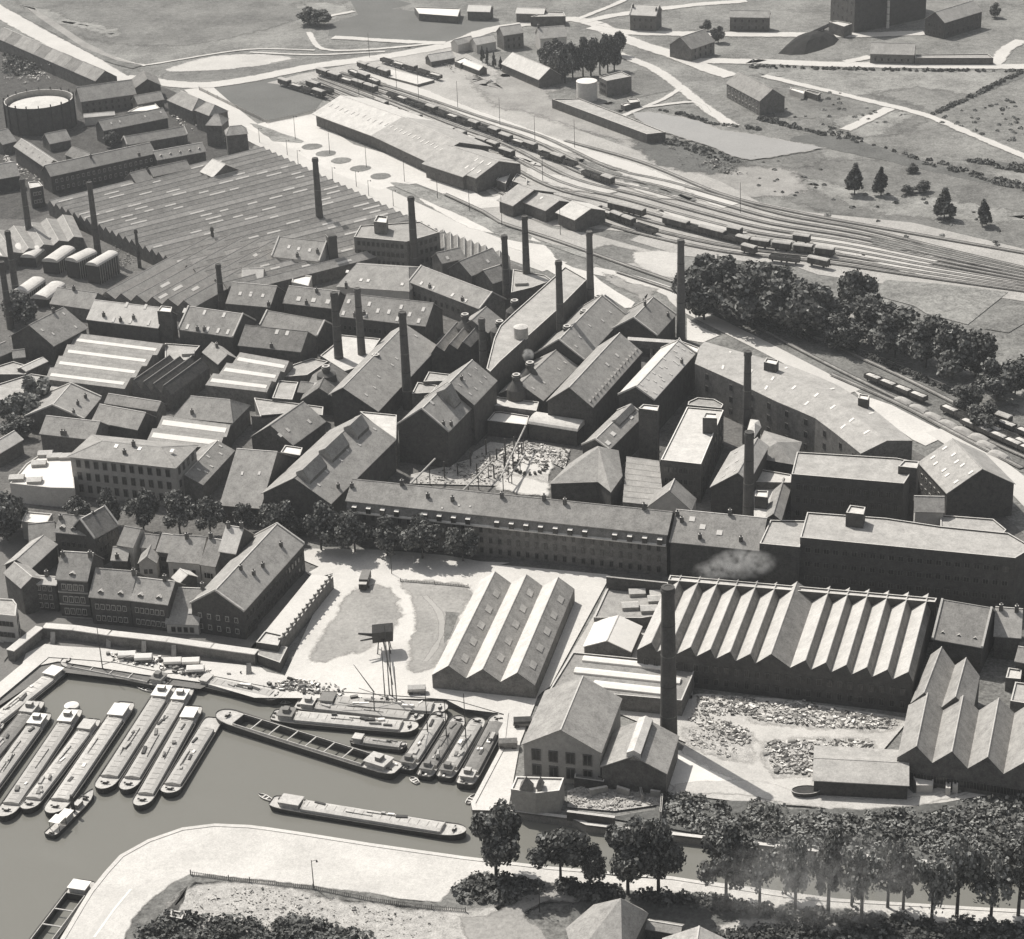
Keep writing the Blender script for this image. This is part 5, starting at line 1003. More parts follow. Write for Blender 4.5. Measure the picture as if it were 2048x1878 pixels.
# ------------------------------------------------------------------ chimneys
CH = [('leftmost tall chimney at the left edge, standing above the twin kilns', 'e60,8', 'e130,520', None), ('lower chimney hugging the left edge beside the dark tree', 'e20,245', 'e85,760', None),
      ('chimney rising left of the weaving shed near the left edge', 'a190,1378', 'e235,90', None), ('chimney in front of the left end of the weaving shed', 'a700,1402', 'e760,215', None),
      ('thin short chimney right of the barrel roofed kilns', 'a1050,1768', 'e1077,290', .8), ('thin short chimney among the diagonal sheds', 'e1618,-20', 'e1650,180', .8),
      ('black chimney at the left end of the middle row of roofs', 'e1692,262', 'e1712,605', 1.4), ('tall chimney standing before the weaving shed beside the street', 'b490,1218', 'f545,20', 1.7),
      ('black chimney at the corner of the tall square mill block', 'b1255,1515', 'f1272,320', 1.8), ('black chimney left of the pair before the pale terrace roofs', 'f660,480', 'f692,1080', 1.8),
      ('dark chimney right of the pair before the pale terrace roofs', 'f842,448', 'f868,1050', 1.6), ('tallest middle chimney, beside the kiln house with long shadows', 'f1183,632', 'f1218,1375', 1.8),
      ('black chimney behind the raised rear kiln building', 'f1775,680', 'f1800,1075', 1.6), ('tall chimney left of the spine building, nearest its left flank', 'g42,42', 'g56,640', 1.6),
      ('tall chimney behind the spine building close to the street', 'c190,1665', 'g208,440', 1.6), ('tall chimney at the far end of the spine building', 'c690,1783', 'g702,720', 1.6),
      ('chimney standing against the black flank of the spine building', 'g458,238', 'g472,1000', 1.6), ('tallest rear chimney, free standing where the covered bridge ends', 'g1398,75', 'g1394,850', 1.75),
      ('chimney in front of the inner wall of the curved mill', 'g1910,935', 'g1900,1640', 1.6), ('round topped chimney beside the narrow black gabled kiln house', 'g1922,1555', 'k1908,700', 1.9),
      ('huge foreground chimney between the brick hall and the diagonal ridged hall', 'k1303,980', 'o1253,400', 2.35)]
for lab, t, bs, r in CH: chim(lab, t, bs, r=r, m='chimney' if _rs.random() < .7 else 'chimneymid')
chim('square black stack beside the pale walled three storey house', 'f640,35', 'f648,330', square=True, r=1.7)
for i, (t, bs) in enumerate((('g235,1018', 'g235,1150'), ('g132,1112', 'g130,1240'), ('g525,738', 'g520,880'), ('g645,618', 'g650,740'), ('g755,508', 'g760,620'), ('f580,1048', 'f590,1130'), ('f975,958', 'f975,1080'), ('f1065,875', 'f1060,960'), ('f1140,785', 'f1150,860'), ('f1225,500', 'f1225,620'), ('f1640,648', 'f1660,760'), ('f1925,700', 'f1925,790'), ('g125,540', 'g115,640'))):
    wh = ['beside the lower kiln house, right one', 'beside the lower kiln house, left one', 'at the front end of the upper kiln house', 'in the middle of the upper kiln house', 'at the rear end of the upper kiln house nearest the pale square', 'on the dark peaked roof', 'in the front part of the long shadowed kiln house', 'in the middle of the long shadowed kiln house', 'at the rear of the long shadowed kiln house', 'beside the long slanting grey roof', 'on the small saw-tooth shed', 'on the small gabled roof by the spine building', 'left of the spine building near the tall chimney'][i]
    if i == 9: continue
    chim('bottle kiln chimney '+wh, t, bs, r=1.25, flare=True, hbase=9, name='bottle_kiln', cat='kiln chimney', group='bottle kiln chimneys')
# ------------------------------------------------------------------ demolition yard
def girders():
    for i, (s_, h, lab) in enumerate((('k0,148 g195,1510', 7, 'long pale pipe bridge crossing the demolition yard to the roofs behind'), ('j1235,185 j1425,-10', 7, 'pale pipe rail along the left side of the demolition yard'), ('j1640,235 j1870,0', 5, 'slanting girder pipe in the middle of the demolition yard'), ('k55,145 k185,-30', 4, 'short girder left of the round foundation ring'))):
        a, d = QW(s_, h); o = empty('pipe_bridge', a, lab, 'pipe'); b = MB(); b.frus(a, d, .28, .28, 8, 'pipe'); b.build('pipe', o); L = (d-a).length; n = max(2, int(L/7))
        for k in range(n):
            q = a.lerp(d, (k+.5)/n); c = MB(); c.cbox(q, (1, 0), .14, .14, 0, h, 'iron'); c.build('support', o)
girders()
def posts():
    r = random.Random(9)
    for i, q in enumerate(QW('g40,1720 g110,1700 g170,1740 g45,1800 k40,60 k100,30 j1500,150 j1600,120 j1700,60 j1750,150 j1850,40 j1880,150 j1960,90 f1700,1800 f1820,1740 f1900,1780')):
        o = empty('column', q, 'bare dark column left standing in the demolition yard', 'column', 'columns of the demolition yard'); b = MB(); b.cbox(q, (1, .2), .2, .2, 0, r.uniform(4, 6.5), 'iron'); b.build('shaft', o)
posts()
def ring():
    q = QW('k235,62')[0]; o = empty('foundation_ring', q, 'broken ring of dark stumps on the pale floor of the demolition yard', 'foundation')
    for k in range(13):
        a = pi*.75+k*pi*1.35/13; b = MB(); b.cbox((q.x+cos(a)*5, q.y+sin(a)*5.5), (cos(a), sin(a)), .6, .35, 0, 1.2, 'brickdark'); b.build('stump', o)
ring()
# ------------------------------------------------------------------ boats
def outline(L, W, n=12, bow=.16, stern=.07, sharp=3.0):
    """half breadth along the length (x from stern to bow)"""
    xs = [0, .01, .03, stern, .2, .35, .5, .65, 1-bow, 1-bow*.6, 1-bow*.35, 1-bow*.15, 1-bow*.04, 1]
    out = []
    for x in xs:
        h = 1
        if x < stern: h = .62+.38*(1-(1-x/stern)**2)**.5
        if x > 1-bow: t = (x-(1-bow))/bow; h = max(0, 1-t**(sharp-.5))**(.5 if bow < .15 else .8)
        out.append((x*L, max(.02, h)*W/2))
    return out
def boat(label, stern, bow, W, kind='hatch', cabin='white', group='barges moored in the dock', fb=.9, mast=0, name='barge', cat='barge', bowx=.1, hm='hatch', dark=False):
    zd = ZW+fb; a, b_ = QW('%s %s' % (stern, bow), zd); u = V2(b_-a).normalized(); n = Vector((-u.y, u.x, 0)); L = V2(b_-a).length
    o = empty(name, (a.x, a.y, ZW), label, cat, group); a = V2(a)
    O = outline(L, W, bow=bowx); Wp = lambda x, y, z: a+u*x+n*y+Vector((0, 0, z))
    def sheer(x): t = x/L; return zd+.7*max(0, (t-.8)/.2)**1.5+.35*max(0, (.12-t)/.12)
    h = MB(); Lf = [(x, w) for x, w in O]; loop = Lf+[(x, -w) for x, w in reversed(Lf)]
    m = len(loop)
    for i in range(m):
        (x0, y0), (x1, y1) = loop[i], loop[(i+1) % m]; s0, s1 = sheer(x0), sheer(x1)
        h.poly([Wp(x0*.985+.01*L, y0*.93, ZW-.5), Wp(x1*.985+.01*L, y1*.93, ZW-.5), Wp(x1, y1, s1+.25), Wp(x0, y0, s0+.25)], 'hull')
        h.poly([Wp(x0, y0, s0+.25), Wp(x1, y1, s1+.25), Wp(x1, y1*.93, s1+.25), Wp(x0, y0*.93, s0+.25)], 'gunwale')
        h.poly([Wp(x0, y0*.93, s0+.25), Wp(x1, y1*.93, s1+.25), Wp(x1, y1*.93, s1-.05), Wp(x0, y0*.93, s0-.05)], 'hatchdark')
    h.build('hull', o)
    x0, x1 = L*(.17 if L > 24 else .25), L*(1-bowx-.02)
    if kind == 'tug': x0, x1 = L*.5, L*.5
    d = MB(); hwid = W/2*.72
    for i in range(len(Lf)-1):
        (xa, wa), (xb, wb) = Lf[i], Lf[i+1]
        for lo, hi_ in ((xa, xb),):
            segs = sorted({lo, hi_, *[v for v in (x0, x1) if lo < v < hi_]})
            for s0, s1 in zip(segs, segs[1:]):
                f = lambda x: wa+(wb-wa)*((x-xa)/max(1e-6, xb-xa))
                w0, w1 = f(s0)*.93, f(s1)*.93; z0, z1 = sheer(s0), sheer(s1)
                if kind == 'open' and s0 >= x0-1e-6 and s1 <= x1+1e-6:
                    for sg in (1, -1): d.poly([Wp(s0, sg*min(hwid, w0), z0), Wp(s1, sg*min(hwid, w1), z1), Wp(s1, sg*w1, z1), Wp(s0, sg*w0, z0)], 'deck')
                else: d.poly([Wp(s0, -w0, z0), Wp(s1, -w1, z1), Wp(s1, w1, z1), Wp(s0, w0, z0)], 'deck' if (s1 <= x0+1e-6 or s0 >= x1-1e-6) else 'gunwale')
    d.build('deck', o)
    c = MB()
    if kind == 'hatch' and hm == 'hatch': hm = _rs.choice(('hatch', 'hatchwarm', 'hatchpale', 'hatch'))
    if kind == 'hatch':
        c.extr([(-hwid, zd), (-hwid, zd+.75), (-hwid*.5, zd+1.05), (hwid*.5, zd+1.05), (hwid, zd+.75), (hwid, zd)], Wp(x0, 0, 0), n, u, x1-x0, hm); k = int((x1-x0)/2.2)
        for i in range(k):
            xx = x0+(x1-x0)*(i+.5)/k; c.box(Wp(xx-.06, -hwid*.5, zd+1.05), u*.12, n*hwid, (0, 0, .04), 'hatchdark')
        for xx in (x0, x1): c.extr([(-hwid-.05, zd), (-hwid-.05, zd+.85), (0, zd+1.2), (hwid+.05, zd+.85), (hwid+.05, zd)], Wp(xx-.15, 0, 0), n, u, .3, 'woodpale' if not dark else 'iron')
        c.build('hatch_cover', o)
        for i in range(_rs.randint(2, 6)):
            g_ = MB(); q = Wp(_rs.uniform(x0+1, x1-1), hwid*_rs.uniform(-.6, .6), 0); g_.cbox(q, u+n*_rs.uniform(-.3, .3), _rs.uniform(.4, 1.6), _rs.uniform(.2, .5), zd+1.0, zd+1.0+_rs.uniform(.15, .6), _rs.choice(('iron', 'wood', 'canvas', 'woodpale'))); g_.build('deck_gear', o)
        for i in range(_rs.randint(1, 3)):
            p = MB(); xx = x0+(x1-x0)*_rs.uniform(.15, .55); yy = hwid*_rs.uniform(-.4, .4); p.frus(Wp(xx, yy, zd+1.2), Wp(xx+L*_rs.uniform(.12, .25), yy+_rs.uniform(-.3, .3), zd+1.2), .1, .07, 5, 'iron'); p.build('spar', o)
    elif kind == 'open':
        zf = ZW-.3
        for sg in (1, -1): c.poly([Wp(x0, sg*hwid, zf), Wp(x1, sg*hwid, zf), Wp(x1, sg*hwid, zd+.6), Wp(x0, sg*hwid, zd+.6)], 'iron'); c.box(Wp(x0, sg*hwid, zd), u*(x1-x0), n*.18*sg, (0, 0, .65), 'deck')
        c.poly([Wp(x0, -hwid, zf), Wp(x1, -hwid, zf), Wp(x1, hwid, zf), Wp(x0, hwid, zf)], hm)
        for xx in (x0, x1): c.box(Wp(xx-.1, -hwid, zf), u*.2, n*2*hwid, (0, 0, zd+.6-zf), 'iron')
        c.build('hold', o); k = max(3, int((x1-x0)/5))
        for i in range(1, k): p = MB(); p.box(Wp(x0+(x1-x0)*i/k-.12, -hwid, zd+.35), u*.3, n*2*hwid, (0, 0, .22), 'deck'); p.build('beam', o)
    if cabin:
        cm = {'white': 'canvas', 'grey': 'zinc', 'dark': 'hatchdark'}[cabin]; xa = L*.055; lc = min(6.5, max(1.2, x0-xa-.8)) if kind != 'tug' else L*.16
        if kind == 'tug': xa = L*.3
        ch = MB(); ch.box(Wp(xa, -W*.3, zd), u*lc, n*W*.6, (0, 0, 1.5), 'woodpale'); ch.box(Wp(xa-.25, -W*.36, zd+1.5), u*(lc+.5), n*W*.72, (0, 0, .16), cm); ch.build('cabin', o)
        if kind != 'tug' and L > 24 and _rs.random() < .7: w_ = MB(); w_.box(Wp(xa+lc*.3, -W*.16, zd+1.66), u*1.5, n*W*.32, (0, 0, 1.1), 'wood', cm); w_.build('wheelhouse', o)
        for i in range(3): p = MB(); q = Wp(L*_rs.uniform(.015, .05), W*_rs.uniform(-.25, .25), zd); p.cbox(q, u, .35, .25, zd, zd+.7, ['iron', 'canvas', 'wood'][i]); p.build('deck_gear', o)
    p = MB(); q = Wp(L*(1-bowx*.6), 0, 0); p.cbox(q, u, .35, .5, sheer(L*(1-bowx*.6)), sheer(L*(1-bowx*.6))+.7, 'iron', 'zinc'); p.frus(q-n*1.1+Vector((0, 0, zd+.9)), q+n*1.1+Vector((0, 0, zd+.9)), .22, .22, 8, 'iron'); p.build('windlass', o)
    if kind == 'tug':
        f = MB(); f.frus(Wp(L*.55, 0, zd), Wp(L*.55, 0, zd+4.6), .5, .42, 12, 'soot'); f.build('funnel', o)
        f = MB(); f.box(Wp(L*.6, -W*.2, zd), u*L*.12, n*W*.4, (0, 0, 1.2), 'wood', 'zinc'); f.build('engine_casing', o)
        f = MB(); f.box(Wp(L*.12, -W*.4, zd+2.2), u*L*.17, n*W*.8, (0, 0, .1), 'canvas'); f.build('canopy', o)
        for sx in (.13, .28):
            for sy in (-.36, .36): f = MB(); f.cbox(Wp(L*sx, W*sy, 0), u, .06, .06, zd, zd+2.2, 'iron'); f.build('canopy_post', o)
    if mast:
        f = MB(); f.frus(Wp(L*.62, 0, zd), Wp(L*.62, 0, zd+mast), .16, .08, 6, 'iron'); f.build('mast', o)
        f = MB(); f.frus(Wp(L*.62, 0, zd+1.6), Wp(L*.35, _rs.uniform(-1, 1), zd+mast*.45), .1, .07, 5, 'iron'); f.build('boom', o)
    return o
def dinghy(label, a, b_, W=1.5, m='woodpale', pale='canvas'):
    zd = ZW+.45; p, q = QW('%s %s' % (a, b_), zd); u = V2(q-p).normalized(); n = Vector((-u.y, u.x, 0)); L = V2(q-p).length; p = V2(p); o = empty('dinghy', (p.x, p.y, ZW), label, 'dinghy', 'little boats of the dock')
    pr = [(0, .5), (.15, .75), (.45, 1), (.75, .8), (1, .04)]; lp = [(x*L, w*W/2) for x, w in pr]; lp = lp+[(x, -w) for x, w in reversed(lp)]; W_ = lambda x, y, z: p+u*x+n*y+Vector((0, 0, z)); b = MB()
    for i in range(len(lp)):
        (x0, y0), (x1, y1) = lp[i], lp[(i+1) % len(lp)]
        b.poly([W_(x0*.95+.02*L, y0*.7, ZW-.15), W_(x1*.95+.02*L, y1*.7, ZW-.15), W_(x1, y1, zd), W_(x0, y0, zd)], m); b.poly([W_(x0, y0, zd), W_(x1, y1, zd), W_(x1, y1*.8, zd), W_(x0, y0*.8, zd)], pale); b.poly([W_(x0, y0*.8, zd), W_(x1, y1*.8, zd), W_(x1*.95+.02*L, y1*.6, ZW+.05), W_(x0*.95+.02*L, y0*.6, ZW+.05)], 'wood')
    b.poly([W_(x*.95+.02*L, y*.7, ZW+.06) for x, y in lp], 'hatchdark'); b.build('hull', o)
    for t in (.3, .55): s_ = MB(); s_.box(W_(L*t, -W*.42, ZW+.32), u*.25, n*W*.84, (0, 0, .06), pale); s_.build('thwart', o)
boat('white decked barge lying against the pale quay left of the packed row', 'i490,1600', 'm-260,420', 5.6, cabin='white', hm='pale')
boat('left-most barge of the packed row, mostly outside the left edge', 'm-20,250', 'm-420,760', 5.2, cabin='dark')
boat('barge with a cluttered dark stern beside the left edge, its bow outside the picture', 'm285,90', 'm-330,830', 5.2, cabin='grey', hm='hatchdark')
boat('barge with a wide white cabin roof, leftmost one whose cabin shows', 'm330,180', 'm-190,900', 5.4, cabin='white')
boat('barge with a white cabin roof next to the floating white disc', 'm560,150', 'm15,960', 5.4, cabin='white')
boat('slim low barge with little deck gear between two white cabins', 'm700,225', 'm185,905', 5.0, cabin='grey', dark=False)
boat('wide barge with the largest white cabin roof of the packed row', 'm940,100', 'm375,935', 6.0, cabin='white')
boat('blunt bowed barge, fourth from the right in the packed row', 'i1300,1735', 'm750,755', 5.8, cabin='white')
boat('barge third from the right in the packed row, white cabin under the mooring', 'i1440,1765', 'm925,762', 5.2, cabin='white')
boat('barge reaching furthest down of the four right-hand barges in the packed row', 'm1450,130', 'm1030,880', 5.2, cabin='white')
boat('right-most barge of the packed row beside the open water', 'm1590,215', 'm1240,785', 5.4, cabin=None)
boat('small steam tug with a black funnel and a white canopy', 'm365,1085', 'm690,755', 3.6, kind='tug', name='tug', cat='tug', group=None, fb=.8, bowx=.3)
boat('open barge with a pale empty hold, cut by the bottom left corner', 'm640,1425', 'm150,2080', 6.2, kind='open', cabin='white', group=None, hm='pale', fb=1.2)
boat('black hulled barge with open compartments and a mast lying along the north west quay', 'i1310,1720', 'i480,1555', 5.6, kind='open', cabin='dark', group=None, fb=1.4, mast=13, hm='iron', dark=True)
boat('long barge with pale hatches along the north quay, left one', 'i1530,1700', 'j245,1835', 5.4, cabin='grey', group=None, fb=1.2)
boat('long vessel with many masts moored along the quay below the derrick', 'n480,80', 'n1470,150', 6.0, kind='hatch', cabin='dark', group=None, fb=1.3, mast=12, hm='hatch')
boat('barge squeezed between the masted vessel and the next one out', 'n340,110', 'n1290,215', 5.0, cabin='grey', group=None, mast=6)
boat('heavily laden barge with two hatch sections, third out from the quay', 'n165,190', 'n1250,290', 6.0, cabin='dark', group=None, fb=1.1)
boat('large open barge with seven dark holds lying across the dock', 'n1105,600', 'n-240,180', 6.6, kind='open', cabin='grey', group=None, fb=1.6, hm='hatchdark')
boat('short work barge lying behind the large open barge', 'n755,375', 'n1165,430', 3.6, kind='hatch', cabin='grey', group=None, fb=.9)
boat('sailing barge with a tall mast, left-most of the four at the east end', 'n1150,600', 'n1420,180', 5.0, cabin='dark', group='sailing barges at the east end', mast=13, fb=1.1)
boat('dark sailing barge, second of the four at the east end', 'n1290,650', 'n1560,210', 4.6, cabin='dark', group='sailing barges at the east end', mast=12, hm='hatchdark', fb=1.1)
boat('sailing barge with a smooth pale hatch, third of the four at the east end', 'n1440,660', 'n1700,220', 4.8, cabin='dark', group='sailing barges at the east end', mast=14, hm='hatch', fb=1.1)
boat('cluttered barge against the east quay wall, right-most of the four', 'n1590,710', 'n1860,200', 5.2, cabin='grey', group='sailing barges at the east end', mast=0, fb=1.3, hm='hatchdark')
boat('single barge sailing into the canal past the curved quay', 'n160,830', 'n1605,1065', 5.4, cabin='grey', group=None, fb=1.0)
dinghy('little pale boat trailing behind the barge entering the canal', 'n160,815', 'n60,765', 1.6)
dinghy('white round sterned dinghy at the foot of the left-most sailing barge', 'n1245,690', 'n1190,640', 1.9)
dinghy('dinghy in the corner by the east quay wall', 'n1610,840', 'n1670,770', 1.8)
dinghy('white rowing boat beside the black hulled barge', 'i1060,1740', 'i1175,1780', 1.4)
dinghy('small dark boat between the quay and the laden barge', 'n195,85', 'n310,95', 1.6, m='iron', pale='deck')
q = QW('m533,130', ZW)[0]; o = empty('mooring_buoy', q, 'round white disc shaped buoy floating near the white cabin roofs', 'buoy'); b = MB(); b.frus((q.x, q.y, ZW-.3), (q.x, q.y, ZW+.7), 1.9, 1.9, 24, 'canvas'); b.frus((q.x, q.y, ZW+.7), (q.x, q.y, ZW+1.1), 1.9, .9, 24, 'canvas'); b.build('float', o)
# ------------------------------------------------------------------ goods wagons
WG = {}
def wagon_parts(kind):
    if kind in WG: return WG[kind]
    out = []
    def mesh(name, b):
        me = bpy.data.meshes.new(name); me.from_pydata(b.v, [], b.f)
        for m in b.mats: me.materials.append(M[m])
        me.polygons.foreach_set('material_index', b.m); out.append((name, me))
    X = Vector((1, 0, 0)); Y = Vector((0, 1, 0))
    b = MB(); b.box((-4, -1.1, .7), (8, 0, 0), (0, 2.2, 0), (0, 0, .35), 'iron')
    for s_ in (-3.9, 4.0):
        for y in (-.85, .85): b.frus((s_-.1+.0, y, .95), (s_+(.6 if s_ > 0 else -.6), y, .95), .12, .18, 6, 'iron')
    mesh('underframe', b)
    b = MB()
    for x in (-2.4, 2.4):
        for y in (-.8, .8): b.frus((x, y-.06, .5), (x, y+.06, .5), .5, .5, 12, 'iron')
        b.frus((x, -.8, .5), (x, .8, .5), .08, .08, 6, 'iron')
    mesh('wheelset', b)
    if kind == 'box':
        b = MB(); b.box((-4, -1.35, 1.05), (8, 0, 0), (0, 2.7, 0), (0, 0, 2.2), 'brickdark'); b.box((-.8, -1.42, 1.1), (1.6, 0, 0), (0, .07, 0), (0, 0, 2.0), 'brick')
        for x in (-4, -2.6, 2.5, 3.9): b.box((x, -1.4, 1.05), (.1, 0, 0), (0, .05, 0), (0, 0, 2.2), 'brick')
        mesh('body', b); b = MB(); b.extr([(-1.5, 3.2), (-1.1, 3.5), (0, 3.7), (1.1, 3.5), (1.5, 3.2)], Vector((-4.15, 0, 0)), Y, X, 8.3, 'felt'); mesh('roof', b)
    elif kind in ('open', 'load', 'coal'):
        b = MB()
        for (o_, ax, ay) in (((-4, -1.35, 1.05), (8, 0, 0), (0, .1, 0)), ((-4, 1.25, 1.05), (8, 0, 0), (0, .1, 0)), ((-4, -1.25, 1.05), (.1, 0, 0), (0, 2.5, 0)), ((3.9, -1.25, 1.05), (.1, 0, 0), (0, 2.5, 0))): b.box(o_, ax, ay, (0, 0, 1.3), 'brick')
        b.box((-3.9, -1.25, 1.05), (7.8, 0, 0), (0, 2.5, 0), (0, 0, .08), 'wood'); mesh('body', b)
        if kind != 'open':
            b = MB(); r = random.Random(5); pts = [[(-3.8+7.6*i/8, -1.2+2.4*j/4, 2.0+(.7*sin(pi*j/4)*sin(pi*i/8))+r.uniform(-.1, .1)) for j in range(5)] for i in range(9)]
            for i in range(8):
                for j in range(4): b.poly([pts[i][j], pts[i+1][j], pts[i+1][j+1], pts[i][j+1]], 'pale' if kind == 'load' else 'coal')
            mesh('load', b)
    WG[kind] = out
    return out
wc = 0
def wrow(line, n, where, kinds=('box',), fill=1.0):
    P = [V2(v) for v in QW(line, 1.0)]; L = (P[-1]-P[0]).length; u = (P[-1]-P[0]).normalized(); step = L/n; sx = max(.75, min(1.35, (step-.9)/8.6))
    for i in range(n):
        if _rs.random() > fill: continue
        kind = kinds[i % len(kinds)] if len(kinds) != 1 else kinds[0]
        c = P[0]+u*step*(i+.5); kn = {'box': 'dark covered wagon', 'open': 'empty open wagon', 'load': 'pale loaded wagon', 'coal': 'coal wagon'}[kind]
        o = empty('goods_wagon', (c.x, c.y, zt), ('%s, %s in row %s' % (kn, ORD[i], where) if n > 1 else '%s %s' % (kn, where)), 'goods wagon', 'wagons of the goods yard'); o.rotation_euler = (0, 0, math.atan2(u.y, u.x)); o.scale = (sx, 1, 1)
        for nm, me in wagon_parts(kind): link(nm, me, o)
K1_ = ('box', 'coal', 'load', 'box', 'open')
wrow('b520,562 980,712', 5, 'at the yard end below the road', ('box', 'box', 'load'))
wrow('b225,640 580,750', 4, 'at the dark field corner by the goods shed', ('box', 'load', 'coal'))
wrow('b440,655 640,722', 2, 'just above the left tip of the goods shed', ('box', 'open'))
wrow('b765,560 995,655', 3, 'behind the left end of the yard', ('load', 'box'))
wrow('b835,512 1075,590', 3, 'left of the long white loading platform', ('box',))
wrow('b1010,470 1475,612', 5, 'behind the long white loading platform', ('coal', 'load', 'box'))
wrow('b975,800 1500,1010', 6, 'right behind the middle of the goods shed', ('box', 'load', 'load'))
wrow('b1500,1010 2002,1185', 6, 'behind the right half of the goods shed', ('box', 'box', 'load'))
wrow('c0,1180 110,1215', 1, 'alone left of the pale gap behind the goods shed', ('box',))
wrow('b1060,735 1680,960', 8, 'on the second track behind the goods shed', ('coal', 'load', 'open', 'coal', 'box'))
wrow('b1690,965 2002,1075', 4, 'further right on the second track behind the shed', ('box', 'coal'))
wrow('c0,1065 285,1160', 3, 'below the pale cart road near its lamp post', ('box', 'load', 'box'))
wrow('c300,1190 595,1285', 3, 'mid yard ending at a black van', ('open', 'box'))
wrow('c640,1340 870,1420', 3, 'at the lower end of the middle yard track', ('coal', 'coal', 'box'))
wrow('c690,1610 1035,1740', 4, 'touching the carriage shed', ('box', 'load', 'box'))
wrow('c845,1600 1110,1665', 3, 'just above the one touching the carriage shed', ('box',))
wrow('c1050,1750 1200,1800', 2, 'near the tallest rear chimney', ('coal', 'open'))
wrow('c1265,1715 h0,110', 7, 'of dark vans left of the tree tops', ('box', 'box', 'coal'))
wrow('h0,110 630,190', 4, 'of pale roofed vans above the avenue trees', ('box',))
wrow('c1750,1790 1865,1815', 1, 'standing alone above the dark vans', ('box',))
wrow('h310,75 450,95', 1, 'standing alone above the pale roofed vans', ('box',))
wrow('h-60,150 50,180', 1, 'standing half hidden behind the first avenue tree', ('box',))
wrow('h150,215 362,240', 2, 'just above the avenue trees', ('coal',))
wrow('h420,240 590,275', 1, 'standing lowest, right of the coal wagons', ('box',))
wrow('h850,1085 1295,1265', 4, 'behind the middle of the curved mill', ('load',))
wrow('h1415,1320 2060,1610', 6, 'on the siding at the right edge', ('load', 'coal', 'load'))
wrow('h1560,1420 2100,1660', 5, 'on the siding nearest the white road', ('load',))
wrow('h1770,1385 1925,1440', 1, 'standing alone on the siding near the right edge', ('box',))
wrow('h1815,1425 2100,1540', 2, 'just below the lone dark wagon', ('load',))
# covered heaps on the siding
for i, q in enumerate(QW('h1130,1270 1240,1325 1350,1385 1460,1440 1570,1490 1690,1540 1740,1595 1830,1665')):
    o = empty('covered_heap', q, '%s low covered heap from left between white road and siding' % ORD[i], 'heap', 'covered heaps beside the siding'); b = MB(); n = 10; N_ = 5; u = Vector((.62, -.78, 0)); v = Vector((.78, .62, 0))
    g = [[q+u*(8*(i_/n-.5))+v*(3.6*(j/N_-.5))+Vector((0, 0, 1.8*max(0, sin(pi*i_/n))**.5*max(0, sin(pi*j/N_))**.7+_rs.uniform(0, .12))) for j in range(N_+1)] for i_ in range(n+1)]
    for i_ in range(n):
        for j in range(N_): b.poly([g[i_][j], g[i_+1][j], g[i_+1][j+1], g[i_][j+1]], 'tarp')
    b.build('tarpaulin', o, smooth=True)
# ------------------------------------------------------------------ masts and posts
def post(label, base, h, name='lamp_post', cat='lamp post', group='posts', arm=True):
    q = QW(base)[0]; o = empty(name, q, label, cat, group); b = MB(); b.frus((q.x, q.y, 0), (q.x, q.y, h), .13, .08, 6, 'iron'); b.build('pole', o)
    if arm: c = MB(); c.frus((q.x, q.y, h-.3), (q.x+1.2, q.y, h), .06, .05, 5, 'iron'); c.frus((q.x+1.2, q.y, h-.5), (q.x+1.2, q.y, h), .25, .1, 8, 'iron'); c.build('lamp', o)
PS = ['b350,1075 615,1190 897,1290 1190,1400 1445,1530 1690,1630', 'b75,1100 288,1195 372,1275 505,1345 640,1410 820,1440 915,1510 1105,1590']
for k, s_ in enumerate(PS):
    for i, q in enumerate(s_.replace('b', '').split()): post('%s lamp post from left in the line %s' % (ORD[i], ['between the goods shed and the flower beds', 'along the weaving shed side of the street'][k]), 'b'+q, [11, 7][k])
for i, q in enumerate(['b840,745', 'b950,790', 'b1130,685', 'b1300,770', 'b1600,830', 'b1925,965', 'c465,1810', 'c270,1110', 'c330,1400', 'c575,1140', 'c1850,1640', 'b1940,1740', 'b920,445']): post('tall thin telegraph pole %s' % ['left one between the upper wagon rows', 'right one between the upper wagon rows', 'below the white loading platform', 'in the middle of the pale cart road', 'in the open ground above the cart road, left', 'in the open ground above the cart road, right', 'below the carriage shed', 'beside the row under the cart road', 'between the middle tracks', 'right of the long narrow shed', 'at the far right of the track fan', 'beside the end of the goods shed', 'on the verge of the main road'][i], q, 13, 'telegraph_pole', 'telegraph pole', 'telegraph poles', arm=False)
post('tall lamp on a thin pole in the near lane', 'o295,1650', 6, group=None)
post('lone lamp post on the near quay', 'n475,1480', 8, group=None)
post('lamp post at the corner of the square by the trees', 'j1092,885', 7, group=None)
def masts():
    for i, (a, b_, h) in enumerate((('j1040,1830', 0, 15), ('j1075,1820', 0, 21), ('j1098,1830', 0, 18), ('j965,1800', 0, 9))):
        q = QW(a, 0)[0]; o = empty('derrick_mast', q, 'slender mast of the quay derrick, %s from the left' % ['second', 'third and tallest', 'fourth', 'short slanting one, first'][i], 'mast', 'masts of the quay derrick'); b = MB(); b.frus((q.x, q.y, 0), (q.x-(0 if i != 3 else 5), q.y, h), .17, .07, 6, 'iron'); b.build('pole', o)
masts()
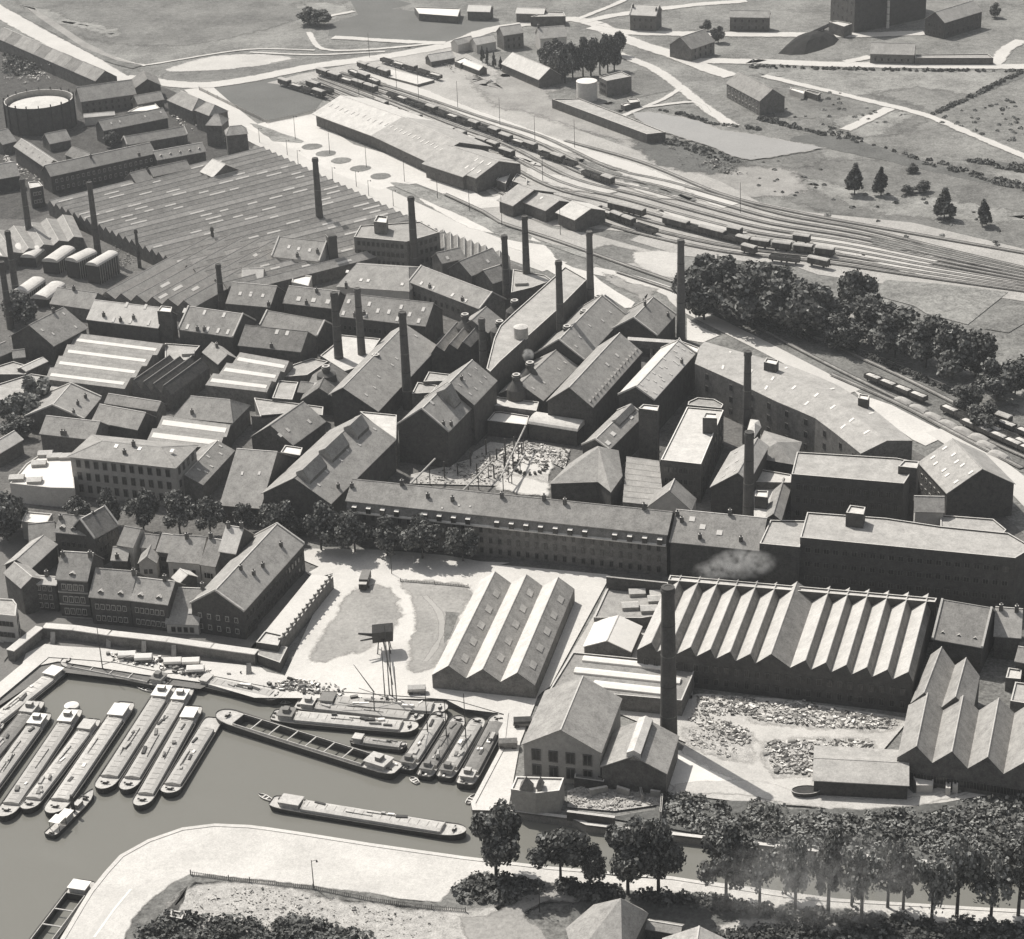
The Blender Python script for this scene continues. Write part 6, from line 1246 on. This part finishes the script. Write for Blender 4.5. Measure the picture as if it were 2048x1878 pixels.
# ------------------------------------------------------------------ fences and walls in the foreground
def fence(label, line, h=1.6, m='wood', group=None):
    P = [V2(v) for v in QW(line)]; P = curve(P, 9); o = empty('fence', P[0], label, 'fence', group); b = MB(); k = 0
    for a, c in zip(P, P[1:]):
        for z in (.5, h-.3): b.frus(a+Vector((0, 0, z)), c+Vector((0, 0, z)), .07, .07, 4, m)
        n_ = int((c-a).length/.45)
        for i in range(n_): q = a.lerp(c, i/max(1, n_)); b.cbox(q, (1, 0), .07, .03, .1, h-.1, m)
    b.build('rails_and_pickets', o)
    for q in P: c = MB(); c.cbox(q, (1, 0), .12, .12, 0, h+.3, m); c.build('post', o)
fence('dark picket fence along the inner edge of the near quay', 'm1418,1385 1700,1425 n0,1440 470,1490 900,1580 1350,1640 1600,1660')
fence('paling fence around the dark rectangular field by the street', 'a1535,695 2002,925 b130,950 510,868', 1.8, 'woodpale')
fence('low fence along the front of the hedge by the railway', 'h150,710 430,800 760,880 1120,1030 1500,1190', 1.6, 'woodpale')
fence('low fence on the square beside the market hall', 'j1160,945 1420,965 1680,990', 1.2)
# ------------------------------------------------------------------ rubble, crates and clutter (uncountable)
def litter(name, poly, n, smin, smax, mats, seed=1, flatf=.6, zb=.55, kind='stuff', hmax=None):
    r = random.Random(seed); P = [V2(v) for v in QW(poly)]; x0, x1 = min(p.x for p in P), max(p.x for p in P); y0, y1 = min(p.y for p in P), max(p.y for p in P); b = MB(); c = 0; t = 0
    def ins(x, y):
        k = False
        for i in range(len(P)):
            a, d = P[i], P[i-1]
            if (a.y > y) != (d.y > y) and x < (d.x-a.x)*(y-a.y)/(d.y-a.y)+a.x: k = not k
        return k
    cl = [(r.uniform(x0, x1), r.uniform(y0, y1)) for _ in range(max(3, n//25))]
    n = int(n*1.8)
    while c < n and t < n*20:
        t += 1
        if r.random() < .6: q = r.choice(cl); x, y = r.gauss(q[0], 4), r.gauss(q[1], 4)
        else: x, y = r.uniform(x0, x1), r.uniform(y0, y1)
        if not ins(x, y): continue
        s_ = (smin+(smax-smin)*r.random()**3)*.5; a = r.uniform(0, pi); h = s_*flatf*r.uniform(.5, 1.6); b.cbox((x, y), (cos(a), sin(a)), s_*r.uniform(.5, 1.8), s_*r.uniform(.3, .8), zb, zb+h, r.choice(mats), r.choice(mats)); c += 1
    return tag(b.build(name), kind=kind)
RM = ['stone', 'pale', 'brickmid', 'wood', 'gravel', 'earth', 'rubble', 'white', 'soot']
litter('rubble', 'g200,1640 540,1700 500,1848 k380,20 370,110 200,30 0,120 g0,1700', 260, .3, 1.0, RM, 1)
litter('rubble', 'j1250,190 1700,0 f1720,1760 2002,1660 j2002,200', 260, .3, 1.0, RM, 2)
litter('timber_stacks', 'p0,110 400,90 620,160 1100,240 1060,300 600,290 0,230', 420, .4, 1.3, ['woodpale', 'white', 'wood', 'earth', 'rubble', 'pale', 'soot', 'white'], 3, .6)
litter('timber_stacks', 'p110,400 500,370 900,390 920,480 480,480 440,640 200,620 110,500', 320, .4, 1.2, ['woodpale', 'pale', 'wood', 'earth', 'white', 'rubble', 'soot'], 4, .6)
litter('rubble', 'o1470,60 1900,60 1910,200 1540,200 1850,300 1860,420 1800,430 1400,230', 320, .4, 1.1, RM, 5)
litter('rubble', 'o1390,300 1700,310 1780,500 1700,520 1400,410', 90, .3, .8, ['pale', 'stone', 'wood'], 6)
litter('rubble', 'o505,770 700,690 1190,740 1190,850 850,905 505,870', 260, .3, .9, ['stone', 'pale', 'gravel'], 7)
litter('quay_cargo', 'j80,1760 300,1700 720,1740 n760,60 1100,90 1500,130 500,50', 130, .4, 1.2, ['iron', 'wood', 'canvas', 'woodpale', 'soot'], 8, .9)
litter('quay_cargo', 'i820,1500 1250,1540 1560,1600 1900,1650 1600,1700 850,1560', 70, .5, 1.3, ['iron', 'wood', 'canvas', 'soot'], 9, .9)
litter('yard_clutter', 'c1250,1100 1400,1170 1600,1230 1800,1280 2002,1330 d100,1330 c1800,1350 1400,1280', 90, .4, 1.4, ['iron', 'wood', 'stone', 'soot'], 10)
litter('yard_clutter', 'b1350,440 1500,560 1700,600 1800,560 1500,430', 70, .3, 1.1, ['white', 'wood', 'pale', 'iron'], 11)
litter('garden_clutter', 'a30,320 200,370 380,480 350,580 500,640 30,660', 150, .4, 1.5, ['white', 'pale', 'stone', 'wood'], 12, .5)
litter('garden_clutter', 'a1280,860 1560,900 1500,1020 1400,980', 50, .4, 1.4, ['white', 'pale', 'stone'], 13, .6)
litter('garden_clutter', 'a30,1180 160,1300 330,1300 330,1400 200,1400 30,1240', 60, .4, 1.3, ['white', 'pale', 'stone'], 14, .6)
litter('kiln_yard_clutter', 'e860,130 1060,150 1060,240 940,290 900,230', 60, .3, .9, ['wood', 'stone', 'iron'], 15, .8)
litter('near_waste_clutter', 'm1400,1500 1930,1470 n700,1600 1500,1690 1300,1848 m1300,1848', 300, .2, .7, ['stone', 'pale', 'gravel', 'leaf'], 16, .6)
# carts and cars behind the quay wall
for i, (q, mm) in enumerate((('i985,1540', 'canvas'), ('i1110,1560', 'canvas'), ('i1335,1590', 'canvas'), ('i1475,1590', 'canvas'), ('i1510,1650', 'canvas'), ('n1240,30', 'zinc'), ('o170,270', 'iron'), ('o60,430', 'wood'))):
    c = QW(q)[0]; o = empty('cart', c, '%s' % ['white topped cart nearest the mast of the black hulled barge', 'white topped cart second from the left on the north quay', 'white topped cart in the middle of the north quay', 'large white topped cart behind the moored barges', 'low white topped cart at the water edge of the north quay', 'pale handcart on the quay before the market hall', 'dark cart beside the pale brick hall', 'flat cart lying on the east quay'][i], 'cart', 'carts on the quays'); L = o.location
    b = MB(); b.cbox(L, (1, -.1), 2.3, 1.1, .8, 1.5, 'wood'); b.build('bed', o); b = MB(); b.extr([(-1.2, 1.5), (-1.2, 2.2), (0, 2.8), (1.2, 2.2), (1.2, 1.5)], L+Vector((-2.3, 0, 0)), Vector((0, 1, 0)), Vector((1, 0, 0)), 4.6, mm); b.build('cover', o)
    for sx in (-1.5, 1.5):
        for sy in (-1.15, 1.15): b = MB(); w = L+Vector((sx, sy, .6)); b.frus(w-Vector((0, .06, 0)), w+Vector((0, .06, 0)), .6, .6, 12, 'iron'); b.build('wheel', o)
def scow():
    q = QW('p410,775')[0]; o = empty('skip', q, 'dark oval tub lying on the ground in front of the open shed', 'tub'); b = MB(); n = 18; P = lambda a, r, z: (q.x+cos(a)*r*3.6, q.y+sin(a)*r*1.9, z+.3)
    for k in range(n):
        a0, a1 = 2*pi*k/n, 2*pi*(k+1)/n; b.poly([P(a0, .85, 0), P(a1, .85, 0), P(a1, 1, 1.4), P(a0, 1, 1.4)], 'iron'); b.poly([P(a0, 1, 1.4), P(a1, 1, 1.4), P(a1, .92, 1.4), P(a0, .92, 1.4)], 'zinc'); b.poly([P(a0, .92, 1.4), P(a1, .92, 1.4), P(a1, .8, .2), P(a0, .8, .2)], 'soot')
    b.poly([P(2*pi*k/n, .93, 1.2) for k in range(n)], 'soot'); b.build('shell', o)
scow()
def heap(name, label, poly, m, h, seed=1):
    P = ccw([V2(v) for v in QW(poly)]); c = sum(P, Vector())/len(P); o = empty(name, c, label, 'heap'); b = MB(); r = random.Random(seed); R = [P]
    for t, z in ((.25, .4), (.5, .75), (.75, .95)): R.append([p.lerp(c, t)+Vector((r.uniform(-.5, .5), r.uniform(-.5, .5), h*z+r.uniform(-.2, .2))) for p in P])
    for A, B in zip(R, R[1:]):
        for i in range(len(P)): j = (i+1) % len(P); b.poly([A[i], A[j], B[j], B[i]], m)
    for i in range(len(P)): j = (i+1) % len(P); b.poly([R[-1][i], R[-1][j], c+Vector((0, 0, h))], m)
    b.build('heap', o)
heap('coal_heap', 'long black coal heap below the hopper at the top right', 'd205,395 270,330 360,300 450,270 530,250 600,235 655,290 620,330 520,370 400,402 300,405', 'coal', 6)
_a, _b = QW('d330,240 580,185', 7); o = empty('conveyor', _a, 'raised conveyor on trestles leading to the coal hopper', 'conveyor'); b = MB(); b.frus(_a-Vector((0, 0, 4)), _b, .9, .9, 4, 'iron'); b.build('belt_gallery', o)
for t in (.15, .5, .85): q = _a.lerp(_b, t); c = MB(); c.cbox(q, (1, 0), .2, .8, 0, 2.5+4*t, 'iron'); c.build('trestle', o)
# ------------------------------------------------------------------ trees
CRN = []
def crown_mesh(seed, n=1500, kind='round', leaf=.085, m='leaf'):
    r = random.Random(seed); b = MB(); lobes = []
    for k in range(17 if kind != 'poplar' else 9):
        while True:
            x, y, z = (r.uniform(-1, 1) for _ in range(3))
            if x*x+y*y+z*z < 1: break
        lobes.append((Vector((x*.72, y*.72, z*.72)), r.uniform(.2, .4)))
    lobes.append((Vector((0, 0, -.1)), .4))
    for i in range(n):
        c, rr = r.choice(lobes); v = Vector((r.gauss(0, 1), r.gauss(0, 1), r.gauss(0, 1))).normalized(); p = c+v*rr*(r.random()**.45)*r.uniform(.9, 1.2)
        if kind == 'cone': f = max(.15, .95-.45*(p.z+1)); p = Vector((p.x*f, p.y*f, p.z))
        if kind == 'loose': p = p*r.uniform(.75, 1.2)
        if kind == 'droop': f = .75+.25*p.z; p = Vector((p.x*f, p.y*f, p.z))
        a = Vector((r.gauss(0, 1), r.gauss(0, 1), r.gauss(0, 1))).normalized(); q = (v+a*.9).normalized(); e = q.cross(Vector((r.random(), r.random(), r.random()))).normalized(); g = q.cross(e); s_ = leaf*r.uniform(.6, 1.5)
        b.poly([p-e*s_-g*s_*.6, p+e*s_*.8-g*s_, p+e*s_+g*s_*.7, p-e*s_*.7+g*s_], m if r.random() < .65 else ('leaflight' if m == 'leaf' else 'leafpale') if r.random() < .7 else 'leafpale')
    me = bpy.data.meshes.new('crown'); me.from_pydata(b.v, [], b.f); [me.materials.append(M[x]) for x in b.mats]; me.polygons.foreach_set('material_index', b.m); return me
for s_ in range(5): CRN.append(('round', crown_mesh(s_+1, 5200, 'round', leaf=.05)))
for s_ in range(3): CRN.append(('droop', crown_mesh(s_+20, 2200, 'droop', m='leaflight')))
for s_ in range(3): CRN.append(('cone', crown_mesh(s_+40, 1700, 'cone', leaf=.1)))
for s_ in range(3): CRN.append(('near', crown_mesh(s_+60, 6500, 'round', leaf=.042)))
for s_ in range(3): CRN.append(('nearlight', crown_mesh(s_+80, 1500, 'loose', leaf=.05, m='leaflight')))
def tree(label, base, Ht, R, kind='round', cb=.25, group=None, name='tree', cat='tree', z=0):
    q = QW(base, z)[0] if isinstance(base, str) else base; o = empty(name, (q.x, q.y, z), label, cat, group); r = _rs; c0 = Ht*cb
    b = MB(); L = o.location; top = L+Vector((r.uniform(-.4, .4), r.uniform(-.4, .4), Ht*.72)); mid = L+Vector((0, 0, Ht*.4)); rr = .018*Ht+.05
    b.frus(L, mid, rr, rr*.7, 8, 'bark'); b.frus(mid, top, rr*.7, rr*.25, 7, 'bark')
    for k in range(6):
        a = k*pi/3+r.uniform(-.3, .3); s_ = L+Vector((0, 0, Ht*r.uniform(.32, .55))); b.frus(s_, s_+Vector((cos(a)*R*.6, sin(a)*R*.6, Ht*.22)), rr*.4, rr*.12, 5, 'bark')
    b.build('trunk', o); me = r.choice([m for k_, m in CRN if k_ == kind]); c = link('crown', me, o); c.location = (0, 0, (c0+Ht)/2); c.scale = (R*1.2*r.uniform(.92, 1.1), R*1.2*r.uniform(.92, 1.1), (Ht-c0)/2/.95); c.rotation_euler = (0, 0, r.uniform(0, 6.28))
# canal row
for i, (q, Ht, R, kd) in enumerate((('x993,1760', 21, 6.6, 'near'), ('x1122,1777', 18.5, 6.4, 'near'), ('x1181,1780', 13.5, 3.6, 'near'), ('x1256,1792', 22, 6.4, 'near'), ('x1317,1793', 22, 5.6, 'near'), ('x1452,1812', 21, 6.2, 'near'),
        ('x1519,1822', 18, 4.6, 'nearlight'), ('x1571,1792', 15, 4, 'nearlight'), ('x1590,1832', 22, 4.2, 'nearlight'), ('x1656,1834', 22, 4.6, 'near'), ('x1703,1814', 17, 3.8, 'nearlight'), ('x1722,1856', 24, 4.6, 'nearlight'), ('x1775,1818', 18, 4.4, 'nearlight'), ('x1806,1822', 19, 4.2, 'near'),
        ('x1862,1860', 22, 4.8, 'nearlight'), ('x1913,1840', 22, 5.2, 'nearlight'), ('x1981,1846', 20, 5.0, 'nearlight'), ('x2036,1834', 22, 5.4, 'near'))):
    tree('%s tree from left in the row on the near canal bank' % ORD[i], q, Ht*_rs.uniform(.92, 1.05), R*(1 if i < 6 else .92), kd, .2 if kd == 'near' else .26, 'canal bank trees')
for i, (q, Ht, R) in enumerate((('i620,510', 10, 4.5), ('i860,520', 13, 4), ('i1110,560', 15, 4.6), ('i1390,590', 15, 5), ('i1625,600', 13.5, 4.4), ('i1910,560', 10, 3.5), ('j240,620', 14, 5), ('j550,700', 15.5, 5.8), ('j810,715', 14.5, 5.6), ('j1060,745', 13, 4.8), ('j1330,765', 14.5, 5.6), ('j1640,785', 12, 5.0))):
    tree('%s tree from left in the dark street row before the works' % ORD[i], q, Ht, R, 'round', .16, 'street trees before the works')
for i, (q, Ht, R) in enumerate((('x1408,640', 20, 7.5), ('x1450,615', 20, 8), ('x1500,655', 22, 8.5), ('x1545,600', 16, 7), ('x1590,665', 21, 8.5), ('x1655,675', 20, 8), ('x1710,640', 17, 6.5), ('x1745,690', 19, 7), ('x1790,715', 20, 7.5), ('x1852,735', 20, 7.5), ('x1905,760', 20, 7.5), ('x1950,755', 17, 6.5), ('x1995,800', 17, 6.5), ('x1930,820', 10, 5), ('x1965,860', 9, 5), ('x2030,790', 14, 5.5), ('x1385,600', 13, 6), ('x1430,600', 20, 8), ('x1475,600', 17, 8), ('x1530,640', 18, 8), ('x1620,640', 17, 7), ('x1680,700', 14, 7))):
    tree('%s large tree from left in the belt beyond the railway' % ORD[i], q, Ht*_rs.uniform(.88, 1.1), R*(1.3 if i < 9 else 1.12), 'round', .06, 'belt of trees beyond the railway')
for i, (q, Ht, R) in enumerate((('c350,560', 16, 5.2), ('c430,600', 18, 5.2), ('c500,640', 19, 5), ('c560,600', 18, 5), ('c640,590', 20, 5), ('c700,585', 21, 4.8), ('c770,575', 20, 4.6), ('c830,560', 20, 4.6), ('c880,545', 18, 4.2), ('c460,520', 16, 5), ('c900,430', 14, 4))):
    tree('%s tree from the left in the dense dark clump near the road junction' % ORD[i], q, Ht, R, 'round', .08, 'clump near the junction')
for i, (q, Ht, R, k) in enumerate((('x622,50', 10, 7, 'round'), ('x640,52', 9, 6, 'round'), ('x1709,390', 13, 6.5, 'cone'), ('x1762,392', 12.5, 5.5, 'cone'), ('x1888,438', 13, 6.5, 'cone'), ('x1964,452', 11, 5.5, 'cone'), ('x1825,345', 4, 4, 'cone'), ('x1818,388', 4, 3, 'round'), ('x1840,385', 5, 3.5, 'round'),
       ('e200,730', 13, 6.5, 'round'), ('e130,690', 12, 5, 'round'), ('e300,1370', 13, 6, 'droop'), ('e210,1480', 12, 6.5, 'droop'), ('e100,1500', 11, 5, 'droop'), ('e130,1590', 8, 5, 'round'), ('a465,560', 9, 5, 'round'), ('a860,1130', 8, 3.5, 'round'), ('i60,620', 16, 6, 'round'), ('i110,560', 13, 5, 'round'), ('b1790,480', 8, 1.8, 'cone'), ('b1830,500', 9, 1.8, 'cone'), ('b1880,520', 8, 1.6, 'cone'), ('b1930,540', 7, 1.6, 'cone'),
       ('c1680,330', 9, 4, 'round'), ('c1580,240', 6, 3, 'round'), ('x1990,35', 8, 3.5, 'round'), ('j360,570', 7, 3, 'round'))):
    tree(['left bush tree standing alone in the far meadow at the top', 'right bush tree standing alone in the far meadow at the top', 'pointed tree in the rough meadow, left of the close pair', 'pointed tree in the rough meadow, right of the close pair', 'large pointed tree in the rough meadow near the right edge', 'right-most pointed tree in the rough meadow', 'flat bush by the ditch above the pointed trees', 'small bush left of two between the pointed trees', 'small bush right of two between the pointed trees',
          'dark tree beside the big diamond shaped roof at the left', 'dark tree behind the leftmost tall chimneys', 'feathery tree above the walled garden at the left edge, upper one', 'feathery tree above the walled garden at the left edge, middle one', 'feathery tree touching the left edge by the grey flat roof', 'low dark tree at the foot of the feathery ones', 'dark tree among the gardens behind the avenue terrace', 'small tree between the houses near the gas holder', 'tall dark tree at the left edge beside the white terrace', 'second dark tree behind the white terrace', 'first small cypress by the road bend cottage', 'second small cypress by the road bend cottage', 'third small cypress by the road bend cottage', 'fourth small cypress by the road bend cottage',
          'tree beside the solitary house where two roads meet', 'small tree above the solitary house where two roads meet', 'tree in the top right corner', 'small tree at the end of the corner building'][i], q, Ht, R, k, .08)
# bushes: one uncountable mass per bank
def shrubs(name, polys, n, size, mats=('leaf', 'leaflight'), seed=1, hh=1.6, leafs=34, ls=.36):
    r = random.Random(seed); b = MB()
    for poly in polys:
        P = [V2(v) for v in QW(poly)]; x0, x1 = min(p.x for p in P), max(p.x for p in P); y0, y1 = min(p.y for p in P), max(p.y for p in P); c = 0
        t = 0
        while c < n and t < n*30:
            t += 1; x, y = r.uniform(x0, x1), r.uniform(y0, y1); k = False
            for i in range(len(P)):
                a, d = P[i], P[i-1]
                if (a.y > y) != (d.y > y) and x < (d.x-a.x)*(y-a.y)/(d.y-a.y)+a.x: k = not k
            if not k: continue
            c += 1; R = size*r.uniform(.5, 1.4); mm = r.choice(mats); h = R*hh
            for _ in range(leafs):
                v = Vector((r.gauss(0, 1), r.gauss(0, 1), abs(r.gauss(0, 1)))).normalized(); p = Vector((x+v.x*R, y+v.y*R, v.z*h)); e = Vector((r.gauss(0, 1), r.gauss(0, 1), r.gauss(0, 1))).normalized(); g = e.cross(v+Vector((.1, .2, .3))).normalized(); s_ = ls*r.uniform(.5, 1.3)
                b.poly([p-e*s_-g*s_*.7, p+e*s_-g*s_, p+e*s_*.8+g*s_, p-e*s_+g*s_*.6], mm)
    return tag(b.build(name), kind='stuff')
shrubs('bank_bushes', ['o1220,790 1600,850 2002,870 p300,920 1000,930 1500,880 2100,760 2100,1330 1480,1310 1100,1270 620,1190 200,1130 -300,1060 o1250,1000'], 480, 1.7, mats=('leaf', 'leaflight', 'leafpale', 'leafpale'), seed=2, hh=1.2)
shrubs('meadow_bushes', ['d500,990 620,960 900,1040 1250,1200 1700,1330 2100,1430 2100,1380 1300,1170 900,1080', 'd1560,1185 2200,1310 2200,1240 1600,1170', 'd60,880 560,1000 540,985 300,930 80,860', 'd1320,845 1650,690 1990,530 2010,540 1680,700 1350,850'], 110, 1.0, seed=3, hh=1.0)
shrubs('meadow_bushes', ['c1230,850 1400,890 1600,960 1840,980 2002,1010 1990,980 1700,960 1400,870', 'c1300,1060 1600,1140 1840,1250 1750,1260 1500,1190 1250,1110'], 80, .9, seed=4, hh=.8)
shrubs('near_bushes', ['n1530,1480 1700,1395 o0,1400 330,1470 o200,1560 0,1600 n1560,1600', 'o380,1440 900,1520 850,1570 620,1560 450,1500', 'o900,1540 1300,1530 1600,1560 p0,1600 600,1640 600,1720 0,1660 o1600,1640 1200,1600'], 110, 1.3, seed=5)
shrubs('garden_bushes', ['m1000,1850 1250,1690 1300,1700 1700,1720 1930,1760 n300,1700 600,1780 900,1848 900,1950 m1000,1950'], 260, 1.4, seed=6)
shrubs('near_bushes', ['p700,1650 1200,1700 2100,1740 2100,1900 o1400,1900 p0,1760 500,1720'], 260, 1.3, seed=7)
shrubs('railway_hedge', ['h0,660 120,700 430,800 760,880 1120,1030 1500,1190 1480,1200 1100,1045 740,895 420,812 0,700'], 150, 1.2, seed=8, hh=1.2)
shrubs('garden_bushes', ['a30,310 250,400 350,500 300,580 30,600'], 120, 1.5, seed=9)
shrubs('roadside_hedge', ['d0,480 700,505 1400,515 2000,520 2000,530 1400,530 700,520 0,500'], 120, .8, seed=10, hh=1.2)
shrubs('meadow_bushes', ['d0,1150 700,1250 1500,1500 2050,1700 2050,1850 1300,1840 600,1600 0,1400', 'd0,640 600,660 1100,900 600,960 0,860', 'd1300,900 1700,760 2100,700 2100,1100'], 45, .9, mats=('leaflight', 'leafpale'), seed=11, hh=.6)
shrubs('near_waste_weeds', ['m1400,1500 1930,1470 n700,1600 1500,1690 1300,1848 m1300,1848'], 110, .6, seed=12, hh=.6, leafs=12, ls=.3)
# ------------------------------------------------------------------ smoke
def smoke(label, q, z, R, dens, seed):
    import bmesh
    c = QW(q, z)[0]; bm = bmesh.new(); bmesh.ops.create_icosphere(bm, subdivisions=3, radius=1)
    me = bpy.data.meshes.new('smoke'); bm.to_mesh(me); bm.free(); m = bpy.data.materials.new('smoke'); m.use_nodes = True; nt = m.node_tree; nt.nodes.remove(nt.nodes['Principled BSDF']); v = nt.nodes.new('ShaderNodeVolumePrincipled'); v.inputs['Color'].default_value = (.95, .94, .92, 1); n = nt.nodes.new('ShaderNodeTexNoise'); n.inputs['Scale'].default_value = .5
    g = nt.nodes.new('ShaderNodeNewGeometry'); nt.links.new(g.outputs['Position'], n.inputs['Vector']); mr = nt.nodes.new('ShaderNodeMapRange'); mr.inputs['From Min'].default_value = .4; mr.inputs['From Max'].default_value = .62; mr.inputs['To Max'].default_value = dens; nt.links.new(n.outputs['Fac'], mr.inputs['Value'])
    tc = nt.nodes.new('ShaderNodeTexCoord'); ln = nt.nodes.new('ShaderNodeVectorMath'); ln.operation = 'LENGTH'; nt.links.new(tc.outputs['Object'], ln.inputs[0]); fo = nt.nodes.new('ShaderNodeMapRange'); fo.inputs['From Min'].default_value = 1; fo.inputs['From Max'].default_value = .2; nt.links.new(ln.outputs['Value'], fo.inputs['Value']); mu = nt.nodes.new('ShaderNodeMath'); mu.operation = 'MULTIPLY'; nt.links.new(mr.outputs[0], mu.inputs[0]); nt.links.new(fo.outputs[0], mu.inputs[1]); nt.links.new(mu.outputs[0], v.inputs['Density']); nt.links.new(v.outputs[0], nt.nodes['Material Output'].inputs['Volume'])
    me.materials.append(m); o = link('smoke', me, None, c); o.scale = R; tag(o, label, 'smoke', kind='stuff')
smoke('thin white smoke drifting over the left end of the ridged hall', 'k1860,800', 15, (10, 5, 4.5), .5, 1)
smoke('fainter smoke puff left of the drifting smoke', 'k1660,850', 13, (7, 4, 3), .35, 2)
smoke('small white steam puff against the spine building', 'g215,965', 13, (2.2, 2.2, 2.4), 3, 3)
smoke('thin smoke drifting among the trees on the canal bank at lower right', 'x1640,1760', 13, (30, 14, 9), .07, 4)
# ------------------------------------------------------------------ haze
def haze(d=.0001):
    b = MB(); b.box((-4800, 60, -6), (9600, 0, 0), (0, 8800, 0), (0, 0, 420), 'white'); me_o = b.build('haze'); me_o.data.materials.clear(); m = bpy.data.materials.new('haze'); m.use_nodes = True; nt = m.node_tree; nt.nodes.remove(nt.nodes['Principled BSDF']); v = nt.nodes.new('ShaderNodeVolumePrincipled'); v.inputs['Color'].default_value = (.9, .93, .95, 1); v.inputs['Density'].default_value = d; v.inputs['Anisotropy'].default_value = .2; nt.links.new(v.outputs[0], nt.nodes['Material Output'].inputs['Volume']); me_o.data.materials.append(m); tag(me_o, kind='stuff')

haze()
